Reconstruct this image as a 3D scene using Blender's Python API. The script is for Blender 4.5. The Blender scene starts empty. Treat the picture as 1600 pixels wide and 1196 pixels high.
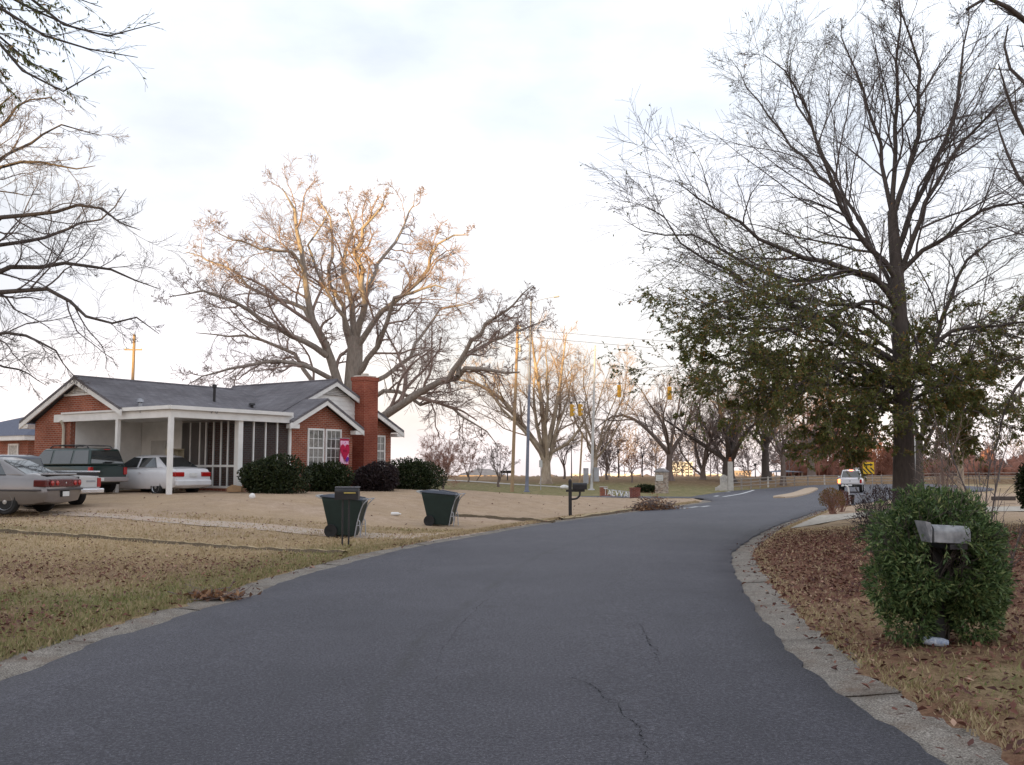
import bpy, math, random
import numpy as np
from mathutils import Vector, Matrix

R = math.radians
scene = bpy.context.scene
COL = scene.collection
rng = np.random.default_rng(7)
random.seed(7)

# ------------------------------------------------------------------ camera
CAM_H = 1.8
PITCH = R(5.0)
FPX = 1520.0                      # focal length in pixels of the 1600 px photograph
cam_d = bpy.data.cameras.new('camera')
cam_d.sensor_width = 36.0
cam_d.lens = FPX / 1600.0 * 36.0
cam_d.clip_start = 0.1
cam_d.clip_end = 6000.0
cam = bpy.data.objects.new('camera', cam_d)
cam.location = (0, 0, CAM_H)
cam.rotation_euler = (R(90) + PITCH, 0, 0)
COL.objects.link(cam)
scene.camera = cam

# ------------------------------------------------------------------ world, sun, exposure
SUN_EL = R(3.6)
SUN_TRAVEL = np.array([0.50, 0.866])           # horizontal direction the light travels in
SUN_AZ = math.atan2(-SUN_TRAVEL[0], -SUN_TRAVEL[1])   # compass-like angle of the sun from +Y towards +X
world = bpy.data.worlds.new('World')
scene.world = world
world.use_nodes = True
nt = world.node_tree
nt.nodes.clear()
w_out = nt.nodes.new('ShaderNodeOutputWorld')
w_bg = nt.nodes.new('ShaderNodeBackground')
w_sky = nt.nodes.new('ShaderNodeTexSky')
w_sky.sky_type = 'NISHITA'
w_sky.sun_disc = False
w_sky.sun_elevation = SUN_EL
w_sky.sun_rotation = SUN_AZ
w_sky.air_density = 1.0
w_sky.dust_density = 1.6
w_tc = nt.nodes.new('ShaderNodeTexCoord')
w_map = nt.nodes.new('ShaderNodeMapping')
w_map.inputs['Scale'].default_value = (1.0, 1.0, 2.4)
w_n = nt.nodes.new('ShaderNodeTexNoise')
w_n.inputs['Scale'].default_value = 2.6
w_n.inputs['Detail'].default_value = 7.0
w_n.inputs['Roughness'].default_value = 0.52
w_r = nt.nodes.new('ShaderNodeValToRGB')
w_r.color_ramp.elements[0].position = 0.36
w_r.color_ramp.elements[0].color = (0.55, 0.55, 0.55, 1)
w_r.color_ramp.elements[1].position = 0.66
w_r.color_ramp.elements[1].color = (0.86, 0.86, 0.86, 1)
w_n2 = nt.nodes.new('ShaderNodeTexNoise')
w_n2.inputs['Scale'].default_value = 4.2
w_n2.inputs['Detail'].default_value = 6.0
w_cl = nt.nodes.new('ShaderNodeValToRGB')      # thin cloud: from lavender grey to white
w_cl.color_ramp.elements[0].position = 0.33
w_cl.color_ramp.elements[0].color = (0.83, 0.855, 0.92, 1)
w_cl.color_ramp.elements[1].position = 0.64
w_cl.color_ramp.elements[1].color = (1.04, 1.03, 1.04, 1)
w_mix = nt.nodes.new('ShaderNodeMix')
w_mix.data_type = 'RGBA'
lk = nt.links.new
lk(w_tc.outputs['Generated'], w_map.inputs['Vector'])
lk(w_map.outputs['Vector'], w_n.inputs['Vector'])
lk(w_map.outputs['Vector'], w_n2.inputs['Vector'])
lk(w_n.outputs['Fac'], w_r.inputs['Fac'])
lk(w_n2.outputs['Fac'], w_cl.inputs['Fac'])
lk(w_r.outputs['Color'], w_mix.inputs['Factor'])
lk(w_sky.outputs['Color'], w_mix.inputs[6])
w_sep = nt.nodes.new('ShaderNodeSeparateXYZ')
w_el = nt.nodes.new('ShaderNodeValToRGB')      # the veil is warmer towards the horizon all round
w_el.color_ramp.elements[0].position = 0.0
w_el.color_ramp.elements[0].color = (9.2, 8.25, 8.0, 1)
w_el.color_ramp.elements[1].position = 0.42
w_el.color_ramp.elements[1].color = (7.75, 8.15, 8.6, 1)
w_e2 = w_el.color_ramp.elements.new(0.16)
w_e2.color = (8.6, 8.25, 8.4, 1)
w_mul = nt.nodes.new('ShaderNodeMix')
w_mul.data_type = 'RGBA'; w_mul.blend_type = 'MULTIPLY'; w_mul.inputs['Factor'].default_value = 1.0
lk(w_tc.outputs['Generated'], w_sep.inputs[0])
lk(w_sep.outputs[2], w_el.inputs['Fac'])
lk(w_el.outputs['Color'], w_mul.inputs[6])
lk(w_cl.outputs['Color'], w_mul.inputs[7])
lk(w_mul.outputs[2], w_mix.inputs[7])
lk(w_mix.outputs[2], w_bg.inputs['Color'])
w_bg.inputs['Strength'].default_value = 0.10
lk(w_bg.outputs['Background'], w_out.inputs['Surface'])

sun_d = bpy.data.lights.new('sun', 'SUN')
sun_d.energy = 5.0
sun_d.angle = R(0.5)
sun_d.color = (1.0, 0.66, 0.26)
sun = bpy.data.objects.new('sun', sun_d)
tv = Vector((SUN_TRAVEL[0] * math.cos(SUN_EL), SUN_TRAVEL[1] * math.cos(SUN_EL), -math.sin(SUN_EL)))
sun.rotation_euler = tv.to_track_quat('-Z', 'Y').to_euler()
sun.location = (-40, -60, 30)
COL.objects.link(sun)

vs = scene.view_settings
vs.view_transform = 'Standard'
vs.look = 'None'
vs.exposure = 0.88
vs.gamma = 1.0
vs.use_curve_mapping = False
scene.cycles.max_bounces = 8
scene.cycles.diffuse_bounces = 6
scene.cycles.transparent_max_bounces = 12

# ------------------------------------------------------------------ geometry of the place
def sstep(a, b, x):
    t = np.clip((np.asarray(x, float) - a) / (b - a), 0, 1)
    return t * t * (3 - 2 * t)

def ray(u, v):
    a = np.array([(u - 800) / FPX, 1.0, (598 - v) / FPX])
    c, s = math.cos(PITCH), math.sin(PITCH)
    return np.array([a[0], a[1] * c - a[2] * s, a[1] * s + a[2] * c])

def at(u, v, Y):
    d = ray(u, v)
    k = Y / d[1]
    return np.array([d[0] * k, Y, CAM_H + d[2] * k])

def catmull(P, n):
    P = np.asarray(P, float)
    if len(P) == 2:
        t = np.linspace(0, 1, n)[:, None]
        return P[0] * (1 - t) + P[1] * t
    Q = np.vstack([2 * P[0] - P[1], P, 2 * P[-1] - P[-2]])
    seg = np.linalg.norm(np.diff(P, axis=0), axis=1)
    cum = np.concatenate([[0], np.cumsum(seg)])
    s = np.linspace(0, cum[-1], n)
    i = np.clip(np.searchsorted(cum, s, side='right') - 1, 0, len(P) - 2)
    t = ((s - cum[i]) / np.maximum(seg[i], 1e-9))[:, None]
    p0, p1, p2, p3 = Q[i], Q[i + 1], Q[i + 2], Q[i + 3]
    return 0.5 * (2 * p1 + (p2 - p0) * t + (2 * p0 - 5 * p1 + 4 * p2 - p3) * t ** 2 + (3 * p1 - p0 - 3 * p2 + p3) * t ** 3)

def flat(u, v):
    d = ray(u, v)
    k = -CAM_H / d[2]
    return np.array([d[0] * k, d[1] * k])

left_px = [(0, 1075), (100, 1035), (230, 987), (300, 963), (400, 934), (450, 911), (560, 880), (640, 860), (760, 838),
           (860, 820), (1000, 801)]
right_px = [(1400, 1152), (1300, 1085), (1240, 1030), (1180, 957), (1150, 903), (1143, 880), (1150, 860),
            (1200, 829), (1250, 810), (1290, 797)]
LW = np.array([[-4.45, -60], [-4.45, -20]] + [list(flat(*p)) for p in left_px] + [[8.3, 46.0], [10.4, 51.0], [10.9, 55.0]])
RW = np.array([[2.55, -60], [2.55, -20]] + [list(flat(*p)) for p in right_px] + [[18.5, 50.5], [24, 60], [29, 70], [35, 80], [44, 90], [48, 100], [48, 116]])
LWd = catmull(LW, 500); RWd = catmull(RW, 500)
L2 = np.array([[10.9, 55.0], [11.3, 62.0], [13.4, 70.0], [16.6, 80.0], [20.0, 88.0], [26, 97], [33.0, 107.0], [44, 112], [120, 128], [400, 200]])

def xl(y):
    y = np.asarray(y, float)
    a = np.interp(y, LWd[:, 1], LWd[:, 0])
    b = np.interp(y, L2[:, 1], L2[:, 0])
    return np.where(y < 55, a, b)

def xr(y):
    return np.interp(np.asarray(y, float), RWd[:, 1], RWd[:, 0])

def zr(y):
    y = np.asarray(y, float)
    return -0.30 * sstep(50, 82, y) + 0.18 * sstep(88, 112, y)

GUT = 0.52

def terrain(x, y):
    """height of the open ground, without the road bed"""
    x = np.asarray(x, float); y = np.asarray(y, float)
    base = zr(y)
    dl = xl(y) - x
    dr = x - xr(y)
    lot = (0.2 + 0.62 * sstep(19, 34, y)) * sstep(1.2, 11.0, dl) * (1 - sstep(40, 59, y)) * sstep(-12, 8, y)
    street = -0.10 * sstep(62, 66, y) * (1 - sstep(74, 80, y)) * sstep(8, 20, dl)
    park = 0.78 * sstep(76, 116, y) * sstep(2, 16, dl)
    crest = 0.05 * sstep(52, 60, y) * (1 - sstep(62, 67, y)) * sstep(2, 7, dl)
    right = 0.14 * sstep(0.3, 4.0, dr) * (1 - sstep(70, 90, y)) + 0.25 * sstep(35, 60, y) * sstep(6, 20, dr) * (1 - sstep(75, 95, y))
    verge = 0.10 * sstep(GUT - 0.28, GUT + 0.26, np.maximum(dl, dr))
    verge = verge * (1 - sstep(54, 60, y))
    roll = 0.03 * np.sin(x * 0.45 + 1.0) * np.sin(y * 0.37) * sstep(1, 5, np.maximum(dl, dr))
    far = -24.0 * sstep(122, 520, y)
    return base + far + lot + street + park + crest + right + verge + roll

def ground_hit(u, v):
    """world point on the open ground seen at a photo position"""
    d = ray(u, v)
    lo, hi = 3.0, 600.0
    ys = np.concatenate([np.arange(3, 140, 0.05), np.arange(140, 900, 1.0)])
    zs = CAM_H + d[2] / d[1] * ys
    hh = terrain(d[0] / d[1] * ys, ys)
    i = np.argmax(zs <= hh)
    y = ys[i]
    return np.array([d[0] / d[1] * y, y, hh[i]])

def gz(x, y):
    return float(terrain(x, y))

# ------------------------------------------------------------------ mesh helpers
def link(ob, parent=None):
    COL.objects.link(ob)
    if parent is not None:
        ob.parent = parent
    return ob

def mesh_arrays(name, V, F, mats=None, smooth=False, mi=None):
    """V (n,3) array, F list of equal-width index arrays"""
    me = bpy.data.meshes.new(name)
    V = np.ascontiguousarray(V, dtype=np.float32)
    if not isinstance(F, (list, tuple)):
        F = [F]
    F = [np.asarray(f, dtype=np.int32) for f in F if len(f)]
    me.vertices.add(len(V))
    me.vertices.foreach_set('co', V.ravel())
    loops = np.concatenate([f.ravel() for f in F])
    tot = np.concatenate([np.full(len(f), f.shape[1], dtype=np.int32) for f in F])
    start = np.concatenate([[0], np.cumsum(tot)[:-1]]).astype(np.int32)
    me.loops.add(len(loops))
    me.loops.foreach_set('vertex_index', loops)
    me.polygons.add(len(tot))
    me.polygons.foreach_set('loop_start', start)
    me.polygons.foreach_set('loop_total', tot)
    if mi is not None:
        me.polygons.foreach_set('material_index', np.asarray(mi, dtype=np.int32))
    if smooth:
        me.polygons.foreach_set('use_smooth', np.ones(len(tot), dtype=bool))
    me.update(calc_edges=True)
    for m in (mats or []):
        me.materials.append(m)
    return me

def add_attr(me, name, vals):
    a = me.attributes.new(name, 'FLOAT', 'POINT')
    a.data.foreach_set('value', np.asarray(vals, dtype=np.float32))

def add_col(me, name, vals):
    a = me.attributes.new(name, 'FLOAT_COLOR', 'POINT')
    v = np.ones((len(vals), 4), dtype=np.float32)
    v[:, :vals.shape[1]] = vals
    a.data.foreach_set('color', v.ravel())

class MB:
    """collects faces of one mesh object"""
    def __init__(self):
        self.v = []; self.f = []; self.m = []
    def add(self, vs, fs, m=0):
        o = len(self.v)
        self.v += [tuple(float(c) for c in p) for p in vs]
        self.f += [tuple(i + o for i in f) for f in fs]
        self.m += [m] * len(fs)
        return self
    def box(self, c, s, rz=0.0, m=0, rx=0.0, ry=0.0):
        hx, hy, hz = s[0] / 2, s[1] / 2, s[2] / 2
        M_ = Matrix.Rotation(rz, 3, 'Z') @ Matrix.Rotation(ry, 3, 'Y') @ Matrix.Rotation(rx, 3, 'X')
        vs = []
        for x in (-hx, hx):
            for y in (-hy, hy):
                for z in (-hz, hz):
                    p = M_ @ Vector((x, y, z))
                    vs.append((p.x + c[0], p.y + c[1], p.z + c[2]))
        return self.add(vs, [(0, 1, 3, 2), (4, 6, 7, 5), (0, 4, 5, 1), (2, 3, 7, 6), (0, 2, 6, 4), (1, 5, 7, 3)], m)
    def span(self, a, b, m=0):
        c = [(a[i] + b[i]) / 2 for i in range(3)]
        return self.box(c, [abs(b[i] - a[i]) for i in range(3)], m=m)
    def prism(self, poly, d, m=0):
        """planar polygon (list of 3D points) extruded by vector d"""
        n = len(poly)
        vs = [tuple(p) for p in poly] + [tuple(p[i] + d[i] for i in range(3)) for p in poly]
        fs = [tuple(range(n))[::-1], tuple(range(n, 2 * n))] + [(i, (i + 1) % n, n + (i + 1) % n, n + i) for i in range(n)]
        return self.add(vs, fs, m)
    def tube(self, path, r, k=8, m=0, cap=True):
        P = np.asarray(path, float)
        n = len(P)
        r = np.broadcast_to(np.asarray(r, float), (n,))
        T = np.gradient(P, axis=0)
        T /= np.linalg.norm(T, axis=1)[:, None] + 1e-9
        ref = np.array([0, 0, 1.0]) if np.abs(T[:, 2]).mean() < 0.8 else np.array([1.0, 0, 0])
        A = np.cross(T, ref); A /= np.linalg.norm(A, axis=1)[:, None] + 1e-9
        B = np.cross(T, A)
        th = np.arange(k) / k * 2 * math.pi
        V = P[:, None, :] + r[:, None, None] * (np.cos(th)[None, :, None] * A[:, None, :] + np.sin(th)[None, :, None] * B[:, None, :])
        fs = []
        for i in range(n - 1):
            for j in range(k):
                a = i * k + j; b = i * k + (j + 1) % k
                fs.append((a, b, b + k, a + k))
        if cap:
            fs.append(tuple(range(k))[::-1]); fs.append(tuple(range((n - 1) * k, n * k)))
        return self.add(V.reshape(-1, 3), fs, m)
    def lathe(self, prof, k=20, axis='Z', c=(0, 0, 0), m=0):
        """profile list of (radius, height)"""
        vs = []
        for (r, h) in prof:
            for j in range(k):
                a = 2 * math.pi * j / k
                p = (r * math.cos(a), r * math.sin(a), h)
                if axis == 'Y':
                    p = (p[0], p[2], p[1])
                elif axis == 'X':
                    p = (p[2], p[0], p[1])
                vs.append((p[0] + c[0], p[1] + c[1], p[2] + c[2]))
        fs = []
        n = len(prof)
        for i in range(n - 1):
            for j in range(k):
                fs.append((i * k + j, i * k + (j + 1) % k, (i + 1) * k + (j + 1) % k, (i + 1) * k + j))
        if prof[0][0] > 1e-4:
            fs.append(tuple(range(k))[::-1])
        if prof[-1][0] > 1e-4:
            fs.append(tuple(range((n - 1) * k, n * k)))
        return self.add(vs, fs, m)
    def mesh(self, name, mats, smooth=None):
        me = bpy.data.meshes.new(name)
        me.from_pydata(self.v, [], self.f)
        if not isinstance(mats, (list, tuple)):
            mats = [mats]
        for m in mats:
            me.materials.append(m)
        if len(mats) > 1:
            me.polygons.foreach_set('material_index', self.m)
        if smooth is not None:
            me.polygons.foreach_set('use_smooth', [True] * len(self.f))
            me.set_sharp_from_angle(angle=R(smooth))
        me.update()
        return me
    def build(self, name, mats, parent=None, smooth=None, bevel=None, seg=2):
        ob = bpy.data.objects.new(name, self.mesh(name, mats, smooth))
        link(ob, parent)
        if bevel:
            b = ob.modifiers.new('bevel', 'BEVEL')
            b.width = bevel; b.segments = seg; b.limit_method = 'ANGLE'; b.angle_limit = R(28)
        return ob

def empty(name, loc, rz=0.0):
    o = bpy.data.objects.new(name, None)
    o.empty_display_size = 0.3
    o.location = tuple(float(c) for c in loc)
    o.rotation_euler = (0, 0, rz)
    return link(o)

def tag(o, label, cat, group=None):
    o['label'] = label; o['category'] = cat
    if group:
        o['group'] = group
    return o

def struct(o):
    o['kind'] = 'structure'
    return o

def stuff(o):
    o['kind'] = 'stuff'
    return o

def obj(name, me, parent=None):
    return link(bpy.data.objects.new(name, me), parent)

# ------------------------------------------------------------------ materials
def new_mat(name):
    m = bpy.data.materials.new(name)
    m.use_nodes = True
    n = m.node_tree
    b = n.nodes['Principled BSDF']
    return m, n, b

def nz(n, scale, detail=5.0, rough=0.55, vec=None, coord='Object'):
    t = n.nodes.new('ShaderNodeTexNoise')
    t.inputs['Scale'].default_value = scale
    t.inputs['Detail'].default_value = detail
    t.inputs['Roughness'].default_value = rough
    if vec is None:
        tc = n.nodes.new('ShaderNodeTexCoord')
        vec = tc.outputs[coord]
    n.links.new(vec, t.inputs['Vector'])
    return t.outputs['Fac']

def ramp(n, fac, stops):
    r = n.nodes.new('ShaderNodeValToRGB')
    e = r.color_ramp.elements
    while len(e) < len(stops):
        e.new(0.5)
    for i, (p, c) in enumerate(stops):
        e[i].position = p
        e[i].color = (c[0], c[1], c[2], 1) if hasattr(c, '__len__') else (c, c, c, 1)
    n.links.new(fac, r.inputs['Fac'])
    return r.outputs['Color']

def mixc(n, fac, a, b, mode='MIX'):
    x = n.nodes.new('ShaderNodeMix')
    x.data_type = 'RGBA'; x.blend_type = mode
    for s, v in ((x.inputs['Factor'], fac), (x.inputs[6], a), (x.inputs[7], b)):
        if hasattr(v, 'links'):
            n.links.new(v, s)
        elif hasattr(v, '__len__'):
            s.default_value = (v[0], v[1], v[2], 1)
        else:
            s.default_value = v
    return x.outputs[2]

def math_n(n, op, a, b=None, clamp=False):
    x = n.nodes.new('ShaderNodeMath')
    x.operation = op; x.use_clamp = clamp
    for i, v in enumerate((a, b)):
        if v is None:
            continue
        if hasattr(v, 'links'):
            n.links.new(v, x.inputs[i])
        else:
            x.inputs[i].default_value = v
    return x.outputs[0]

def bump(n, b, h, strength=0.3, dist=0.02):
    x = n.nodes.new('ShaderNodeBump')
    x.inputs['Strength'].default_value = strength
    x.inputs['Distance'].default_value = dist
    n.links.new(h, x.inputs['Height'])
    n.links.new(x.outputs['Normal'], b.inputs['Normal'])

def mat(name, c1, c2=None, scale=6.0, rough=0.8, metal=0.0, spec=0.4, bmp=0.0, bscale=40.0, bdist=0.01, lo=0.35, hi=0.65, coat=0.0):
    m, n, b = new_mat(name)
    b.inputs['Roughness'].default_value = rough
    b.inputs['Metallic'].default_value = metal
    b.inputs['Specular IOR Level'].default_value = spec
    b.inputs['Coat Weight'].default_value = coat
    if c2 is None:
        c2 = tuple(c * 0.8 for c in c1)
    n.links.new(ramp(n, nz(n, scale), [(lo, c1), (hi, c2)]), b.inputs['Base Color'])
    if bmp:
        bump(n, b, nz(n, bscale, 4), bmp, bdist)
    return m

def attr_fac(n, name):
    a = n.nodes.new('ShaderNodeAttribute')
    a.attribute_name = name
    return a

def leaf_mat(name, stops, rough=0.6, trans=0.25):
    """colour chosen per leaf by the 'rnd' attribute"""
    m, n, b = new_mat(name)
    a = attr_fac(n, 'rnd')
    c = ramp(n, a.outputs['Fac'], stops)
    n.links.new(c, b.inputs['Base Color'])
    b.inputs['Roughness'].default_value = rough
    b.inputs['Specular IOR Level'].default_value = 0.25
    if trans:
        t = n.nodes.new('ShaderNodeBsdfTranslucent')
        n.links.new(c, t.inputs['Color'])
        mx = n.nodes.new('ShaderNodeMixShader')
        mx.inputs[0].default_value = trans
        out = n.nodes['Material Output']
        n.links.new(b.outputs[0], mx.inputs[1]); n.links.new(t.outputs[0], mx.inputs[2])
        n.links.new(mx.outputs[0], out.inputs['Surface'])
    return m

def bark_mat(name, c1, c2, c3=None, scale=4.0):
    m, n, b = new_mat(name)
    tc = n.nodes.new('ShaderNodeTexCoord')
    mp = n.nodes.new('ShaderNodeMapping')
    mp.inputs['Scale'].default_value = (1, 1, 0.25)
    n.links.new(tc.outputs['Object'], mp.inputs['Vector'])
    f = nz(n, scale * 4, 6, 0.65, mp.outputs['Vector'])
    c = ramp(n, f, [(0.3, c1), (0.7, c2)])
    if c3:
        c = mixc(n, ramp(n, nz(n, scale * 0.3, 3), [(0.45, 0.0), (0.65, 1.0)]), c, c3)
    n.links.new(c, b.inputs['Base Color'])
    b.inputs['Roughness'].default_value = 0.9
    b.inputs['Specular IOR Level'].default_value = 0.2
    bump(n, b, f, 0.6, 0.03)
    return m

def brick_mat(name, c1, c2, mortar, bw=0.215, bh=0.075, ms=0.010):
    m, n, b = new_mat(name)
    tc = n.nodes.new('ShaderNodeTexCoord')
    sp = n.nodes.new('ShaderNodeSeparateXYZ')
    n.links.new(tc.outputs['Object'], sp.inputs[0])
    u = math_n(n, 'ADD', sp.outputs[0], sp.outputs[1])
    cb = n.nodes.new('ShaderNodeCombineXYZ')
    n.links.new(u, cb.inputs[0]); n.links.new(sp.outputs[2], cb.inputs[1])
    t = n.nodes.new('ShaderNodeTexBrick')
    t.inputs['Scale'].default_value = 1.0
    t.inputs['Brick Width'].default_value = bw
    t.inputs['Row Height'].default_value = bh
    t.inputs['Mortar Size'].default_value = ms
    t.inputs['Mortar Smooth'].default_value = 0.2
    t.inputs['Color1'].default_value = (*c1, 1); t.inputs['Color2'].default_value = (*c2, 1)
    t.inputs['Mortar'].default_value = (*mortar, 1)
    n.links.new(cb.outputs[0], t.inputs['Vector'])
    dirt = ramp(n, nz(n, 0.9, 6), [(0.35, (0.72, 0.68, 0.66)), (0.65, (1.08, 1.05, 1.03))])
    c = mixc(n, 1.0, t.outputs['Color'], dirt, 'MULTIPLY')
    sp2 = ramp(n, nz(n, 28, 3), [(0.35, (0.8, 0.78, 0.78)), (0.7, (1.15, 1.12, 1.1))])
    c = mixc(n, 1.0, c, sp2, 'MULTIPLY')
    n.links.new(c, b.inputs['Base Color'])
    b.inputs['Roughness'].default_value = 0.9
    b.inputs['Specular IOR Level'].default_value = 0.2
    inv = math_n(n, 'SUBTRACT', 1.0, t.outputs['Fac'])
    bump(n, b, inv, 0.6, 0.012)
    return m

def glass_mat(name, tint=(0.03, 0.035, 0.04), rough=0.04):
    m, n, b = new_mat(name)
    b.inputs['Base Color'].default_value = (*tint, 1)
    b.inputs['Roughness'].default_value = rough
    b.inputs['Specular IOR Level'].default_value = 0.9
    b.inputs['IOR'].default_value = 1.6
    n.links.new(ramp(n, nz(n, 3.0, 3), [(0.3, tint), (0.7, tuple(c * 1.5 for c in tint))]), b.inputs['Base Color'])
    return m

MT = {}
MT['white'] = mat('white_paint', (0.84, 0.83, 0.81), (0.74, 0.73, 0.71), 2.2, 0.55)
MT['brick'] = brick_mat('red_brick', (0.42, 0.13, 0.075), (0.29, 0.08, 0.05), (0.42, 0.33, 0.27))
MT['brick2'] = brick_mat('weathered_brick', (0.30, 0.085, 0.06), (0.22, 0.06, 0.05), (0.36, 0.27, 0.24))
MT['chimney'] = brick_mat('chimney_brick', (0.36, 0.105, 0.065), (0.29, 0.075, 0.05), (0.40, 0.20, 0.145), ms=0.008)
MT['shingle'] = None
MT['glass'] = glass_mat('window_glass')
MT['metal'] = mat('galvanised_steel', (0.42, 0.43, 0.46), (0.32, 0.33, 0.36), 3.0, 0.5, 0.5)
MT['dark'] = mat('black_rubber', (0.015, 0.015, 0.016), (0.025, 0.025, 0.026), 8.0, 0.75, spec=0.3)
MT['blackpaint'] = mat('black_paint', (0.018, 0.017, 0.02), (0.03, 0.028, 0.03), 5.0, 0.4)
MT['chrome'] = mat('chrome', (0.75, 0.75, 0.76), (0.6, 0.6, 0.62), 4.0, 0.22, 0.9)
MT['alloy'] = mat('alloy', (0.55, 0.55, 0.56), (0.42, 0.42, 0.43), 9.0, 0.35, 0.7)
MT['wood'] = mat('weathered_wood', (0.26, 0.19, 0.14), (0.17, 0.125, 0.095), 9.0, 0.9, bmp=0.3, bscale=30)
MT['pole'] = bark_mat('pole_wood', (0.42, 0.30, 0.19), (0.30, 0.21, 0.13), scale=2.0)
MT['plate'] = mat('number_plate', (0.72, 0.72, 0.70), (0.60, 0.62, 0.64), 20.0, 0.4)
MT['red_lens'] = mat('red_lens', (0.42, 0.012, 0.012), (0.30, 0.01, 0.01), 10.0, 0.15, spec=0.7)
MT['dark_lens'] = mat('dark_red_lens', (0.10, 0.010, 0.012), (0.07, 0.008, 0.01), 10.0, 0.15, spec=0.7)
MT['concrete'] = mat('concrete', (0.50, 0.46, 0.41), (0.36, 0.33, 0.30), 2.5, 0.9, bmp=0.35, bscale=60)

def shingle_mat():
    m, n, b = new_mat('asphalt_shingles')
    tc = n.nodes.new('ShaderNodeTexCoord')
    sp = n.nodes.new('ShaderNodeSeparateXYZ')
    n.links.new(tc.outputs['Object'], sp.inputs[0])
    u = math_n(n, 'ADD', sp.outputs[0], math_n(n, 'MULTIPLY', sp.outputs[1], 0.83))
    cb = n.nodes.new('ShaderNodeCombineXYZ')
    n.links.new(u, cb.inputs[0]); n.links.new(math_n(n, 'MULTIPLY', sp.outputs[2], 2.2), cb.inputs[1])
    t = n.nodes.new('ShaderNodeTexBrick')
    t.inputs['Scale'].default_value = 1.0
    t.inputs['Brick Width'].default_value = 0.3
    t.inputs['Row Height'].default_value = 0.13
    t.inputs['Mortar Size'].default_value = 0.008
    t.inputs['Color1'].default_value = (0.19, 0.185, 0.20, 1)
    t.inputs['Color2'].default_value = (0.145, 0.14, 0.152, 1)
    t.inputs['Mortar'].default_value = (0.08, 0.08, 0.09, 1)
    n.links.new(cb.outputs[0], t.inputs['Vector'])
    d = ramp(n, nz(n, 0.8, 6), [(0.3, (0.75, 0.72, 0.72)), (0.7, (1.2, 1.18, 1.18))])
    c = mixc(n, 1.0, t.outputs['Color'], d, 'MULTIPLY')
    g = ramp(n, nz(n, 90, 2), [(0.3, (0.8, 0.8, 0.8)), (0.7, (1.2, 1.2, 1.2))])
    n.links.new(mixc(n, 1.0, c, g, 'MULTIPLY'), b.inputs['Base Color'])
    b.inputs['Roughness'].default_value = 0.9
    b.inputs['Specular IOR Level'].default_value = 0.25
    bump(n, b, t.outputs['Fac'], 0.3, -0.01)
    return m
MT['shingle'] = shingle_mat()

# ================================================================== THE SETTING
def ground_mat():
    m, n, b = new_mat('lawn_ground')
    a = attr_fac(n, 'cover')
    sp = n.nodes.new('ShaderNodeSeparateColor')
    n.links.new(a.outputs['Color'], sp.inputs[0])
    big = nz(n, 0.35, 6, 0.6)
    mid = nz(n, 2.3, 6, 0.65)
    fine = nz(n, 30, 5, 0.7)
    tan = ramp(n, fine, [(0.28, (0.20, 0.14, 0.085)), (0.5, (0.41, 0.305, 0.195)), (0.72, (0.56, 0.43, 0.295))])
    straw = ramp(n, big, [(0.35, (0.82, 0.80, 0.80)), (0.65, (1.12, 1.08, 1.0))])
    c = mixc(n, 1.0, tan, straw, 'MULTIPLY')
    green = ramp(n, fine, [(0.25, (0.085, 0.085, 0.035)), (0.75, (0.24, 0.225, 0.10))])
    gm = math_n(n, 'MULTIPLY', sp.outputs[0], ramp(n, mid, [(0.3, 0.35), (0.62, 1.15)]), True)
    c = mixc(n, gm, c, green)
    leaf = ramp(n, fine, [(0.25, (0.08, 0.036, 0.025)), (0.75, (0.21, 0.10, 0.064))])
    lm = math_n(n, 'MULTIPLY', sp.outputs[1], ramp(n, mid, [(0.3, 0.5), (0.6, 1.1)]), True)
    c = mixc(n, lm, c, leaf)
    dirt = mixc(n, 1.0, ramp(n, mid, [(0.3, (0.42, 0.305, 0.225)), (0.7, (0.56, 0.43, 0.33))]), ramp(n, nz(n, 16, 6, 0.75), [(0.3, (0.72, 0.70, 0.68)), (0.7, (1.18, 1.16, 1.14))]), 'MULTIPLY')
    c = mixc(n, math_n(n, 'MULTIPLY', sp.outputs[2], ramp(n, mid, [(0.25, 0.5), (0.55, 1.0)]), True), c, dirt)
    n.links.new(c, b.inputs['Base Color'])
    b.inputs['Roughness'].default_value = 0.95
    b.inputs['Specular IOR Level'].default_value = 0.1
    bump(n, b, math_n(n, 'ADD', fine, math_n(n, 'MULTIPLY', mid, 1.5)), 0.7, 0.05)
    return m

def axis(segs):
    out = []
    for a, b, st in segs:
        out += list(np.arange(a, b, st))
    out.append(segs[-1][1])
    return np.array(out)

gx = axis([(-900, -300, 60), (-300, -90, 15), (-90, -34, 2.5), (-34, -10, 0.6), (-10, -6.5, 0.28), (-6.5, 7.5, 0.2), (7.5, 22, 0.28), (22, 60, 1.2), (60, 140, 6), (140, 320, 20), (320, 1000, 60)])
gy = axis([(-260, -40, 20), (-40, 0, 2.0), (0, 4.5, 0.5), (4.5, 20, 0.2), (20, 48, 0.28), (48, 120, 0.7), (120, 200, 5), (200, 500, 25), (500, 2400, 120)])
GX, GY = np.meshgrid(gx, gy)
gh = terrain(GX, GY)
dl_ = xl(GY) - GX
dr_ = GX - xr(GY)
inside = (dl_ < 0.28) & (dr_ < 0.28) & (GY < 113)
gh = np.where(inside, zr(GY) - 0.16, gh)
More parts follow.
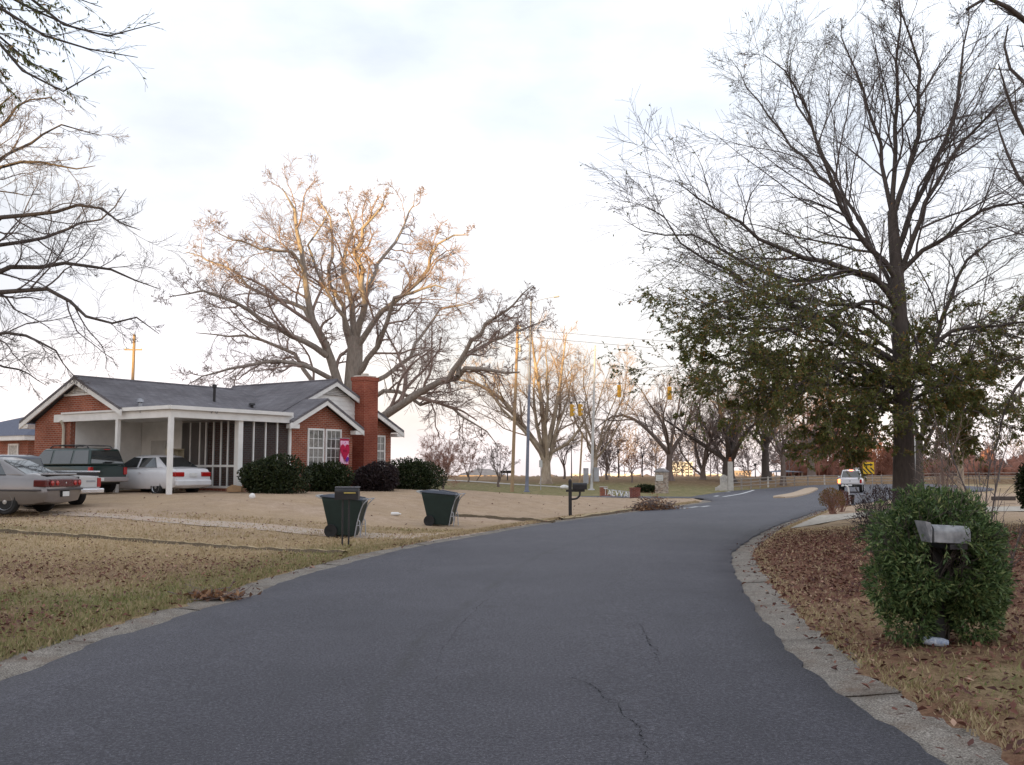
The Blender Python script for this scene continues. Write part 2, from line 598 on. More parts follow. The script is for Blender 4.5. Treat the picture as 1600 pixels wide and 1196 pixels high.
# fine unevenness of turf
gh += np.where(inside | (np.maximum(dl_, dr_) > 6), 0, 0.016 * np.sin(GX * 9.1 + np.sin(GY * 6.3) * 2) * np.sin(GY * 8.7 + GX))
gh += np.where(inside, 0, 0.012 * np.sin(GX * 3.1 + np.sin(GY * 2.3) * 2) * np.sin(GY * 2.7 + 1.3) * (GY < 60))
NXg, NYg = len(gx), len(gy)
idx = np.arange(NXg * NYg).reshape(NYg, NXg)
GF = np.stack([idx[:-1, :-1], idx[:-1, 1:], idx[1:, 1:], idx[1:, :-1]], -1).reshape(-1, 4)
GV = np.stack([GX, GY, gh], -1).reshape(-1, 3)

def gauss(x, y, cx, cy, rx, ry, a=0.0):
    c, s = math.cos(a), math.sin(a)
    u = (x - cx) * c + (y - cy) * s; v = -(x - cx) * s + (y - cy) * c
    return np.exp(-(u / rx) ** 2 - (v / ry) ** 2)

def cover_at(x, y):
    dl = xl(y) - x; dr = x - xr(y)
    left = dl > 0
    g = np.zeros_like(x); lf = np.zeros_like(x); di = np.zeros_like(x)
    # green along the left kerb and in patches
    g += np.where(left, 0.5 * np.exp(-((dl - 1.1) / 0.9) ** 2) * sstep(6, 9, y) * (1 - sstep(20, 25, y)), 0)
    g += 0.6 * gauss(x, y, -6.4, 12.6, 1.1, 1.2) + 0.5 * gauss(x, y, -13.0, 22.5, 3.0, 1.0) + 0.5 * gauss(x, y, -2.6, 26.4, 1.0, 0.5)
    g += np.where(left, 0.18, 0) * (1 - sstep(14, 24, y))
    # leaf litter: under the tree at the left edge, and all over the right verge
    lf += 1.1 * gauss(x, y, -6.6, 10.2, 2.2, 1.9) + 0.62 * gauss(x, y, -8.5, 15.5, 4.2, 2.2) + 0.35 * gauss(x, y, -5.5, 17.5, 2.2, 2.0)
    right = dr > 0
    lf += np.where(right, 1.0 * sstep(-0.3, 0.4, dr) * sstep(2, 6, y) * (1 - sstep(23.5, 27.5, y)), 0)
    g += np.where(right, 1.0 * gauss(x, y, 4.3, 7.2, 1.0, 1.8, 0.4) + 0.7 * gauss(x, y, 4.6, 11.0, 1.0, 1.2), 0)
    lf = lf * (1 - 0.75 * np.where(right, np.clip(gauss(x, y, 4.3, 7.2, 1.0, 1.8, 0.4) + gauss(x, y, 4.6, 11.0, 1.0, 1.2), 0, 1), 0))
    g += np.where(right, 0.6 * gauss(x, y, 16.5, 45.5, 1.6, 2.5), 0)
    # bare earth of the parking and the track
    di += np.where(left, 0.9 * gauss(x, y, -13, 26.5, 6.0, 2.6, -0.15) + 0.9 * gauss(x, y, -5.5, 29.5, 5.5, 1.8, -0.2) + 0.8 * gauss(x, y, 0.0, 31.0, 3.0, 1.3, -0.3), 0)
    di += np.where(left, 0.7, 0) * sstep(30, 34, y) * (1 - sstep(58, 64, y))
    di += np.where(right, 0.75 * sstep(27, 33, y) * (1 - sstep(70, 80, y)), 0)
    # park grass
    pk = sstep(63, 66, y) * np.where(dl > 0, 1.0, 0.0)
    g = np.maximum(g, 0.62 * pk * (1 - 0.6 * sstep(96, 108, y)) * 1.5)
    lf = np.maximum(lf, 0.55 * pk * sstep(92, 104, y))
    g = np.maximum(g, 0.7 * sstep(105, 112, y) * (dl <= 0))
    di = di * (1 - pk)
    # soil under the front shrubs
    return np.clip(np.stack([g, lf, di], -1), 0, 1)

me = mesh_arrays('ground', GV, GF, [ground_mat()], smooth=True)
add_col(me, 'cover', cover_at(GV[:, 0], GV[:, 1]))
struct(obj('ground', me))

# ---- asphalt
def asphalt_mat():
    m, n, b = new_mat('asphalt')
    tc = n.nodes.new('ShaderNodeTexCoord')
    O = tc.outputs['Object']
    agg = nz(n, 40, 6, 0.9, O)
    spk = nz(n, 95, 2, 0.5, O)
    big = nz(n, 0.28, 5, 0.6, O)
    med = nz(n, 2.2, 6, 0.7, O)
    c = ramp(n, agg, [(0.36, (0.008, 0.008, 0.013)), (0.5, (0.043, 0.041, 0.056)), (0.64, (0.15, 0.147, 0.172))])
    c = mixc(n, ramp(n, spk, [(0.68, 0.0), (0.73, 0.8)]), c, (0.38, 0.38, 0.37))
    c = mixc(n, 1.0, c, ramp(n, big, [(0.3, (0.76, 0.76, 0.79)), (0.7, (1.22, 1.21, 1.19))]), 'MULTIPLY')
    c = mixc(n, 1.0, c, ramp(n, med, [(0.25, (0.85, 0.85, 0.86)), (0.6, (1.05, 1.05, 1.05))]), 'MULTIPLY')
    uv = n.nodes.new('ShaderNodeUVMap'); uv.uv_map = 'lane'
    sp = n.nodes.new('ShaderNodeSeparateXYZ')
    n.links.new(uv.outputs['UV'], sp.inputs[0])
    wob = math_n(n, 'MULTIPLY', math_n(n, 'SUBTRACT', nz(n, 0.9, 5, 0.7, O), 0.5), 0.55)
    u = math_n(n, 'ADD', sp.outputs[0], wob)
    # paving seam in the middle of the road
    seam = math_n(n, 'ABSOLUTE', math_n(n, 'SUBTRACT', u, 3.25))
    sm = ramp(n, seam, [(0.0, 0.7), (0.025, 0.45), (0.12, 0.0)])
    sm = math_n(n, 'MULTIPLY', sm, ramp(n, nz(n, 1.1, 4, 0.6, O), [(0.42, 0.15), (0.6, 1.0)]))
    # one long crack in the right lane
    wob2 = math_n(n, 'MULTIPLY', math_n(n, 'SUBTRACT', nz(n, 0.8, 9, 0.72, O), 0.5), 1.3)
    ck = math_n(n, 'ABSOLUTE', math_n(n, 'SUBTRACT', math_n(n, 'ADD', sp.outputs[0], wob2), 4.95))
    cm = ramp(n, ck, [(0.0, 1.0), (0.018, 0.85), (0.04, 0.0)])
    cm = math_n(n, 'MULTIPLY', cm, 0.0)
    # dark patches
    pt = ramp(n, nz(n, 1.3, 6, 0.7, O), [(0.62, 0.0), (0.72, 0.5)])
    d = math_n(n, 'MAXIMUM', math_n(n, 'MAXIMUM', sm, cm), pt)
    c = mixc(n, d, c, (0.028, 0.028, 0.032))
    # dusty edge of the mat
    n.links.new(c, b.inputs['Base Color'])
    b.inputs['Roughness'].default_value = 0.62
    b.inputs['Specular IOR Level'].default_value = 0.34
    hgt = math_n(n, 'SUBTRACT', agg, math_n(n, 'MULTIPLY', cm, 1.5))
    bump(n, b, hgt, 0.8, 0.02)
    return m
MT['asphalt'] = asphalt_mat()

ROAD_T = 0.045       # how far the worn overlay stands above the gutter
def edge_noise(y, k):
    y = np.asarray(y, float)
    return 0.02 * np.sin(y * 2.9 + k) + 0.018 * np.sin(y * 7.3 + 2 * k) + 0.012 * np.sin(y * 17.0 + 3 * k)

ry = np.concatenate([np.arange(-50, 2, 2.0), np.arange(2, 60, 0.2), np.arange(60, 113.5, 0.75)])
NA = 14
frac = np.linspace(0, 1, NA)
exl = xl(ry) + edge_noise(ry, 0.5) * (ry < 54)
exr = xr(ry) + edge_noise(ry, 1.7) * (ry < 54)
RX = exl[:, None] * (1 - frac) + exr[:, None] * frac
RYY = np.repeat(ry[:, None], NA, 1)
crown = 0.06 * (1 - (2 * frac - 1) ** 2)
RZ = zr(RYY) + ROAD_T + crown[None, :] * (1 - sstep(48, 62, RYY))
V = np.stack([RX, RYY, RZ], -1)
# vertical edge of the overlay
Ledge = V[:, 0].copy(); Ledge[:, 2] -= 0.12
Redge = V[:, -1].copy(); Redge[:, 2] -= 0.12
V = np.concatenate([Ledge[:, None], V, Redge[:, None]], 1)
n_r, n_c = V.shape[:2]
idx = np.arange(n_r * n_c).reshape(n_r, n_c)
Fq = np.stack([idx[:-1, :-1], idx[:-1, 1:], idx[1:, 1:], idx[1:, :-1]], -1).reshape(-1, 4)
me = mesh_arrays('road', V.reshape(-1, 3), Fq, [MT['asphalt']], smooth=False)
uvl = me.uv_layers.new(name='lane')
cum = np.concatenate([[0], np.cumsum(np.hypot(np.diff(exl), np.diff(ry)))])
U = np.concatenate([np.zeros((n_r, 1)), np.repeat(frac[None] * 6.8, n_r, 0), np.full((n_r, 1), 6.8)], 1)
UV = np.stack([U, np.repeat(cum[:, None], n_c, 1)], -1).reshape(-1, 2)
uvl.data.foreach_set('uv', UV[Fq.ravel()].astype(np.float32).ravel())
struct(obj('road', me))

# ---- side street that leaves to the left behind the lawn's crest
sx = np.arange(12.0, -70, -2.0)
sv = []
for x in sx:
    for y in np.linspace(67.5 if x < 6 else 56.0 + (6 - min(x, 12)) * -0.0, 75 if x < 6 else 66.0, 4):
        sv.append((x, y, 0))
rows = len(sx)
y0 = np.interp(sx, [-70, -10, 6, 12], [70, 66.5, 58.5, 55.6])
y1 = np.interp(sx, [-70, -10, 6, 12], [76, 72.5, 66.0, 63.5])
fr = np.linspace(0, 1, 5)
SX = np.repeat(sx[:, None], 5, 1)
SY = y0[:, None] * (1 - fr) + y1[:, None] * fr
SZ = np.maximum(terrain(SX, SY), zr(SY)) + 0.03
idx = np.arange(rows * 5).reshape(rows, 5)
Fq = np.stack([idx[:-1, :-1], idx[:-1, 1:], idx[1:, 1:], idx[1:, :-1]], -1).reshape(-1, 4)
me = mesh_arrays('side_street', np.stack([SX, SY, SZ], -1).reshape(-1, 3), Fq, [MT['asphalt']])
struct(obj('side_street', me))

# ---- concrete gutters, laid in slabs
def gutter_mat():
    m, n, b = new_mat('gutter_concrete')
    fine = nz(n, 70, 4, 0.75)
    med = nz(n, 3.0, 6, 0.7)
    c = ramp(n, fine, [(0.36, (0.08, 0.07, 0.06)), (0.5, (0.23, 0.205, 0.18)), (0.64, (0.44, 0.41, 0.37))])
    c = mixc(n, 1.0, c, ramp(n, med, [(0.3, (0.72, 0.70, 0.68)), (0.65, (1.12, 1.1, 1.08))]), 'MULTIPLY')
    c = mixc(n, ramp(n, nz(n, 1.3, 5, 0.7), [(0.5, 0.0), (0.70, 0.7)]), c, (0.15, 0.10, 0.07))
    n.links.new(c, b.inputs['Base Color'])
    b.inputs['Roughness'].default_value = 0.92
    b.inputs['Specular IOR Level'].default_value = 0.2
    bump(n, b, math_n(n, 'ADD', fine, med), 0.7, 0.02)
    return m
MT['gutter'] = gutter_mat()

def gutter(name, fx, side, y_a, y_b, seed):
    rg = np.random.default_rng(seed)
    yy = np.arange(y_a, y_b, 0.1)
    P = np.stack([fx(yy), yy], -1)
    s = np.concatenate([[0], np.cumsum(np.linalg.norm(np.diff(P, axis=0), axis=1))])
    tot = s[-1]
    root = struct(empty(name, (float(P[0, 0]), float(P[0, 1]), 0)))
    org = np.array(root.location)
    cuts = [0.0]
    while cuts[-1] < tot - 2:
        cuts.append(cuts[-1] + rg.uniform(2.3, 3.3))
    cuts[-1] = tot
    for a, b in zip(cuts[:-1], cuts[1:]):
        ns = 13
        ss = np.linspace(a + 0.008, b - 0.008, ns)
        cx = np.interp(ss, s, P[:, 0]); cy = np.interp(ss, s, P[:, 1])
        tx = np.gradient(cx); ty = np.gradient(cy); L = np.hypot(tx, ty)
        nx, ny = side * ty / L, -side * tx / L           # away from the road
        off = np.array([-0.16, 0.0, 0.16, 0.32, 0.52, GUT + 0.2])
        wj = rg.uniform(-0.05, 0.07, ns); wj = np.convolve(np.pad(wj, 2, 'edge'), [0.15, 0.2, 0.3, 0.2, 0.15], 'valid')
        tilt = rg.normal(0, 0.003)
        X = np.zeros((ns, 6)); Y = np.zeros((ns, 6)); Z = np.zeros((ns, 6))
        for j, o in enumerate(off):
            oo = o + (wj * (j / 5) ** 2)
            X[:, j] = cx + nx * oo; Y[:, j] = cy + ny * oo
            Z[:, j] = zr(Y[:, j]) + 0.0 + 0.035 * (max(o, 0) / GUT) + tilt + rg.normal(0, 0.003, ns) + 0.012
        top = np.stack([X, Y, Z], -1)
        bot = top.copy(); bot[..., 2] -= 0.16
        Vv = np.concatenate([top.reshape(-1, 3), bot.reshape(-1, 3)]) - org
        i0 = np.arange(ns * 6).reshape(ns, 6); i1 = i0 + ns * 6
        quad = lambda A: np.stack([A[:-1, :-1], A[:-1, 1:], A[1:, 1:], A[1:, :-1]], -1).reshape(-1, 4)
        fs = [quad(i0)]
        for e in (0, 5):
            fs.append(np.stack([i0[:-1, e], i0[1:, e], i1[1:, e], i1[:-1, e]], -1))
        for e in (0, ns - 1):
            fs.append(np.stack([i0[e, :-1], i0[e, 1:], i1[e, 1:], i1[e, :-1]], -1))
        Fv = np.concatenate(fs)
        if side < 0:
            Fv = Fv[:, ::-1]
        obj('gutter_slab', mesh_arrays('gutter_slab', Vv, Fv, [MT['gutter']]), root)
    return root
gutter('gutter_left', xl, -1, 2.0, 54.0, 11)
gutter('gutter_right', xr, 1, 2.0, 50.0, 12)

# ---- driveway and low turf edges
def ribbon(name, A, B, n_along, n_across, dz, m, mats, wob=0.0):
    A = catmull([p[:2] for p in A], n_along); B = catmull([p[:2] for p in B], n_along)
    if wob:
        rg = np.random.default_rng(len(name))
        for Q in (A, B):
            q = rg.normal(0, wob, n_along); Q[:, 1] += np.convolve(np.pad(q, 2, 'edge'), np.ones(5) / 5, 'valid')
    fr = np.linspace(0, 1, n_across)[None, :, None]
    P = A[:, None] * (1 - fr) + B[:, None] * fr
    Z = terrain(P[..., 0], P[..., 1]) + dz
    V = np.concatenate([P, Z[..., None]], -1)
    idx = np.arange(n_along * n_across).reshape(n_along, n_across)
    Fq = np.stack([idx[:-1, :-1], idx[:-1, 1:], idx[1:, 1:], idx[1:, :-1]], -1).reshape(-1, 4)
    return struct(obj(name, mesh_arrays(name, V.reshape(-1, 3), Fq, mats)))

def drive_mat():
    m, n, b = new_mat('dusty_concrete_drive')
    fine = nz(n, 45, 5, 0.7)
    med = nz(n, 1.6, 6, 0.7)
    c = ramp(n, fine, [(0.3, (0.34, 0.27, 0.215)), (0.7, (0.52, 0.445, 0.38))])
    c = mixc(n, ramp(n, med, [(0.36, 0.0), (0.60, 0.9)]), c, (0.44, 0.32, 0.24))
    n.links.new(c, b.inputs['Base Color'])
    b.inputs['Roughness'].default_value = 0.93
    bump(n, b, fine, 0.5, 0.015)
    return m
MT['drive'] = drive_mat()
dA = [ground_hit(*p) for p in ((675, 848), (560, 842), (420, 830), (270, 819), (150, 809), (60, 806))]
dB = [ground_hit(*p) for p in ((782, 832), (640, 835), (430, 821), (270, 811), (160, 803), (70, 799))]
ribbon('driveway', dA, dB, 90, 7, 0.014, 0, [MT['drive']], 0.06)

def soil_mat():
    m, n, b = new_mat('dark_soil')
    f = nz(n, 40, 5, 0.7)
    n.links.new(ramp(n, f, [(0.3, (0.06, 0.045, 0.028)), (0.7, (0.18, 0.13, 0.08))]), b.inputs['Base Color'])
    b.inputs['Roughness'].default_value = 0.95
    bump(n, b, f, 0.8, 0.03)
    return m
MT['soil'] = soil_mat()
MT['turf'] = mat('straw_turf', (0.50, 0.39, 0.24), (0.34, 0.25, 0.14), 14.0, 0.95, bmp=0.6, bscale=50, bdist=0.03)

def turf_edge(name, pts, n, hgt=0.08):
    """turf that stands a little above a worn groove; the cut face is bare soil"""
    P = catmull([ground_hit(*p)[:2] for p in pts], n)
    rg = np.random.default_rng(n)
    P[:, 1] += np.convolve(np.pad(rg.normal(0, 0.035, n), 2, 'edge'), np.ones(5) / 5, 'valid')
    T = np.gradient(P, axis=0); T /= np.linalg.norm(T, axis=1)[:, None]
    N = np.stack([-T[:, 1], T[:, 0]], -1)
    N[N[:, 1] < 0] *= -1
    hj = hgt * (1 + 0.35 * np.convolve(np.pad(rg.normal(0, 1, n), 2, 'edge'), np.ones(5) / 5, 'valid'))
    prof = [(-0.08, -0.03), (-0.03, 0.012), (0.0, 0.016), (0.03, None), (0.14, 'h2'), (0.55, -0.03)]
    V = np.zeros((n, 6, 3))
    for j, (o, z) in enumerate(prof):
        q = P + N * o
        V[:, j, :2] = q
        zz = {None: hj, 'h2': hj * 0.95}.get(z, z)
        V[:, j, 2] = terrain(q[:, 0], q[:, 1]) + zz
    idx = np.arange(n * 6).reshape(n, 6)
    fs = []; mi = []
    for j in range(5):
        f = np.stack([idx[:-1, j], idx[1:, j], idx[1:, j + 1], idx[:-1, j + 1]], -1)
        fs.append(f); mi += [0 if j < 3 else 1] * len(f)
    return struct(obj(name, mesh_arrays(name, V.reshape(-1, 3), np.concatenate(fs), [MT['soil'], MT['turf']], mi=mi)))
turf_edge('turf_edge_walk', [(-60, 828), (0, 833), (150, 842), (300, 853), (420, 861), (535, 868)], 160, 0.06)
turf_edge('turf_edge_track', [(690, 806), (760, 810), (820, 814), (868, 818)], 50, 0.08)
turf_edge('turf_edge_verge', [(880, 814), (930, 808), (985, 799), (1040, 792)], 70, 0.07)

# ---- pale driveway apron on the right and the grassless strip beyond
rA = [np.array([xr(27.2) + 0.75, 27.2]), np.array([13.0, 33.0]), np.array([24.0, 36.0]), np.array([40, 37])]
rB = [np.array([xr(34.5) + 0.75, 34.5]), np.array([16.0, 37.5]), np.array([24.0, 40.5]), np.array([40, 42])]
ribbon('gravel_apron', rA, rB, 60, 8, 0.02, 0, [mat('pale_gravel', (0.52, 0.47, 0.41), (0.38, 0.34, 0.28), 5.0, 0.95, bmp=0.6, bscale=60, bdist=0.02)], 0.05)

# ---- painted marks and the median at the junction
MT['paint'] = mat('worn_road_paint', (0.74, 0.74, 0.74), (0.45, 0.45, 0.46), 7.0, 0.7)
def road_mark(name, a, b, w):
    a = np.array(a, float); b = np.array(b, float)
    n = 8
    t = (b - a) / np.linalg.norm(b - a); nn = np.array([-t[1], t[0]]) * w / 2
    V = []
    for k in np.linspace(0, 1, n):
        p = a * (1 - k) + b * k
        for q in (p - nn, p + nn):
            fx = np.clip((q[0] - xl(q[1])) / (xr(q[1]) - xl(q[1])), 0, 1)
            z = zr(q[1]) + ROAD_T + 0.06 * (1 - (2 * fx - 1) ** 2) * (1 - sstep(48, 62, q[1])) + 0.006
            V.append((q[0], q[1], float(z)))
    F_ = [(2 * i, 2 * i + 1, 2 * i + 3, 2 * i + 2) for i in range(n - 1)]
    me = mesh_arrays(name, np.array(V), np.array(F_), [MT['paint']])
    return struct(obj(name, me))
def rp(u, v):
    d = ray(u, v)
    Y = 60.0
    for _ in range(30):
        Y = (CAM_H - (float(zr(Y)) + ROAD_T)) / (-d[2] / d[1])
    return (d[0] / d[1] * Y, Y)
road_mark('lane_line', rp(1130, 776.5), rp(1178, 766), 0.22)
road_mark('lane_line', rp(1117, 776), rp(1122, 775), 0.25)
for (u, v) in ((1067, 796), (1084, 794), (1102, 793)):
    road_mark('worn_mark', rp(u - 6, v + 0.8), rp(u + 6, v - 0.8), 0.22)
road_mark('lane_line', rp(1136, 769), rp(1141, 768.5), 0.22)

ma, mb_ = np.array(rp(1218, 779)), np.array(rp(1270, 763.5))
md = (mb_ - ma); ml = np.linalg.norm(md); md /= ml
med = MB()
nseg = 14
ring = []
for i in range(nseg + 1):
    t = i / nseg
    w = 0.68 * min(1, (math.sin(math.pi * min(max(t, 0.02), 0.98)) * 4) ** 0.5)
    p = ma + md * ml * t
    nn_ = np.array([-md[1], md[0]])
    for o, h in ((-w, -0.12), (-w * 0.94, 0.09), (0, 0.11), (w * 0.94, 0.09), (w, -0.12)):
        q = p + nn_ * o
        ring.append((q[0], q[1], float(zr(q[1])) + ROAD_T + h))
med.add(ring, [(i * 5 + j, i * 5 + j + 1, i * 5 + j + 6, i * 5 + j + 5) for i in range(nseg) for j in range(4)] + [(0, 1, 2, 3, 4), tuple(nseg * 5 + k for k in (4, 3, 2, 1, 0))])
struct(med.build('traffic_median', mat('median_concrete', (0.50, 0.38, 0.27), (0.38, 0.28, 0.20), 3.0, 0.9), smooth=40))

# ---- footpath across the park
fA = [ground_hit(*p) for p in ((668, 749.5), (760, 755), (840, 760), (905, 765))]
fB = [ground_hit(*p) for p in ((668, 748), (760, 753.6), (840, 758.7), (905, 763.5))]
ribbon('park_path', fA, fB, 40, 3, 0.03, 0, [MT['concrete']])

# ---- cracks in the old surface: flat strips, the shade inside painted as dark colour
CRACK = mat('crack_shadow', (0.010, 0.010, 0.011), (0.018, 0.018, 0.019), 30, 0.95, spec=0.1)
def road_z(x, y):
    f = np.clip((x - xl(y)) / (xr(y) - xl(y)), 0, 1)
    return zr(y) + ROAD_T + 0.06 * (1 - (2 * f - 1) ** 2) * (1 - sstep(48, 62, y))
def crack(pts, w, seed):
    rg = np.random.default_rng(seed)
    P = catmull([flat(*q) for q in pts], 90)
    T = np.gradient(P, axis=0); T /= np.linalg.norm(T, axis=1)[:, None]
    N = np.stack([-T[:, 1], T[:, 0]], -1)
    j = np.cumsum(rg.normal(0, 0.012, 90)); j -= np.linspace(j[0], j[-1], 90)
    P = P + N * (j + rg.normal(0, 0.007, 90))[:, None]
    ww = w * np.abs(rg.normal(0.6, 0.5, 90)) * np.sin(np.linspace(0.05, math.pi - 0.05, 90)) ** 0.4
    A, B = P - N * ww[:, None] / 2, P + N * ww[:, None] / 2
    V = np.concatenate([A, B]); Z = road_z(V[:, 0], V[:, 1]) + 0.005
    V = np.concatenate([V, Z[:, None]], 1)
    i = np.arange(89)
    return struct(obj('road_crack', mesh_arrays('road_crack', V, np.stack([i, i + 1, i + 91, i + 90], -1), [CRACK])))
crack([(888, 1076), (925, 1095), (955, 1120), (985, 1150), (1004, 1175), (1015, 1230)], 0.010, 1)
crack([(1000, 985), (1012, 1012), (1022, 1035), (1030, 1055)], 0.009, 2)
crack([(930, 1068), (960, 1062), (990, 1058), (1012, 1052)], 0.006, 3)
crack([(620, 1172), (700, 1176), (800, 1180), (900, 1178), (1010, 1176)], 0.005, 4)
crack([(676, 1090), (690, 1050), (712, 1005), (745, 960), (785, 925), (830, 895)], 0.004, 5)

# ================================================================== THE BRICK HOUSE
H0 = np.array([-11.55, 33.0])
HZ = 0.80
HROT = math.atan2(0.832, 0.555)
D1 = np.array([0.555, 0.832]); D2 = np.array([-0.832, 0.555])
def house_w(s, t):
    return H0 + D1 * s + D2 * t

house = empty('brick_house', (H0[0], H0[1], HZ), HROT)
tag(house, 'red brick house with white carport, screened porch and tall brick chimney', 'house')
W = MT['white']; BR = MT['brick']
WH = 2.88                                  # wall height to the eaves
def wallbox(a, b, m=BR, name='wall', parent=house):
    return MB().span(a, b).build(name, m, parent)

# walls: gable end of the main body, wing, bay
T = 0.14
g = MB()                                    # gable end, with the part over the carport
g.prism([(0, 5.9, -0.3), (0, 8.25, -0.3), (0, 8.25, 2.75), (0, 5.25, 4.22), (0, 2.75, 3.08), (0, 2.75, 2.86), (0, 5.9, 2.86)], (0.2, 0, 0))
g.build('gable_wall', BR, house)
wallbox((0.2, 8.0, -0.3), (13.0, 8.25, 2.8), name='back_wall')
w = MB()
w.prism([(5.55, 1.5, -0.3), (13.05, 1.5, -0.3), (13.05, 1.5, 2.72), (11.3, 1.5, 3.52), (7.0, 1.5, 3.5), (5.55, 1.5, 2.6)], (0, 0.2, 0))
w.build('wing_wall', BR, house)
b_ = MB()
b_.prism([(5.47, 0, -0.3), (8.88, 0, -0.3), (8.88, 0, 2.62), (7.08, 0, 3.56), (5.47, 0, 2.72)], (0, 0.2, 0))
b_.build('bay_wall', BR, house)
wallbox((5.47, 0.2, -0.3), (5.67, 5.0, 2.66), name='bay_side_wall')
wallbox((8.68, 0.2, -0.3), (8.88, 1.5, 2.60), name='bay_side_wall')
wallbox((12.85, 1.7, -0.3), (13.05, 8.0, 2.72), name='end_wall')

# roofs ------------------------------------------------------------
SH = MT['shingle']
def slope(name, p0, p1, p2, p3, th=0.10):
    """p0,p1 along the eave; p2,p3 along the ridge"""
    return MB().prism([p0, p1, p2, p3], (0, 0, th)).build(name, SH, house)
mr = 4.26
slope('main_roof', (-0.36, 2.40, 3.02), (14.0, 2.40, 3.02), (14.0, 5.25, mr), (-0.36, 5.25, mr))
slope('main_roof', (14.0, 8.75, 2.70), (-0.36, 8.75, 2.70), (-0.36, 5.25, mr + 0.003), (14.0, 5.25, mr + 0.003))
wr = 4.62
slope('wing_roof', (5.15, 7.6, 2.74), (5.15, 1.02, 2.74), (9.02, 1.02, wr), (9.02, 7.6, wr))
slope('wing_roof', (13.42, 1.02, 2.60), (13.42, 7.6, 2.60), (9.02, 7.6, wr + 0.003), (9.02, 1.02, wr + 0.003))
br = 3.66
slope('bay_roof', (5.22, 4.2, 2.71), (5.22, -0.34, 2.71), (7.08, -0.34, br), (7.08, 4.2, br))
slope('bay_roof', (9.22, -0.34, 2.54), (9.22, 4.2, 2.54), (7.08, 4.2, br + 0.003), (7.08, -0.34, br + 0.003))
# ridge caps
MB().tube([(-0.36, 5.25, mr + 0.09), (7, 5.25, mr + 0.09)], 0.06, 6).build('ridge_cap', SH, house)
MB().tube([(9.02, 1.02, wr + 0.09), (9.02, 7.6, wr + 0.09)], 0.06, 6).build('ridge_cap', SH, house)

# rake boards
def rake(pl, d, wdt=0.17):
    return MB().prism(pl + [(q[0], q[1], q[2] - wdt) for q in pl[::-1]], d).build('rake_board', W, house)
rake([(-0.34, 2.36, 3.02), (-0.34, 5.25, mr + 0.02)], (0.05, 0, 0), 0.20)
rake([(-0.343, 5.25, mr + 0.02), (-0.343, 8.8, 2.68)], (0.05, 0, 0), 0.20)
rake([(5.12, -0.32, 2.67), (7.08, -0.32, br + 0.02)], (0, 0.05, 0), 0.20)
rake([(7.08, -0.323, br + 0.02), (9.26, -0.323, 2.53)], (0, 0.05, 0), 0.20)
rake([(5.6, 1.04, 2.96), (9.02, 1.04, wr + 0.02)], (0, 0.05, 0), 0.20)
rake([(9.02, 1.037, wr + 0.02), (13.46, 1.037, 2.58)], (0, 0.05, 0), 0.20)
# eave returns and soffits
for (x0, y0, x1, y1, z) in ((5.20, -0.30, 5.62, 0.0, 2.50), (8.76, -0.30, 9.24, 0.0, 2.36), (12.98, 1.06, 13.44, 1.5, 2.40)):
    MB().span((x0, y0, z), (x1, y1, z + 0.16)).build('eave_return', W, house)
MB().span((-0.30, 8.25, 2.50), (0.3, 8.76, 2.66)).build('eave_return', W, house)
MB().span((5.16, 5.0, 2.5), (5.3, 7.6, 2.6)).build('fascia', W, house)

# white siding in the wing gable, board by board, and the triangular louvres
def gable_boards(y, xc, zt, slope_, z0, z1, step=0.19, parent=house, name='siding_board', left=None, right=None):
    z = z0
    while z < z1 - 0.02:
        zb = min(z + step, z1)
        hw0 = (zt - z) / slope_; hw1 = (zt - zb) / slope_
        l0, r0 = xc - hw0, xc + hw0; l1, r1 = xc - hw1, xc + hw1
        if left is not None:
            l0, l1 = max(l0, left), max(l1, left)
        if right is not None:
            r0, r1 = min(r0, right), min(r1, right)
        MB().add([(l0, y - 0.028, z), (r0, y - 0.028, z), (r1, y - 0.006, zb), (l1, y - 0.006, zb),
                  (l0, y, z), (r0, y, z), (r1, y, zb), (l1, y, zb)],
                 [(0, 1, 2, 3), (4, 7, 6, 5), (0, 4, 5, 1), (0, 3, 7, 4), (1, 5, 6, 2)]).build(name, W, parent)
        z += step
MB().prism([(6.1, 1.34, 3.1), (11.9, 1.34, 3.1), (9.02, 1.34, wr - 0.06)], (0, 0.15, 0)).build('gable_panel', W, house)
gable_boards(1.335, 9.02, wr - 0.08, 0.475, 2.7, 4.52, left=6.5, right=10.42)
def louvre(pts, y, axis='y'):
    pass
lv = MB()
lv.prism([(8.12, 1.26, 4.06), (9.92, 1.26, 4.06), (9.02, 1.26, 4.47)], (0, 0.04, 0))
lvo = lv.build('gable_vent', mat('vent_grey', (0.40, 0.39, 0.38), (0.30, 0.29, 0.29), 6, 0.7), house)
for k in range(5):
    z = 4.09 + k * 0.07
    hw = (4.47 - z) / 0.4556 - 0.06
    MB().box((9.02, 1.245, z), (2 * hw, 0.03, 0.02), rx=R(35)).build('slat', W, lvo)
# vent in the left gable
lvo = MB().prism([(-0.05, 4.35, 3.75), (-0.05, 6.15, 3.75), (-0.05, 5.25, 4.12)], (0.04, 0, 0)).build('gable_vent', bpy.data.materials['vent_grey'], house)
for k in range(5):
    z = 3.78 + k * 0.062
    hw = (4.12 - z) / 0.41 - 0.06
    MB().box((-0.065, 5.25, z), (0.03, 2 * hw, 0.02), ry=R(-35)).build('slat', W, lvo)
MB().span((-0.07, 4.2, 3.66), (-0.01, 6.3, 3.74)).build('vent_trim', W, house)

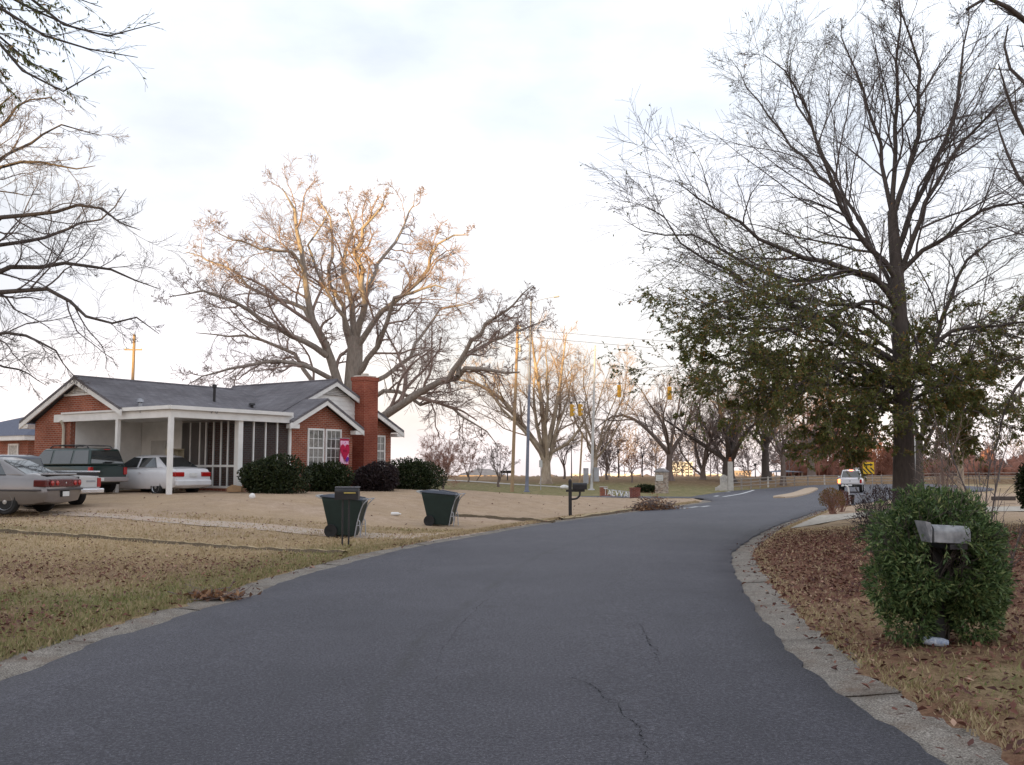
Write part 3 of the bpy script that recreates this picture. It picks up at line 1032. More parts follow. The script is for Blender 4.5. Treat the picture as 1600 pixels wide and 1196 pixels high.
# chimney
ch = MB()
ch.span((10.42, 0.75, -0.3), (11.3, 1.52, 4.78))
co = ch.build('chimney', MT['chimney'], house, bevel=0.015)
MB().span((10.39, 0.72, 4.78), (11.33, 1.55, 4.95)).build('chimney_collar', MT['chimney'], co, bevel=0.01)
MB().prism([(10.46, 0.8, 4.95), (11.25, 0.8, 4.95), (11.25, 1.47, 4.95), (10.46, 1.47, 4.95)], (0, 0, 0.07)).build('mortar_crown', mat('mortar', (0.62, 0.56, 0.50), (0.48, 0.43, 0.38), 8, 0.9, bmp=0.4), co, bevel=0.03)
MB().lathe([(0.16, 0), (0.17, 0.1), (0.13, 0.1)], 12, c=(10.86, 1.14, 5.02)).build('flue', bpy.data.materials['mortar'], co)

# windows ------------------------------------------------------------
CURT = mat('net_curtain', (0.62, 0.60, 0.56), (0.36, 0.35, 0.33), 9.0, 0.9)
def curtain(parent, x0, x1, y, z0, z1):
    n = 40
    xs = np.linspace(x0, x1, n)
    V = []
    for x in xs:
        d = 0.025 * math.sin((x - x0) * 42) + 0.01 * math.sin(x * 91)
        V += [(x, y + d, z0), (x, y + d * 0.6, z1)]
    MB().add(V, [(2 * i, 2 * i + 2, 2 * i + 3, 2 * i + 1) for i in range(n - 1)]).build('curtain', CURT, parent, smooth=60)
def win_glass():
    m, n, b = new_mat('house_window_glass')
    out = n.nodes['Material Output']
    gl = n.nodes.new('ShaderNodeBsdfGlossy'); gl.inputs['Roughness'].default_value = 0.03
    tr = n.nodes.new('ShaderNodeBsdfTransparent'); tr.inputs['Color'].default_value = (0.75, 0.78, 0.78, 1)
    fr = n.nodes.new('ShaderNodeFresnel'); fr.inputs['IOR'].default_value = 1.5
    mx = n.nodes.new('ShaderNodeMixShader')
    f2 = math_n(n, 'ADD', math_n(n, 'MULTIPLY', fr.outputs[0], 0.9), nz(n, 1.2, 2) and 0.06)
    n.links.new(f2, mx.inputs[0]); n.links.new(tr.outputs[0], mx.inputs[1]); n.links.new(gl.outputs[0], mx.inputs[2])
    n.links.new(mx.outputs[0], out.inputs['Surface'])
    return m
MT['winglass'] = win_glass()
DARK = mat('dark_interior', (0.05, 0.045, 0.04), (0.03, 0.028, 0.026), 3, 0.9)

def sash_window(x0, x1, z0, z1, y, parent=house, cols=3, split=0.5):
    """double-hung window standing in a wall whose face is at local y, looking towards -y"""
    f = MB()
    t = 0.075
    for a, b in (((x0, y - 0.05, z0), (x0 + t, y + 0.02, z1)), ((x1 - t, y - 0.05, z0), (x1, y + 0.02, z1)),
                 ((x0 + t, y - 0.05, z1 - t), (x1 - t, y + 0.02, z1)), ((x0 + t, y - 0.05, z0), (x1 - t, y + 0.02, z0 + t))):
        f.span(a, b)
    wo = f.build('window', W, parent)
    MB().span((x0 - 0.06, y - 0.11, z0 - 0.06), (x1 + 0.06, y - 0.002, z0)).build('sill', W, wo)
    ix0, ix1, iz0, iz1 = x0 + t, x1 - t, z0 + t, z1 - t
    zm = iz0 + (iz1 - iz0) * split
    MB().span((ix0, y - 0.04, zm - 0.03), (ix1, y + 0.0, zm + 0.03)).build('meeting_rail', W, wo)
    cw = (ix1 - ix0) / cols
    for k in range(1, cols):
        for (za, zb) in ((iz0, zm - 0.03), (zm + 0.03, iz1)):
            MB().span((ix0 + cw * k - 0.014, y - 0.03, za), (ix0 + cw * k + 0.014, y - 0.005, zb)).build('muntin', W, wo)
    for (za, zb) in ((iz0, zm - 0.03), (zm + 0.03, iz1)):
        zz = (za + zb) / 2
        MB().span((ix0, y - 0.026, zz - 0.012), (ix1, y - 0.008, zz + 0.012)).build('muntin', W, wo)
    for (za, zb) in ((iz0, zm - 0.03), (zm + 0.03, iz1)):
        for k in range(cols):
            MB().add([(ix0 + cw * k, y - 0.018, za), (ix0 + cw * (k + 1), y - 0.018, za), (ix0 + cw * (k + 1), y - 0.018, zb), (ix0 + cw * k, y - 0.018, zb)],
                     [(0, 1, 2, 3)]).build('pane', MT['winglass'], wo)
    curtain(wo, ix0, ix1, y - 0.0045 + 0.03 - 0.02, iz0, iz1) if False else None
    MB().add([(ix0, y - 0.003, iz0), (ix1, y - 0.003, iz0), (ix1, y - 0.003, iz1), (ix0, y - 0.003, iz1)], [(0, 1, 2, 3)]).build('blind', CURT, wo)
    return wo
sash_window(6.32, 7.22, 1.0, 2.55, 0)
sash_window(7.30, 8.20, 1.0, 2.55, 0)
sash_window(11.72, 12.62, 1.05, 2.45, 1.5, cols=3)

# carport and porch ----------------------------------------------------
MB().span((-0.22, -0.22, 2.98), (5.30, 2.75, 3.09)).build('carport_roof', mat('roll_roofing', (0.16, 0.16, 0.17), (0.11, 0.11, 0.12), 4, 0.9), house)
MB().span((-0.22, 2.75, 2.98), (0.02, 6.2, 3.04)).build('carport_roof', W, house)
MB().span((-0.16, -0.16, 2.70), (5.44, -0.02, 2.975)).build('front_beam', W, house)
MB().span((-0.16, -0.02, 2.70), (-0.02, 6.75, 2.975)).build('side_beam', W, house)
MB().span((-0.26, -0.28, 2.97), (5.30, -0.225, 3.10)).build('gutter', W, house)
MB().span((-0.28, -0.225, 2.972), (-0.225, 2.5, 3.098)).build('gutter', W, house)
MB().span((-0.02, -0.02, 2.78), (5.46, 5.9, 2.80)).build('carport_ceiling', W, house)
for (x, y, wd) in ((-0.09, -0.09, 0.15), (-0.09, 2.85, 0.14)):
    MB().span((x - wd / 2, y - wd / 2, -0.3), (x + wd / 2, y + wd / 2, 2.70)).build('carport_post', W, house, bevel=0.012)
MB().tube([(-0.22, 6.2, 2.75), (-0.12, 6.2, 2.6), (-0.08, 6.2, 2.4), (-0.08, 6.2, -0.1)], 0.055, 8).build('downspout', mat('beige_paint', (0.60, 0.55, 0.45), (0.5, 0.46, 0.38), 3, 0.6), house)
# little bent wires of old light hooks on the beams
MB().tube(catmull([(-0.175, 1.0, 2.98), (-0.2, 1.25, 3.1), (-0.2, 1.45, 3.08), (-0.175, 1.5, 2.9)], 10), 0.012, 5).build('hook', MT['metal'], house)
MB().tube(catmull([(1.5, -0.175, 2.9), (1.6, -0.2, 3.04), (1.72, -0.2, 2.9), (1.78, -0.2, 3.03)], 10), 0.012, 5).build('hook', MT['metal'], house)
# back walls of the carport
for k in range(15):
    z = -0.02 + k * 0.19
    MB().add([(0.22, 5.875, z), (3.02, 5.875, z), (3.02, 5.895, z + 0.19), (0.22, 5.895, z + 0.19), (0.22, 5.9, z), (3.02, 5.9, z), (3.02, 5.9, z + 0.19), (0.22, 5.9, z + 0.19)],
             [(0, 1, 2, 3), (0, 4, 5, 1), (0, 3, 7, 4), (1, 5, 6, 2)]).build('siding_board', W, house)
wallbox((0.2, 5.9, -0.3), (5.47, 6.0, 2.85), W, 'carport_wall')
wallbox((3.05, 3.3, -0.3), (3.15, 5.87, 2.85), W, 'storage_wall')
for k in range(15):
    z = -0.02 + k * 0.19
    MB().add([(3.025, 3.4, z), (3.025, 5.87, z), (3.045, 5.87, z + 0.19), (3.045, 3.4, z + 0.19), (3.05, 3.4, z), (3.05, 5.87, z), (3.05, 5.87, z + 0.19), (3.05, 3.4, z + 0.19)], [(3, 2, 1, 0), (0, 1, 5, 4), (0, 4, 7, 3), (1, 2, 6, 5)]).build('siding_board', W, house)
wallbox((2.95, 3.3, -0.3), (4.2, 3.38, 2.85), W, 'porch_back_wall')
wallbox((4.3, 3.3, -0.3), (5.46, 3.38, 2.85), BR, 'porch_back_wall')
dr = MB().span((2.99, 4.3, 0.0), (3.024, 5.2, 2.05)).build('carport_door', mat('door_white', (0.60, 0.59, 0.57), (0.52, 0.51, 0.49), 3, 0.6), house)
MB().box((2.975, 4.4, 1.0), (0.05, 0.05, 0.05)).build('door_knob', MT['chrome'], dr, bevel=0.01)
# slab
MB().span((-0.3, -0.3, -0.35), (5.46, 5.9, 0.02)).build('carport_slab', MT['concrete'], house)
# screened porch
def screen_mat():
    m, n, b = new_mat('insect_screen')
    out = n.nodes['Material Output']
    tr = n.nodes.new('ShaderNodeBsdfTransparent')
    df = n.nodes.new('ShaderNodeBsdfDiffuse')
    c = ramp(n, nz(n, 2.5, 4), [(0.3, (0.075, 0.07, 0.068)), (0.7, (0.11, 0.10, 0.10))])
    n.links.new(c, df.inputs['Color'])
    mx = n.nodes.new('ShaderNodeMixShader'); mx.inputs[0].default_value = 0.62
    n.links.new(tr.outputs[0], mx.inputs[1]); n.links.new(df.outputs[0], mx.inputs[2])
    n.links.new(mx.outputs[0], out.inputs['Surface'])
    return m
SCR = screen_mat()
porch = MB().span((2.88, -0.02, 0.42), (5.46, 0.10, 0.50)).build('screened_porch', W, house)
MB().span((2.90, 0.0, -0.3), (5.46, 0.10, 0.42)).build('knee_wall', BR, porch)
MB().span((2.90, 0.10, -0.3), (3.0, 3.3, 0.25)).build('knee_wall', BR, porch)
MB().span((2.84, -0.06, 0.02), (3.06, 0.16, 2.70)).build('corner_post', W, porch, bevel=0.01)
MB().span((5.36, -0.03, 0.5), (5.46, 0.08, 2.70)).build('stud', W, porch)
for s in (3.62, 4.20, 4.78):
    MB().span((s - 0.024, 0.0, 0.5), (s + 0.024, 0.08, 2.70)).build('stud', W, porch)
for a, b in ((3.06, 3.62), (3.62, 4.2), (4.2, 4.78), (4.78, 5.36)):
    MB().add([(a, 0.04, 0.5), (b, 0.04, 0.5), (b, 0.04, 2.7), (a, 0.04, 2.7)], [(0, 1, 2, 3)]).build('screen', SCR, porch)
ts = [0.16, 0.62, 1.0, 1.42, 1.85, 2.2, 2.75, 3.28]
for t in ts[1:]:
    MB().span((2.915, t - 0.021, 0.33), (2.985, t + 0.021, 2.70)).build('stud', W, porch)
for a, b in zip(ts[:-1], ts[1:]):
    MB().add([(2.95, a, 0.33), (2.95, b, 0.33), (2.95, b, 2.7), (2.95, a, 2.7)], [(0, 1, 2, 3)]).build('screen', SCR, porch)
MB().span((2.90, 0.16, 1.02), (2.99, 3.3, 1.10)).build('rail', W, porch)
MB().span((2.90, 0.16, 0.25), (2.99, 3.3, 0.33)).build('rail', W, porch)
# roof vents
MB().tube([(4.7, 3.6, 3.45), (4.7, 3.6, 4.25)], 0.055, 10).lathe([(0.16, 0.0), (0.06, 0.1)], 10, c=(4.7, 3.6, 3.5)).lathe([(0.09, 0), (0.09, 0.12), (0.02, 0.14)], 10, c=(4.7, 3.6, 4.2)).build('vent_pipe', MT['blackpaint'], house)
MB().tube([(6.3, 3.2, 3.2), (6.3, 3.2, 3.56)], 0.06, 10).lathe([(0.05, 0), (0.14, 0.02), (0.12, 0.10), (0.02, 0.12)], 10, c=(6.3, 3.2, 3.54)).build('roof_cowl', MT['blackpaint'], house)
MB().tube([(0.6, 2.6, 3.0), (0.6, 2.6, 3.35)], 0.07, 10).lathe([(0.08, 0), (0.13, 0.03), (0.10, 0.14), (0.02, 0.16)], 10, c=(0.6, 2.6, 3.32)).build('vent_pipe', MT['metal'], house)
# front banner on a bracket
ban = empty('heart_banner', (*house_w(7.98, -0.42), HZ + 1.05), HROT)
tag(ban, 'pink and red heart banner hanging beside the house window', 'banner')
def banner_mat():
    m, n, b = new_mat('banner_cloth')
    tc = n.nodes.new('ShaderNodeTexCoord')
    sp = n.nodes.new('ShaderNodeSeparateXYZ'); n.links.new(tc.outputs['Object'], sp.inputs[0])
    x, z = sp.outputs[0], sp.outputs[2]
    pink = ramp(n, nz(n, 9, 2), [(0.40, (0.85, 0.42, 0.62)), (0.55, (0.90, 0.62, 0.76)), (0.68, (0.72, 0.12, 0.42))])
    border = math_n(n, 'MAXIMUM', math_n(n, 'GREATER_THAN', math_n(n, 'ABSOLUTE', x), 0.235), math_n(n, 'MAXIMUM', math_n(n, 'GREATER_THAN', z, 1.03), math_n(n, 'LESS_THAN', z, 0.10)))
    c = mixc(n, border, pink, (0.42, 0.01, 0.06))
    n.links.new(c, b.inputs['Base Color'])
    b.inputs['Roughness'].default_value = 0.85
    return m
V = []; F_ = []
nx_, nz_ = 9, 12
for j in range(nz_):
    for i in range(nx_):
        u = i / (nx_ - 1) * 2 - 1; v = j / (nz_ - 1)
        zlow = 0.10 * abs(u) ** 1.5
        V.append((u * 0.27, 0.02 * math.sin(u * 4 + v * 2) * (1 - v), zlow * (1 - v) + v * 1.12))
F_ = [(j * nx_ + i, j * nx_ + i + 1, (j + 1) * nx_ + i + 1, (j + 1) * nx_ + i) for j in range(nz_ - 1) for i in range(nx_ - 1)]
MB().add(V, F_).build('cloth', banner_mat(), ban, smooth=60)
hp = []
for k in range(40):
    a = k / 40 * 2 * math.pi
    hp.append((0.262 * (math.sin(a) ** 3), -0.035, 0.60 + 0.027 * (13 * math.cos(a) - 5 * math.cos(2 * a) - 2 * math.cos(3 * a) - math.cos(4 * a)) * 0.9))
MB().prism(hp, (0, 0.005, 0)).build('heart', mat('red_felt', (0.55, 0.012, 0.07), (0.48, 0.01, 0.06), 12, 0.9), ban)
MB().prism([(0.03, -0.04, 0.24), (0.12, -0.04, 0.40), (0.21, -0.04, 0.36), (0.21, -0.04, 0.24), (0.12, -0.04, 0.17)], (0, 0.004, 0)).build('patch', mat('purple_felt', (0.16, 0.03, 0.36), (0.13, 0.025, 0.30), 12, 0.9), ban)
for k in range(4):
    MB().box((-0.09 + 0.06 * k, -0.041, 0.62), (0.022, 0.003, 0.10)).build('stitched_mark', mat('dark_red_thread', (0.25, 0.005, 0.03), None, 12, 0.9) if k == 0 else bpy.data.materials['dark_red_thread'], ban)
MB().tube([(-0.62, 0.40, 1.10), (-0.30, 0.0, 1.13), (0.30, 0.0, 1.13)], 0.014, 6).build('bracket_rod', MT['metal'], ban)
# things in the carport
cab = MB().span((-0.28, -0.2, 0), (0.28, 0.2, 0.55)).span((-0.28, -0.18, 0.55), (-0.26, 0.2, 1.05)).span((0.26, -0.18, 0.55), (0.28, 0.2, 1.05)).span((-0.28, -0.2, 1.05), (0.28, 0.2, 1.09)).span((-0.26, 0.17, 0.55), (0.26, 0.2, 1.05)).span((-0.26, -0.18, 0.78), (0.26, 0.17, 0.80))
q = house_w(2.45, 3.0)
cab = cab.build('shelf_cabinet', mat('cream_enamel', (0.62, 0.56, 0.42), (0.55, 0.50, 0.38), 4, 0.5), None, bevel=0.006)
cab.location = (q[0], q[1], HZ + 0.62); cab.rotation_euler = (0, 0, HROT)
tag(cab, 'small cream shelf cabinet inside the carport beside the porch screen', 'cabinet')
q = house_w(2.45, 3.0)
st = MB().span((-0.32, -0.25, 0.0), (0.32, 0.25, 0.06)).build('table_top', MT['wood'])
tb = empty('utility_table', (q[0], q[1], HZ + 0.02), HROT); tag(tb, 'low wooden table under the cream cabinet in the carport', 'table')
st.parent = tb; st.location = (0, 0, 0.54)
for sx_, sy_ in ((-1, -1), (-1, 1), (1, -1), (1, 1)):
    MB().span((sx_ * 0.28 - 0.03, sy_ * 0.2 - 0.03, 0), (sx_ * 0.28 + 0.03, sy_ * 0.2 + 0.03, 0.54)).build('leg', MT['wood'], tb)
q = house_w(1.15, 5.55)
fz = MB().span((-0.75, -0.28, 0), (0.75, 0.28, 0.92)).build('chest_freezer', mat('freezer_enamel', (0.50, 0.49, 0.47), (0.44, 0.43, 0.41), 3, 0.45), bevel=0.02)
fz.location = (q[0], q[1], HZ + 0.02); fz.rotation_euler = (0, 0, HROT)
tag(fz, 'pale chest freezer against the white carport wall', 'freezer')
MB().span((-0.77, -0.30, 0.925), (0.77, 0.29, 1.0)).build('lid', bpy.data.materials['freezer_enamel'], fz, bevel=0.015)
q = house_w(0.55, 2.2)

# ---- neighbour's house at the left edge of the picture
nbp = at(42, 731, 47.0)
nb = empty('neighbour_house', (nbp[0] , nbp[1], gz(nbp[0], nbp[1]) - 0.05), HROT)
tag(nb, 'red brick house with slate blue roof behind the parked cars at far left', 'house')
NBH = 2.5
MB().prism([(0, 0, -0.3), (0, 9, -0.3), (0, 9, NBH), (0, 0, NBH)], (9, 0, 0)).build('wall', BR, nb)
MB().prism([(-0.45, -0.45, NBH + 0.0), (-0.45, 9.5, NBH), (9.5, 9.5, NBH), (9.5, -0.45, NBH)], (0, 0, 0.22)).build('fascia', W, nb)
MB().add([(-0.5, -0.5, NBH + 0.22), (-0.5, 9.5, NBH + 0.22), (9.5, 9.5, NBH + 0.22), (9.5, -0.5, NBH + 0.22), (4.2, 4.2, 4.35), (4.8, 4.8, 4.35)],
         [(0, 4, 1), (1, 4, 5, 2), (2, 5, 3), (3, 5, 4, 0), (0, 1, 2, 3)]).build('roof', mat('slate_blue_shingles', (0.13, 0.14, 0.19), (0.09, 0.10, 0.14), 14, 0.9, bmp=0.3), nb)
def side_window(x, y0, y1, z0, z1, parent):
    t = 0.09
    f = MB()
    for a, b in (((x - 0.06, y0, z0), (x + 0.02, y0 + t, z1)), ((x - 0.06, y1 - t, z0), (x + 0.02, y1, z1)), ((x - 0.06, y0 + t, z1 - t), (x + 0.02, y1 - t, z1)), ((x - 0.06, y0 + t, z0), (x + 0.02, y1 - t, z0 + t))):
        f.span(a, b)
    o_ = f.build('window', W, parent)
    zm = (z0 + z1) / 2
    MB().span((x - 0.05, y0 + t, zm - 0.03), (x, y1 - t, zm + 0.03)).build('meeting_rail', W, o_)
    MB().add([(x - 0.02, y0 + t, z0 + t), (x - 0.02, y1 - t, z0 + t), (x - 0.02, y1 - t, zm), (x - 0.02, y0 + t, zm)], [(0, 1, 2, 3)]).build('pane', MT['glass'], o_)
    MB().add([(x - 0.015, y0 + t, zm), (x - 0.015, y1 - t, zm), (x - 0.015, y1 - t, z1 - t), (x - 0.015, y0 + t, z1 - t)], [(0, 1, 2, 3)]).build('blind', CURT, o_)
side_window(0, 0.75, 1.65, 0.9, 2.35, nb)
side_window(0, 4.2, 5.1, 0.9, 2.35, nb)

# ================================================================== CARS
def paint(name, c, metal=0.3, rough=0.32):
    m, n, b = new_mat(name)
    n.links.new(ramp(n, nz(n, 2.5, 4), [(0.3, c), (0.7, tuple(x * 0.88 for x in c))]), b.inputs['Base Color'])
    b.inputs['Metallic'].default_value = metal
    b.inputs['Roughness'].default_value = rough
    b.inputs['Coat Weight'].default_value = 0.6
    b.inputs['Coat Roughness'].default_value = 0.08
    return m
CARGLASS = glass_mat('car_glass', (0.02, 0.025, 0.028), 0.03)

def loft_body(stations):
    """stations: (x, z_low, z_mid, z_belt, z_top, w_low, w_mid, w_belt, w_top)"""
    mb = MB(); rings = []
    for (x, zl, zm, zb, zt, wl, wm, wb, wt) in stations:
        half = [(wl * 0.5, zl), (wl, zl + 0.03), (wm * 0.985, zl + 0.14), (wm, zm), (wb, zb), (wt, zt - 0.02), (wt * 0.55, zt), (0, zt + 0.012)]
        ring = [(x, y, z) for (y, z) in half] + [(x, -y, z) for (y, z) in half[:-1][::-1]]
        rings.append(ring)
    k = len(rings[0])
    for r_ in rings:
        mb.v += r_
    for i in range(len(rings) - 1):
        for j in range(k):
            a = i * k + j; b = i * k + (j + 1) % k
            mb.f.append((a, a + k, b + k, b)); mb.m.append(0)
    mb.f.append(tuple(range(k))); mb.m.append(0)
    mb.f.append(tuple(range((len(rings) - 1) * k, len(rings) * k))[::-1]); mb.m.append(0)
    return mb

def cut_arches(ob, xs, r, wid, zc):
    """round wheel openings, cut once and kept as plain mesh"""
    cutters = []
    for x in xs:
        c = MB().lathe([(r, -wid), (r, wid)], 24, 'Y', (x, 0, zc)).build('cutter', MT['dark'])
        b = ob.modifiers.new('cut', 'BOOLEAN'); b.object = c; b.operation = 'DIFFERENCE'; b.solver = 'EXACT'
        cutters.append(c)
    bpy.context.view_layer.update()
    dg = bpy.context.evaluated_depsgraph_get()
    me = bpy.data.meshes.new_from_object(ob.evaluated_get(dg))
    ob.modifiers.clear()
    old = ob.data; ob.data = me; bpy.data.meshes.remove(old)
    for c in cutters:
        bpy.data.objects.remove(c)
    me.polygons.foreach_set('use_smooth', [True] * len(me.polygons))
    me.set_sharp_from_angle(angle=R(42))

_wheel = {}
def wheel(parent, x, y, r, side, w=0.21, spokes=8):
    key = (round(r, 3), w, spokes)
    if key not in _wheel:
        t = MB().lathe([(r * 0.62, -w / 2), (r * 0.9, -w / 2), (r * 0.985, -w / 2 + 0.03), (r, -w / 4), (r, w / 4), (r * 0.985, w / 2 - 0.03), (r * 0.9, w / 2), (r * 0.62, w / 2 - 0.01)], 28, 'Y').mesh('tyre', MT['dark'], 40)
        rim = MB().lathe([(r * 0.66, w / 2 - 0.02), (r * 0.64, w / 2 + 0.005), (r * 0.58, w / 2 - 0.02)], 28, 'Y')
        rim.lathe([(r * 0.6, w / 2 - 0.075), (0.0001, w / 2 - 0.075)], 24, 'Y', m=1)
        rim.lathe([(r * 0.2, w / 2 - 0.03), (r * 0.17, w / 2 + 0.0), (0.0001, w / 2 + 0.005)], 16, 'Y')
        for k in range(spokes):
            a = k / spokes * 2 * math.pi
            rim.box((math.cos(a) * r * 0.38, w / 2 - 0.035, math.sin(a) * r * 0.38), (r * 0.46, 0.035, r * 0.14), ry=-a)
        _wheel[key] = (t, rim.mesh('rim', [MT['alloy'], MT['dark']], 30))
    t, rm = _wheel[key]
    wo = bpy.data.objects.new('wheel', None); link(wo, parent)
    wo.location = (x, y, r); wo.rotation_euler = (0, 0, 0 if side > 0 else math.pi)
    obj('tyre', t, wo); obj('rim', rm, wo)
    return wo

def pane(parent, q, out, name='window', m=None, inset=0.06, lift=0.012):
    """glass panel on a face given by 4 corners, pushed out along 'out'"""
    q = np.array(q, float); c = q.mean(0)
    n_ = np.cross(q[1] - q[0], q[3] - q[0]); n_ /= np.linalg.norm(n_)
    if np.dot(n_, np.array(out, float)) < 0:
        n_ = -n_
    p = []
    for i in range(4):
        a, b = q[(i + 1) % 4] - q[i], q[(i - 1) % 4] - q[i]
        p.append(q[i] + a / np.linalg.norm(a) * inset + b / np.linalg.norm(b) * inset)
    p = np.array(p)
    front = p + n_ * lift; back = p - n_ * 0.03
    return MB().add(list(front) + list(back), [(0, 1, 2, 3), (4, 7, 6, 5)] + [(i, i + 4, (i + 1) % 4 + 4, (i + 1) % 4) for i in range(4)]).build(name, m or CARGLASS, parent)

def cabin(parent, m, xr0, xr1, xf1, xf0, zb, zt, wb, wt, cuts, name='cabin', bevel=0.07):
    """glasshouse: rear base/top, front top/base x; belt and roof z; half widths. cuts = pillar positions (fractions)"""
    mb = MB()
    nst = 5
    bot = [(xr0, wb * 0.93), (xr0 * 0.6 + xf0 * 0.4, wb), (xf0, wb * 0.95)]
    V = []
    # ring at belt, ring at roof edge, ring roof inner
    def ringpts(x_r, x_f, w_, z):
        return [(x_r, -w_, z), (x_f, -w_, z), (x_f, w_, z), (x_r, w_, z)]
    V += ringpts(xr0, xf0, wb, zb)
    V += ringpts(xr1, xf1, wt, zt - 0.02)
    V += ringpts(xr1 + 0.22, xf1 - 0.22, wt * 0.72, zt + 0.035)
    F_ = [(0, 1, 5, 4), (1, 2, 6, 5), (2, 3, 7, 6), (3, 0, 4, 7), (4, 5, 9, 8), (5, 6, 10, 9), (6, 7, 11, 10), (7, 4, 8, 11), (8, 9, 10, 11), (3, 2, 1, 0)]
    mb.add(V, F_)
    co = mb.build(name, m, parent, smooth=50, bevel=bevel, seg=3)
    V = np.array(V)
    pane(co, [V[1], V[2], V[6], V[5]], (1, 0, 0.5), 'windshield', inset=0.055)
    pane(co, [V[3], V[0], V[4], V[7]], (-1, 0, 0.5), 'rear_window', inset=0.075)
    for sgn, (a, b, c, d) in ((-1, (0, 1, 5, 4)), (1, (3, 2, 6, 7))):
        A, B, C_, D_ = V[a], V[b], V[c], V[d]
        fr = [0.0] + cuts + [1.0]
        for k in range(len(fr) - 1):
            f0, f1 = fr[k], fr[k + 1]
            g0 = np.clip((f0 * (B[0] - A[0]) + A[0] - D_[0]) / (C_[0] - D_[0]), 0, 1); g1 = np.clip((f1 * (B[0] - A[0]) + A[0] - D_[0]) / (C_[0] - D_[0]), 0, 1)
            q = [A + (B - A) * f0, A + (B - A) * f1, D_ + (C_ - D_) * g1, D_ + (C_ - D_) * g0]
            # triangle-like quarter lights at the ends keep a small top edge
            if np.linalg.norm(q[2] - q[3]) < 0.12:
                continue
            pane(co, q, (0, sgn, 0.2), 'side_window', inset=0.055)
    return co

def box_part(name, a, b, m, parent, bevel=0.012):
    return MB().span(a, b).build(name, m, parent, bevel=bevel)

def car_root(name, u_or_xy, heading_az, label, cat, z=None, dz=0.0):
    x, y = u_or_xy
    rz = R(90) - heading_az          # azimuth measured from +Y towards +X
    o = empty(name, (x, y, gz(x, y) + 0.02 + dz if z is None else z), rz)
    tag(o, label, cat)
    return o

def mirror_hand(parent, x, y, z, m):
    for s in (1, -1):
        MB().box((x, s * y, z), (0.10, 0.18, 0.12)).build('wing_mirror', m, parent, bevel=0.03)

def heading(az):
    return np.array([math.sin(az), math.cos(az)]), np.array([math.cos(az), -math.sin(az)])   # forward, right

def place_by_corner(corner, az, L, Wd, which):
    f, r = heading(az)
    # corner = rear-left or rear-right
    c = np.array(corner) + f * L / 2
    return c + r * Wd / 2 if which == 'RL' else c - r * Wd / 2

# ---- silver saloon, nose to the left
az = R(-84)
L_, W_ = 5.0, 1.84
c = place_by_corner(at(70, 760, 24.9)[:2], az, L_, W_, 'RL')
car = car_root('silver_sedan', c, az, 'silver sedan with wide dark red tail light panel at left edge', 'car')
PM = paint('silver_paint', (0.22, 0.205, 0.205), 0.5, 0.32)
body = loft_body([(-2.5, 0.42, 0.58, 0.72, 0.80, 0.70, 0.80, 0.74, 0.70), (-2.42, 0.30, 0.60, 0.86, 0.98, 0.78, 0.87, 0.80, 0.72), (-2.1, 0.24, 0.60, 0.90, 1.05, 0.82, 0.91, 0.86, 0.74),
                  (-1.3, 0.22, 0.60, 0.90, 1.06, 0.84, 0.925, 0.90, 0.78), (0, 0.20, 0.60, 0.88, 0.98, 0.85, 0.925, 0.90, 0.80), (1.1, 0.20, 0.60, 0.86, 0.97, 0.84, 0.925, 0.88, 0.74),
                  (1.9, 0.22, 0.56, 0.78, 0.88, 0.82, 0.90, 0.84, 0.70), (2.35, 0.26, 0.52, 0.66, 0.74, 0.74, 0.84, 0.76, 0.6), (2.5, 0.36, 0.5, 0.58, 0.62, 0.6, 0.7, 0.62, 0.5)]).build('body', PM, car)
cut_arches(body, [-1.42, 1.45], 0.375, 1.2, 0.33)
cabin(car, PM, -1.95, -1.05, 0.35, 1.25, 0.98, 1.44, 0.82, 0.60, [0.16, 0.56])
for x in (-1.42, 1.45):
    for s in (1, -1):
        wheel(car, x, s * 0.80, 0.325, s, 0.22, 9)
MB().box((0, 0, 0.42), (4.3, 1.5, 0.3)).build('underbody', MT['dark'], car)
tl = MB().span((-2.535, -0.70, 0.70), (-2.40, 0.70, 0.90)).build('tail_light_panel', MT['dark_lens'], car, bevel=0.02)
for s in (1, -1):
    box_part('tail_light', (-2.51, s * 0.66 - 0.12, 0.705), (-2.16, s * 0.66 + 0.235, 0.895), MT['dark_lens'], car, 0.03)
    for k, yy in enumerate((0.42, 0.64)):
        MB().lathe([(0.065, 0), (0.06, -0.02), (0.0001, -0.024)], 16, 'X', (-2.533, s * yy, 0.80)).build('round_lamp', MT['red_lens'], tl)
MB().lathe([(0.03, 0), (0.0001, -0.012)], 12, 'X', (-2.533, 0, 0.80)).build('badge', MT['chrome'], tl)
box_part('bumper_strip', (-2.555, -0.80, 0.605), (-2.38, 0.80, 0.655), mat('bumper_trim', (0.06, 0.055, 0.06), None, 5, 0.5), car)
for s in (1, -1):
    box_part('side_strip', (-2.4, s * 0.925 - 0.012, 0.60), (2.0, s * 0.925 + 0.012, 0.645), bpy.data.materials['bumper_trim'], car, 0.006)
box_part('license_recess', (-2.53, -0.20, 0.44), (-2.42, 0.20, 0.60), MT['dark'], car)
box_part('license_plate', (-2.545, -0.15, 0.45), (-2.528, 0.15, 0.58), MT['plate'], car, 0.004)
box_part('trunk_lip', (-2.45, -0.66, 1.0), (-2.2, 0.66, 1.05), PM, car, 0.03)
mirror_hand(car, 0.85, 1.0, 1.0, PM)
for s in (1, -1):
    for x in (-0.35, 0.65):
        box_part('door_handle', (x - 0.09, s * 0.925 - 0.02, 0.80), (x + 0.09, s * 0.925 + 0.015, 0.83), PM, car, 0.008)

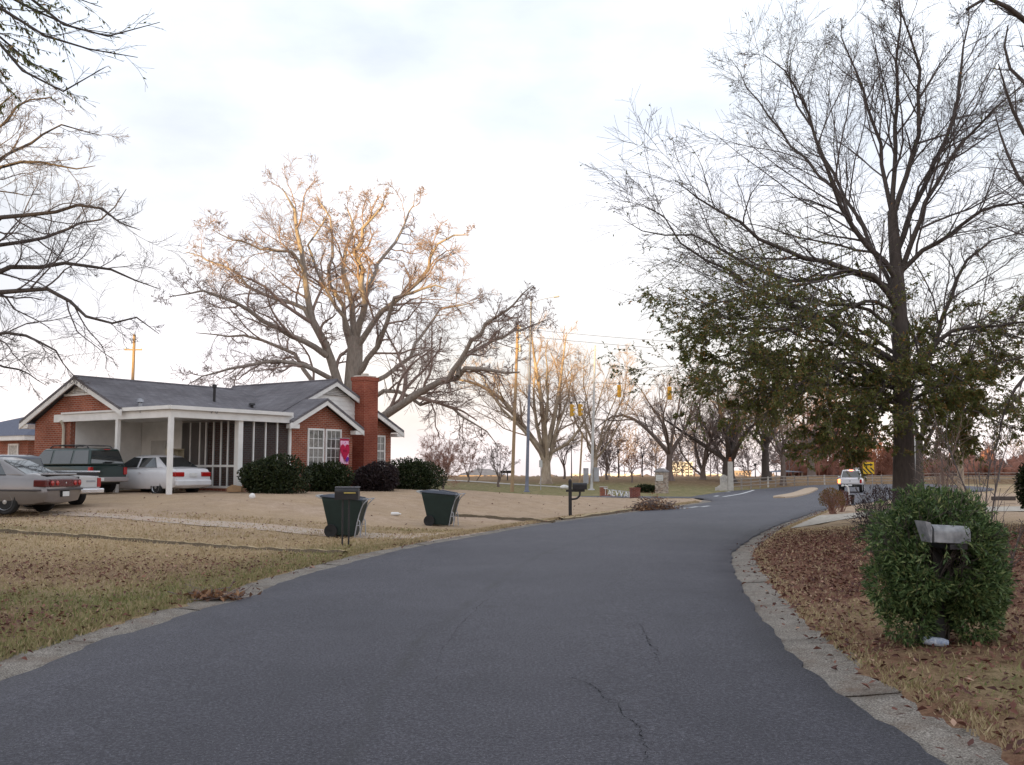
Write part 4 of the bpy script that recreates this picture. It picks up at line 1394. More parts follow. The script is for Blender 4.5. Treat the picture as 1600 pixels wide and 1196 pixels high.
# ---- white pickup with black bed cover, behind the saloon
az = R(-60)
L_, W_ = 5.2, 1.74
c = place_by_corner(at(162, 760, 28.4)[:2], az, L_, W_, 'RR')
car = car_root('pickup_truck', c, az, 'old white pickup truck with black bed behind the silver sedan', 'pickup truck', dz=-0.07)
PM = paint('pale_grey_paint', (0.55, 0.55, 0.55), 0.1, 0.4)
PD = paint('dark_blue_grey_paint', (0.07, 0.075, 0.10), 0.3, 0.35)
body = loft_body([(-2.5, 0.40, 0.58, 0.80, 0.88, 0.72, 0.82, 0.82, 0.76), (-2.42, 0.36, 0.58, 0.82, 0.90, 0.76, 0.84, 0.84, 0.78), (-0.2, 0.36, 0.58, 0.82, 0.90, 0.78, 0.86, 0.85, 0.78), (1.2, 0.34, 0.58, 0.82, 0.92, 0.78, 0.86, 0.85, 0.76),
                  (2.2, 0.36, 0.58, 0.80, 0.90, 0.78, 0.85, 0.82, 0.72), (2.5, 0.40, 0.56, 0.70, 0.80, 0.72, 0.80, 0.76, 0.66)]).build('body', PM, car)
cut_arches(body, [-1.55, 1.55], 0.42, 1.2, 0.36)
cabin(car, PD, -0.12, 0.0, 0.95, 1.45, 0.90, 1.46, 0.78, 0.62, [0.55], bevel=0.06)
for x in (-1.55, 1.55):
    for s in (1, -1):
        wheel(car, x, s * 0.74, 0.35, s, 0.23, 6)
MB().box((0, 0, 0.5), (4.6, 1.4, 0.3)).build('underbody', MT['dark'], car)
bed = box_part('bed_box', (-2.46, -0.80, 0.80), (-0.16, 0.80, 0.98), MT['blackpaint'], car, 0.02)
for s in (1, -1):
    box_part('bed_rail', (-2.47, s * 0.80 - 0.04, 0.975), (-0.16, s * 0.80 + 0.04, 1.02), MT['chrome'], bed, 0.015)
tg = box_part('tailgate', (-2.535, -0.70, 0.55), (-2.47, 0.70, 0.86), PM, car, 0.02)
box_part('tailgate_handle', (-2.55, -0.10, 0.76), (-2.53, 0.10, 0.86), MT['blackpaint'], tg, 0.008)
box_part('tailgate_emblem', (-2.542, -0.64, 0.70), (-2.533, -0.34, 0.75), MT['metal'], tg, 0.003)
box_part('rear_bumper', (-2.66, -0.86, 0.38), (-2.50, 0.86, 0.52), MT['chrome'], car, 0.03)
MB().tube([(-2.62, 0.0, 0.46), (-2.80, 0.0, 0.44)], 0.03, 8).lathe([(0.04, 0), (0.05, 0.04), (0.03, 0.08)], 10, c=(-2.78, 0, 0.44)).build('tow_ball', MT['chrome'], car)
for s in (1, -1):
    box_part('tail_light', (-2.53, s * 0.77 - 0.06, 0.56), (-2.46, s * 0.77 + 0.06, 0.82), MT['red_lens'], car, 0.01)
mirror_hand(car, 1.15, 0.98, 0.98, PD)

# ---- dark green estate car
az = R(-63)
L_, W_ = 4.5, 1.68
c = place_by_corner(at(142, 760, 32.3)[:2], az, L_, W_, 'RL')
car = car_root('green_suv', c, az, 'dark green sport utility vehicle with roof rack parked beside the carport', 'car')
car.scale = (0.94, 0.94, 0.94)
PM = paint('dark_green_paint', (0.007, 0.026, 0.023), 0.2, 0.3)
PG = paint('grey_cladding', (0.30, 0.27, 0.27), 0.1, 0.5)
body = loft_body([(-2.2, 0.44, 0.66, 0.90, 0.97, 0.72, 0.80, 0.79, 0.74), (-2.12, 0.36, 0.66, 0.94, 1.0, 0.77, 0.84, 0.83, 0.78), (-0.5, 0.34, 0.66, 0.94, 1.0, 0.78, 0.85, 0.84, 0.78), (0.8, 0.34, 0.66, 0.94, 1.02, 0.78, 0.85, 0.84, 0.76),
                  (1.8, 0.36, 0.64, 0.90, 0.99, 0.78, 0.84, 0.80, 0.70), (2.2, 0.42, 0.62, 0.82, 0.90, 0.74, 0.80, 0.74, 0.64)]).build('body', PM, car)
cut_arches(body, [-1.35, 1.4], 0.41, 1.2, 0.36)
cabin(car, PM, -2.14, -1.98, 0.45, 1.0, 1.0, 1.60, 0.80, 0.64, [0.30, 0.64], bevel=0.06)
for x in (-1.35, 1.4):
    for s in (1, -1):
        wheel(car, x, s * 0.73, 0.35, s, 0.23, 5)
MB().box((0, 0, 0.46), (4.0, 1.4, 0.3)).build('underbody', MT['dark'], car)
box_part('rear_bumper', (-2.34, -0.82, 0.40), (-2.14, 0.82, 0.58), PG, car, 0.04)
box_part('license_plate', (-2.355, 0.30, 0.44), (-2.34, 0.62, 0.56), MT['plate'], car, 0.004)
for s in (1, -1):
    box_part('tail_light', (-2.235, s * 0.75 - 0.07, 0.66), (-2.12, s * 0.75 + 0.085, 0.93), MT['red_lens'], car, 0.02)
    MB().tube(catmull([(-1.75, s * 0.52, 1.62), (-1.65, s * 0.52, 1.70), (-0.6, s * 0.52, 1.73), (0.15, s * 0.52, 1.70), (0.28, s * 0.52, 1.62)], 14), 0.022, 6).build('roof_rack_bar', MT['blackpaint'], car)
for x in (-1.4, -0.2):
    MB().tube([(x, -0.52, 1.705), (x, 0.52, 1.705)], 0.018, 6).build('roof_rack_bar', MT['blackpaint'], car)
box_part('high_brake_light', (-2.12, -0.12, 1.555), (-2.06, 0.12, 1.585), MT['red_lens'], car, 0.005)
box_part('wiper', (-2.20, -0.25, 1.10), (-2.16, 0.15, 1.13), MT['dark'], car, 0.004)
mirror_hand(car, 0.75, 0.97, 1.06, PM)

# ---- white saloon in the carport
az = math.atan2(D2[0], D2[1])
L_, W_ = 4.5, 1.66
c = place_by_corner(house_w(0.20, 0.10), az, L_, W_, 'RL')
car = car_root('white_sedan', c, az, 'white sedan parked under the carport with its tail to the street', 'car', HZ + 0.03)
PM = paint('white_car_paint', (0.72, 0.72, 0.75), 0.0, 0.3)
body = loft_body([(-2.25, 0.40, 0.56, 0.70, 0.76, 0.62, 0.72, 0.68, 0.62), (-2.18, 0.28, 0.58, 0.82, 0.93, 0.70, 0.79, 0.74, 0.66), (-1.9, 0.23, 0.58, 0.85, 0.99, 0.74, 0.82, 0.78, 0.68),
                  (-1.2, 0.21, 0.58, 0.86, 1.0, 0.76, 0.835, 0.81, 0.70), (0, 0.20, 0.58, 0.84, 0.94, 0.77, 0.835, 0.81, 0.72), (1.0, 0.20, 0.58, 0.82, 0.93, 0.76, 0.835, 0.80, 0.68),
                  (1.75, 0.22, 0.54, 0.74, 0.84, 0.74, 0.82, 0.76, 0.64), (2.15, 0.26, 0.5, 0.62, 0.70, 0.66, 0.76, 0.68, 0.54), (2.25, 0.36, 0.48, 0.56, 0.60, 0.54, 0.64, 0.56, 0.45)]).build('body', PM, car)
cut_arches(body, [-1.30, 1.32], 0.345, 1.2, 0.30)
cabin(car, PM, -1.75, -0.95, 0.30, 1.15, 0.93, 1.38, 0.74, 0.55, [0.15, 0.55])
for x in (-1.30, 1.32):
    for s in (1, -1):
        wheel(car, x, s * 0.72, 0.30, s, 0.20, 7)
MB().box((0, 0, 0.38), (3.9, 1.35, 0.26)).build('underbody', MT['dark'], car)
for s in (1, -1):
    box_part('tail_light', (-2.285, s * 0.56 - 0.18, 0.66), (-2.0, s * 0.56 + 0.225, 0.82), MT['red_lens'], car, 0.03)
box_part('license_plate', (-2.285, -0.15, 0.66), (-2.235, 0.15, 0.79), MT['plate'], car, 0.004)
box_part('rear_bumper', (-2.34, -0.74, 0.34), (-2.20, 0.74, 0.56), PM, car, 0.05)
mirror_hand(car, 0.75, 0.92, 0.96, PM)
for s in (1, -1):
    for x in (-0.40, 0.55):
        box_part('door_handle', (x - 0.08, s * 0.835 - 0.02, 0.78), (x + 0.08, s * 0.835 + 0.015, 0.81), PM, car, 0.008)

# ---- far white pickup at the junction with its left lamp on
def lamp_mat(name, col, st):
    m, n, b = new_mat(name)
    b.inputs['Base Color'].default_value = (*col, 1)
    b.inputs['Emission Color'].default_value = (*col, 1)
    b.inputs['Emission Strength'].default_value = st
    b.inputs['Roughness'].default_value = 0.3
    n.links.new(ramp(n, nz(n, 6, 2), [(0.3, col), (0.7, tuple(c * 0.85 for c in col))]), b.inputs['Base Color'])
    return m
p = rp(1331, 769)
az = R(22)
car = car_root('white_pickup', p, az, 'white pickup truck with its brake lights on waiting at the far junction', 'pickup truck', float(zr(p[1])) + ROAD_T + 0.01)
PM = bpy.data.materials['white_car_paint']
body = loft_body([(-2.5, 0.55, 0.72, 1.05, 1.12, 0.80, 0.92, 0.92, 0.86), (-2.42, 0.5, 0.72, 1.06, 1.15, 0.84, 0.94, 0.94, 0.88), (0.2, 0.5, 0.72, 1.06, 1.15, 0.84, 0.95, 0.94, 0.88), (2.0, 0.5, 0.72, 1.04, 1.14, 0.84, 0.94, 0.92, 0.8), (2.5, 0.52, 0.7, 0.92, 1.0, 0.8, 0.88, 0.82, 0.7)]).build('body', PM, car)
cut_arches(body, [-1.55, 1.6], 0.45, 1.3, 0.38)
cabin(car, PM, -0.35, -0.2, 0.8, 1.4, 1.15, 1.84, 0.86, 0.70, [0.5], bevel=0.06)
for x in (-1.55, 1.6):
    for s in (1, -1):
        wheel(car, x, s * 0.80, 0.37, s, 0.25, 6)
MB().box((0, 0, 0.6), (4.6, 1.5, 0.3)).build('underbody', MT['dark'], car)
box_part('rear_bumper', (-2.64, -0.92, 0.50), (-2.5, 0.92, 0.68), MT['dark'], car, 0.03)
box_part('license_plate', (-2.655, -0.16, 0.54), (-2.64, 0.16, 0.66), MT['plate'], car, 0.004)
box_part('tailgate', (-2.55, -0.74, 0.74), (-2.49, 0.74, 1.13), PM, car, 0.02)
MB().lathe([(0.08, 0), (0.0001, -0.015)], 12, 'X', (-2.555, 0, 0.95)).build('emblem', MT['metal'], car)
LAMP = lamp_mat('lit_tail_lamp', (1.0, 0.16, 0.03), 6.0)
for s in (1, -1):
    box_part('tail_light', (-2.54, s * 0.85 - 0.08, 0.78), (-2.46, s * 0.85 + 0.085, 1.08), LAMP if s > 0 else MT['red_lens'], car, 0.01)
box_part('high_brake_light', (-0.36, -0.13, 1.80), (-0.26, 0.13, 1.84), LAMP, car, 0.005)
mirror_hand(car, 1.1, 1.06, 1.25, PM)

# ================================================================== TREES
def norm(v):
    return v / (np.linalg.norm(v, axis=-1, keepdims=True) + 1e-9)

def tubes(paths, radii, k, seed_vec=(0.31, 0.77, 0.55)):
    """paths (N,P,3), radii (N,P) -> verts, quads"""
    N, P, _ = paths.shape
    T = norm(np.gradient(paths, axis=1))
    ref = np.array(seed_vec)
    A = norm(np.cross(T, ref)); B = np.cross(T, A)
    th = np.arange(k) / k * 2 * math.pi
    V = paths[:, :, None, :] + radii[:, :, None, None] * (np.cos(th)[:, None] * A[:, :, None, :] + np.sin(th)[:, None] * B[:, :, None, :])
    i = np.arange(N * P * k).reshape(N, P, k)
    j = np.roll(i, -1, 2)
    F_ = np.stack([i[:, :-1], j[:, :-1], j[:, 1:], i[:, 1:]], -1).reshape(-1, 4)
    return V.reshape(-1, 3), F_

def grow(par, rad, n, rg, t0=0.2, t1=1.0, ang=0.8, asd=0.2, lr=0.5, lsd=0.15, P=6, up=0.05, wander=0.12, rr=0.6, taper=0.3, lmax=None, flat_=0.0, tipk=0.85):
    """children of every parent polyline: n per parent"""
    N, Pp, _ = par.shape
    plen = np.linalg.norm(np.diff(par, axis=1), axis=2).sum(1)
    cnt = np.full(N, n) if np.isscalar(n) else np.asarray(n)
    ids = np.repeat(np.arange(N), cnt)
    M = len(ids)
    k_in = np.concatenate([np.arange(c) for c in cnt]) if M else np.zeros(0)
    t = t0 + (t1 - t0) * (k_in + rg.uniform(0.1, 0.9, M)) / np.repeat(np.maximum(cnt, 1), cnt)
    f = t * (Pp - 1); i0 = np.clip(f.astype(int), 0, Pp - 2); w = (f - i0)[:, None]
    st = par[ids, i0] * (1 - w) + par[ids, i0 + 1] * w
    tan = norm(par[ids, i0 + 1] - par[ids, i0])
    r0 = rad[ids, i0] * (1 - w[:, 0]) + rad[ids, i0 + 1] * w[:, 0]
    rv = rg.normal(0, 1, (M, 3)); rv[:, 2] *= (1 - flat_)
    per = norm(rv - (rv * tan).sum(1, keepdims=True) * tan)
    a = np.clip(rg.normal(ang, asd, M), 0.15, 1.5)[:, None]
    d = norm(np.cos(a) * tan + np.sin(a) * per)
    ln = plen[ids] * lr * np.clip(rg.normal(1, lsd * 2, M), 0.4, 1.8) * (1.2 - tipk * t)
    if lmax:
        ln = np.minimum(ln, lmax * rg.uniform(0.6, 1.0, M))
    out = np.zeros((M, P, 3)); out[:, 0] = st
    step = (ln / (P - 1))[:, None]
    for q in range(1, P):
        out[:, q] = out[:, q - 1] + d * step
        d = norm(d + rg.normal(0, wander, (M, 3)) + np.array([0, 0, up]))
    rs = r0 * rr * rg.uniform(0.7, 1.0, M)
    R_ = rs[:, None] * np.linspace(1, taper, P)[None]
    return out, R_, ids

def limb(pts, Y0, Y1, r0, r1, n=12, rg=None, jit=0.0):
    """limb traced on the photograph, at depths running from Y0 to Y1"""
    k = len(pts)
    P = np.array([at(p[0], p[1], Y0 + (Y1 - Y0) * (i / (k - 1))) for i, p in enumerate(pts)])
    P = catmull(P, n)
    if rg is not None and jit:
        P[1:] += rg.normal(0, jit, (n - 1, 3))
    return P, np.linspace(1, 0, n) ** 0.8 * (r0 - r1) + r1

def tree_object(name, label, base, parts, cat='tree', group=None):
    """parts: list of (child name, list of (V,F), material, optional rnd)"""
    root = empty(name, base)
    tag(root, label, cat, group)
    b = np.array(base)
    for (nm, lst, m, rnd) in parts:
        V = []; F_ = []; o = 0
        for (v, f) in lst:
            V.append(v); F_.append(f + o); o += len(v)
        me = mesh_arrays(nm, np.concatenate(V) - b, np.concatenate(F_), [m], smooth=(rnd is None))
        if rnd is not None:
            add_attr(me, 'rnd', rnd)
        obj(nm, me, root)
    return root

def leaf_quads(pos, dirs, length, width, rg, droop=0.0, fold=0.25):
    """one pointed leaf per position: 4 verts (base, side, tip, side); returns V,F,rnd"""
    N = len(pos)
    d = norm(dirs + rg.normal(0, 0.45, (N, 3)) + np.array([0, 0, -droop]))
    s = norm(np.cross(d, rg.normal(0, 1, (N, 3))))
    up_ = np.cross(s, d)
    L = length * rg.uniform(0.65, 1.25, (N, 1)); Wd = width * rg.uniform(0.7, 1.2, (N, 1))
    mid = pos + d * L * 0.45
    V = np.stack([pos, mid + s * Wd / 2 + up_ * Wd * fold, pos + d * L, mid - s * Wd / 2 + up_ * Wd * fold], 1)
    F_ = np.arange(N * 4).reshape(N, 4)
    rnd = np.repeat(rg.uniform(0, 1, N), 4)
    return V.reshape(-1, 3), F_, rnd

def leaf_tris(pos, dirs, length, width, rg, droop=0.0):
    N = len(pos)
    d = norm(dirs + rg.normal(0, 0.5, (N, 3)) + np.array([0, 0, -droop]))
    s = norm(np.cross(d, rg.normal(0, 1, (N, 3))))
    L = length * rg.uniform(0.65, 1.3, (N, 1)); Wd = width * rg.uniform(0.7, 1.3, (N, 1))
    V = np.stack([pos, pos + d * L * 0.6 + s * Wd, pos + d * L], 1)
    return V.reshape(-1, 3), np.arange(N * 3).reshape(N, 3), np.repeat(rg.uniform(0, 1, N), 3)

def along(paths, n, rg, t0=0.2):
    """random points and directions on polylines"""
    N, P, _ = paths.shape
    ids = np.repeat(np.arange(N), n)
    f = (t0 + (1 - t0) * rg.uniform(0, 0.999, len(ids))) * (P - 1)
    i = f.astype(int); w = (f - i)[:, None]
    p = paths[ids, i] * (1 - w) + paths[ids, i + 1] * w
    return p, norm(paths[ids, i + 1] - paths[ids, i])

BARK_OAK = bark_mat('grey_oak_bark', (0.22, 0.185, 0.16), (0.40, 0.35, 0.30), scale=3.0)
TWIG_OAK = bark_mat('oak_twigs', (0.26, 0.19, 0.165), (0.38, 0.29, 0.25), scale=3.0)
BARK_DARK = bark_mat('dark_bark', (0.065, 0.055, 0.05), (0.12, 0.10, 0.09), scale=3.0)
TWIG_DARK = bark_mat('dark_twigs', (0.10, 0.085, 0.085), (0.16, 0.135, 0.13), scale=3.0)
BARK_SYC = bark_mat('sycamore_bark', (0.30, 0.24, 0.18), (0.50, 0.42, 0.33), (0.22, 0.17, 0.13), scale=2.0)

def stack_limbs(lst):
    return np.stack([p for p, r in lst]), np.stack([r for p, r in lst])

# ---- the great oak behind the house
rg = np.random.default_rng(21)
YO = 50.0
ob_ = at(553, 731, YO); obase = (ob_[0], YO, gz(ob_[0], YO) - 0.2)
def ob_pt(u, v): return (u, v)
oak = []
def oak_limb(pts, *a, **k):
    return limb([(u, v if v > 430 else 430 - (430 - v) * 0.80) for u, v in pts], *a, **k)
trunk = oak_limb([(553, 765), (552, 690), (551, 640), (552, 600), (554, 560), (556, 527)], YO, YO, 0.64, 0.36)
oak.append(oak_limb([(556, 530), (562, 500), (566, 477), (566, 436), (560, 387), (570, 337), (595, 300), (600, 270)], YO, YO - 2.0, 0.40, 0.04))
oak.append(oak_limb([(556, 535), (550, 495), (545, 461), (537, 416), (543, 374), (548, 335), (540, 290)], YO, YO + 2.5, 0.36, 0.04))
oak.append(oak_limb([(557, 545), (570, 525), (590, 498), (624, 465), (652, 440), (673, 416), (675, 387), (702, 358), (730, 350)], YO, YO - 3.0, 0.33, 0.04))
oak.append(oak_limb([(556, 590), (575, 565), (599, 531), (607, 486), (636, 461), (668, 450), (700, 452)], YO, YO - 4.5, 0.32, 0.04))
oak.append(oak_limb([(552, 660), (535, 610), (512, 556), (504, 527), (487, 477), (479, 428), (471, 395), (459, 354), (463, 312), (446, 259)], YO, YO - 2.0, 0.52, 0.04, 14))
oak[-1] = (catmull(oak[-1][0], 12), oak[-1][1][np.linspace(0, 13, 12).astype(int)])
oak.append(oak_limb([(510, 556), (488, 540), (463, 527), (413, 502), (364, 473), (314, 455), (269, 465)], YO - 0.5, YO - 4.0, 0.32, 0.04))
oak.append(oak_limb([(500, 520), (480, 495), (463, 473), (397, 457), (364, 420), (322, 395), (290, 380)], YO - 0.5, YO + 3.5, 0.26, 0.03))
oak.append(oak_limb([(530, 605), (505, 583), (479, 572), (438, 564), (384, 572), (335, 589), (294, 601)], YO, YO - 5.0, 0.27, 0.03))
oak.append(oak_limb([(560, 700), (580, 670), (603, 651), (652, 618), (710, 589), (727, 579), (776, 578), (812, 585)], YO, YO - 6.0, 0.50, 0.06))
oak.append(oak_limb([(700, 594), (716, 565), (735, 535), (762, 512), (789, 494), (812, 468), (830, 445)], YO - 4.0, YO - 6.5, 0.26, 0.03))
oak.append(oak_limb([(715, 588), (722, 560), (740, 548), (765, 535), (800, 520), (832, 508), (862, 500)], YO - 4.2, YO - 2.0, 0.22, 0.03))
oak.append(oak_limb([(560, 640), (603, 612), (636, 622), (657, 632), (698, 634), (743, 667), (775, 696)], YO, YO - 3.0, 0.24, 0.03))
oak.append(oak_limb([(480, 430), (459, 395), (417, 379), (364, 362), (331, 341)], YO - 1.2, YO - 4.5, 0.17, 0.025))
oak.append(oak_limb([(556, 535), (535, 500), (515, 455), (492, 415), (488, 370), (500, 330), (512, 300)], YO, YO - 1.0, 0.24, 0.03))
oak.append(oak_limb([(566, 480), (585, 430), (600, 395), (625, 350), (640, 310), (645, 270)], YO - 0.7, YO + 3.0, 0.25, 0.03))
oak.append(oak_limb([(552, 640), (575, 610), (600, 590), (640, 560), (660, 520), (690, 490), (740, 470)], YO, YO + 5.0, 0.30, 0.04))
oak.append(oak_limb([(552, 650), (530, 620), (490, 600), (450, 545), (400, 530), (350, 525), (310, 520)], YO, YO + 5.5, 0.30, 0.04))
oak.append(oak_limb([(552, 600), (548, 540), (530, 480), (512, 420), (520, 370), (505, 300), (490, 270)], YO, YO + 5.0, 0.32, 0.04))
A0, R0 = stack_limbs(oak)
R0 = R0 * 0.52
A0[:, 2:] += rg.normal(0, 0.10, A0[:, 2:].shape)
A1, R1, _ = grow(A0, R0, 12, rg, 0.18, 0.99, 0.75, 0.22, 0.30, 0.2, 9, 0.02, 0.22, 0.6, 0.3, tipk=0.88)
A2, R2, _ = grow(A1, R1, 6, rg, 0.15, 1.0, 0.75, 0.25, 0.46, 0.2, 7, 0.02, 0.24, 0.6, 0.4, tipk=0.7)
A3, R3, _ = grow(A2, R2, 6, rg, 0.15, 1.0, 0.75, 0.25, 0.52, 0.2, 4, 0.02, 0.22, 0.62, 0.5, tipk=0.7)
A4, R4, _ = grow(A3, R3, 5, rg, 0.2, 1.0, 0.65, 0.25, 0.5, 0.2, 2, 0.02, 0.2, 0.7, 0.6, tipk=0.6)
R3 = np.maximum(R3, 0.008); R4 = np.maximum(R4, 0.007)
tp = tubes(trunk[0][None], (trunk[1] * (1 + 0.5 * np.exp(-np.linspace(0, 6, len(trunk[1])))))[None], 14)
tree_object('oak_tree', 'huge bare oak with sunlit golden upper limbs rising behind the brick house', obase,
            [('trunk', [tp, tubes(A0, R0, 9)], BARK_OAK, None),
             ('crown', [tubes(A1, R1, 6), tubes(A2, R2, 4), tubes(A3, R3, 3), tubes(A4, R4, 3)], TWIG_OAK, None)])

# ---- the half-leafy oak on the right
rg = np.random.default_rng(33)
YR = 27.0
tb_ = at(1412, 731, YR)
rbase = (tb_[0], YR, gz(tb_[0], YR) - 0.1)
rt = limb([(1415, 838), (1413, 780), (1412, 700), (1411, 640), (1408, 560), (1404, 460), (1399, 400), (1394, 330)], YR, YR, 0.315, 0.13)
ro = []
ro.append(limb([(1394, 335), (1396, 280), (1398, 231), (1400, 181), (1398, 99), (1405, 30), (1400, -30)], YR, YR + 0.5, 0.13, 0.02))
ro.append(limb([(1397, 335), (1410, 290), (1427, 231), (1439, 124), (1431, 74), (1415, 30), (1398, -10)], YR, YR - 0.8, 0.14, 0.02))
ro.append(limb([(1396, 345), (1385, 289), (1377, 223), (1357, 173), (1344, 124), (1324, 82), (1312, 30)], YR, YR + 1.0, 0.12, 0.015))
ro.append(limb([(1402, 440), (1385, 412), (1344, 371), (1320, 338), (1295, 272), (1270, 198), (1241, 132), (1196, 82)], YR, YR - 1.5, 0.15, 0.015))
ro.append(limb([(1406, 490), (1385, 454), (1352, 425), (1299, 412), (1245, 400), (1187, 375), (1146, 342), (1097, 313), (1060, 285)], YR, YR - 2.5, 0.17, 0.015))
ro.append(limb([(1408, 570), (1330, 525), (1260, 490), (1187, 454), (1138, 421), (1084, 396), (1047, 363), (1020, 330), (1000, 320)], YR, YR - 1.0, 0.15, 0.012))
ro.append(limb([(1402, 430), (1440, 395), (1476, 371), (1538, 330), (1600, 313), (1660, 290)], YR, YR - 1.5, 0.13, 0.015))
ro.append(limb([(1399, 400), (1414, 363), (1451, 268), (1484, 198), (1497, 136), (1509, 41), (1515, 0)], YR, YR + 0.8, 0.15, 0.015))
ro.append(limb([(1404, 440), (1435, 345), (1476, 261), (1520, 205), (1560, 165), (1610, 120)], YR, YR - 2.0, 0.14, 0.015))
ro.append(limb([(1330, 345), (1311, 305), (1253, 247), (1212, 190), (1167, 136), (1145, 90)], YR - 0.6, YR + 2.5, 0.09, 0.012))
ro.append(limb([(1404, 470), (1370, 400), (1330, 330), (1290, 250), (1262, 190), (1230, 120), (1245, 60)], YR, YR + 3.0, 0.12, 0.012))
ro.append(limb([(1404, 455), (1370, 440), (1310, 425), (1240, 440), (1160, 410), (1090, 370), (1020, 370), (970, 340)], YR, YR + 2.5, 0.13, 0.012))
ro.append(limb([(1409, 590), (1490, 517), (1540, 510), (1600, 505), (1660, 480)], YR, YR - 1.0, 0.14, 0.015))
ro.append(limb([(1410, 600), (1450, 560), (1500, 430), (1545, 380), (1610, 360)], YR, YR + 1.5, 0.14, 0.015))
up_n = len(ro)
# low drooping limbs that keep their leaves
low_px = [([(1408, 600), (1340, 560), (1265, 530), (1200, 515), (1140, 520), (1085, 540)], -2.0, 0.10),
          ([(1408, 610), (1340, 590), (1270, 570), (1205, 565), (1150, 580), (1105, 600)], 1.5, 0.10),
          ([(1409, 630), (1360, 605), (1300, 600), (1240, 608), (1195, 628), (1170, 650)], -1.5, 0.09),
          ([(1410, 640), (1380, 620), (1345, 630), (1315, 655), (1300, 685)], -2.5, 0.08),
          ([(1410, 640), (1450, 610), (1517, 590), (1580, 560), (1640, 550)], -1.0, 0.10),
          ([(1410, 650), (1460, 630), (1510, 640), (1555, 655), (1600, 670)], 1.5, 0.08),
          ([(1408, 620), (1390, 600), (1365, 610), (1345, 640), (1330, 665)], 3.5, 0.08),
          ([(1408, 580), (1340, 540), (1280, 540), (1215, 555), (1160, 560), (1110, 570)], 4.0, 0.10),
          ([(1409, 600), (1440, 570), (1480, 580), (1515, 600), (1545, 630)], -3.0, 0.08),
          ([(1409, 640), (1430, 620), (1465, 640), (1490, 665), (1500, 690)], -1.5, 0.07),
          ([(1406, 520), (1340, 480), (1275, 470), (1210, 475), (1150, 470), (1100, 480)], -3.0, 0.10),
          ([(1406, 500), (1370, 470), (1315, 485), (1260, 500), (1205, 520), (1160, 525)], -4.0, 0.10),
          ([(1407, 560), (1350, 520), (1290, 500), (1230, 500), (1170, 495), (1115, 505)], 2.5, 0.10),
          ([(1408, 610), (1370, 580), (1320, 570), (1270, 590), (1230, 600)], -3.5, 0.08),
          ([(1409, 620), (1395, 590), (1380, 600), (1365, 640), (1355, 670)], -3.0, 0.06),
          ([(1409, 620), (1425, 580), (1450, 590), (1460, 630), (1465, 660)], -3.0, 0.06),
          ([(1408, 560), (1440, 520), (1490, 540), (1540, 540), (1590, 530)], 2.5, 0.08),
          ([(1408, 640), (1440, 600), (1500, 610), (1550, 600), (1600, 620)], 3.5, 0.08),
          ([(1409, 640), (1385, 630), (1355, 660), (1335, 695), (1330, 715)], 1.0, 0.06),
          ([(1409, 630), (1370, 615), (1325, 640), (1290, 665), (1270, 690)], 0.5, 0.07),
          ([(1409, 645), (1440, 640), (1480, 670), (1500, 700), (1510, 715)], 2.0, 0.06),
          ([(1408, 610), (1330, 575), (1250, 555), (1170, 550), (1105, 560), (1060, 580)], -0.5, 0.09),
          ([(1408, 600), (1330, 560), (1250, 600), (1190, 610), (1140, 625)], -2.5, 0.08)]
for pts_, dy_, r_ in low_px:
    ro.append(limb(pts_, YR, YR + dy_, r_, 0.012))
B0, Q0 = stack_limbs(ro)
Q0 = Q0 * 0.58
B0[:, 2:] += rg.normal(0, 0.05, B0[:, 2:].shape)
nch = np.array([15] * up_n + [14] * (len(ro) - up_n))
B1, Q1, id1 = grow(B0, Q0, nch, rg, 0.12, 0.99, 0.62, 0.2, 0.36, 0.2, 8, 0.03, 0.12, 0.55, 0.3, tipk=0.75)
B2, Q2, id2 = grow(B1, Q1, np.where(id1 >= up_n, 6, 9), rg, 0.12, 1.0, 0.65, 0.2, 0.46, 0.2, 5, 0.02, 0.12, 0.6, 0.4, tipk=0.7)
B3, Q3, id3 = grow(B2, Q2, np.where(id1[id2] >= up_n, 5, 8), rg, 0.15, 1.0, 0.65, 0.2, 0.5, 0.2, 3, 0.0, 0.1, 0.7, 0.5, tipk=0.65)
Q1 = np.maximum(Q1, 0.006); Q2 = np.maximum(Q2, 0.0045); Q3 = np.maximum(Q3, 0.0038)
low2 = id1[id2] >= up_n
low3 = low2[id3]
lp, ld = along(B3, 4, rg); hz_ = lp[:, 2]
l3 = np.repeat(low3, 4)
ht = rg.normal(0, 0.7, len(lp))
prob = np.where(l3, 1.0, 0.30) * (1 - sstep(5.2, 8.2, hz_ + ht)) + np.where(l3, 0.25, 0.035)
keep = rg.uniform(0, 1, len(lp)) < prob
p2, d2_ = along(B3[low3], 10, rg); k2 = p2[:, 2] < 6.6 + rg.normal(0, 0.8, len(p2))
pk_, pd_ = along(B2[low2], 12, rg)
pm_, pmd_ = along(B2[~low2], 5, rg); km = (pm_[:, 2] < 7.0 + rg.normal(0, 0.9, len(pm_)))
LP = np.concatenate([lp[keep], p2[k2], pk_, pm_[km]]); LD = np.concatenate([ld[keep], d2_[k2], pd_, pmd_[km]])
print('right tree leaves', len(LP))
lv, lf, lr_ = leaf_tris(LP, LD, 0.088, 0.034, rg, 0.3)
WOAK = leaf_mat('willow_oak_leaves', [(0.0, (0.095, 0.12, 0.032)), (0.5, (0.155, 0.18, 0.055)), (0.78, (0.20, 0.185, 0.065)), (0.92, (0.27, 0.17, 0.07)), (1.0, (0.40, 0.19, 0.06))], 0.55, 0.3)
tp = tubes(rt[0][None], (rt[1] * (1 + 0.25 * np.exp(-np.linspace(0, 14, len(rt[1])))))[None], 14)
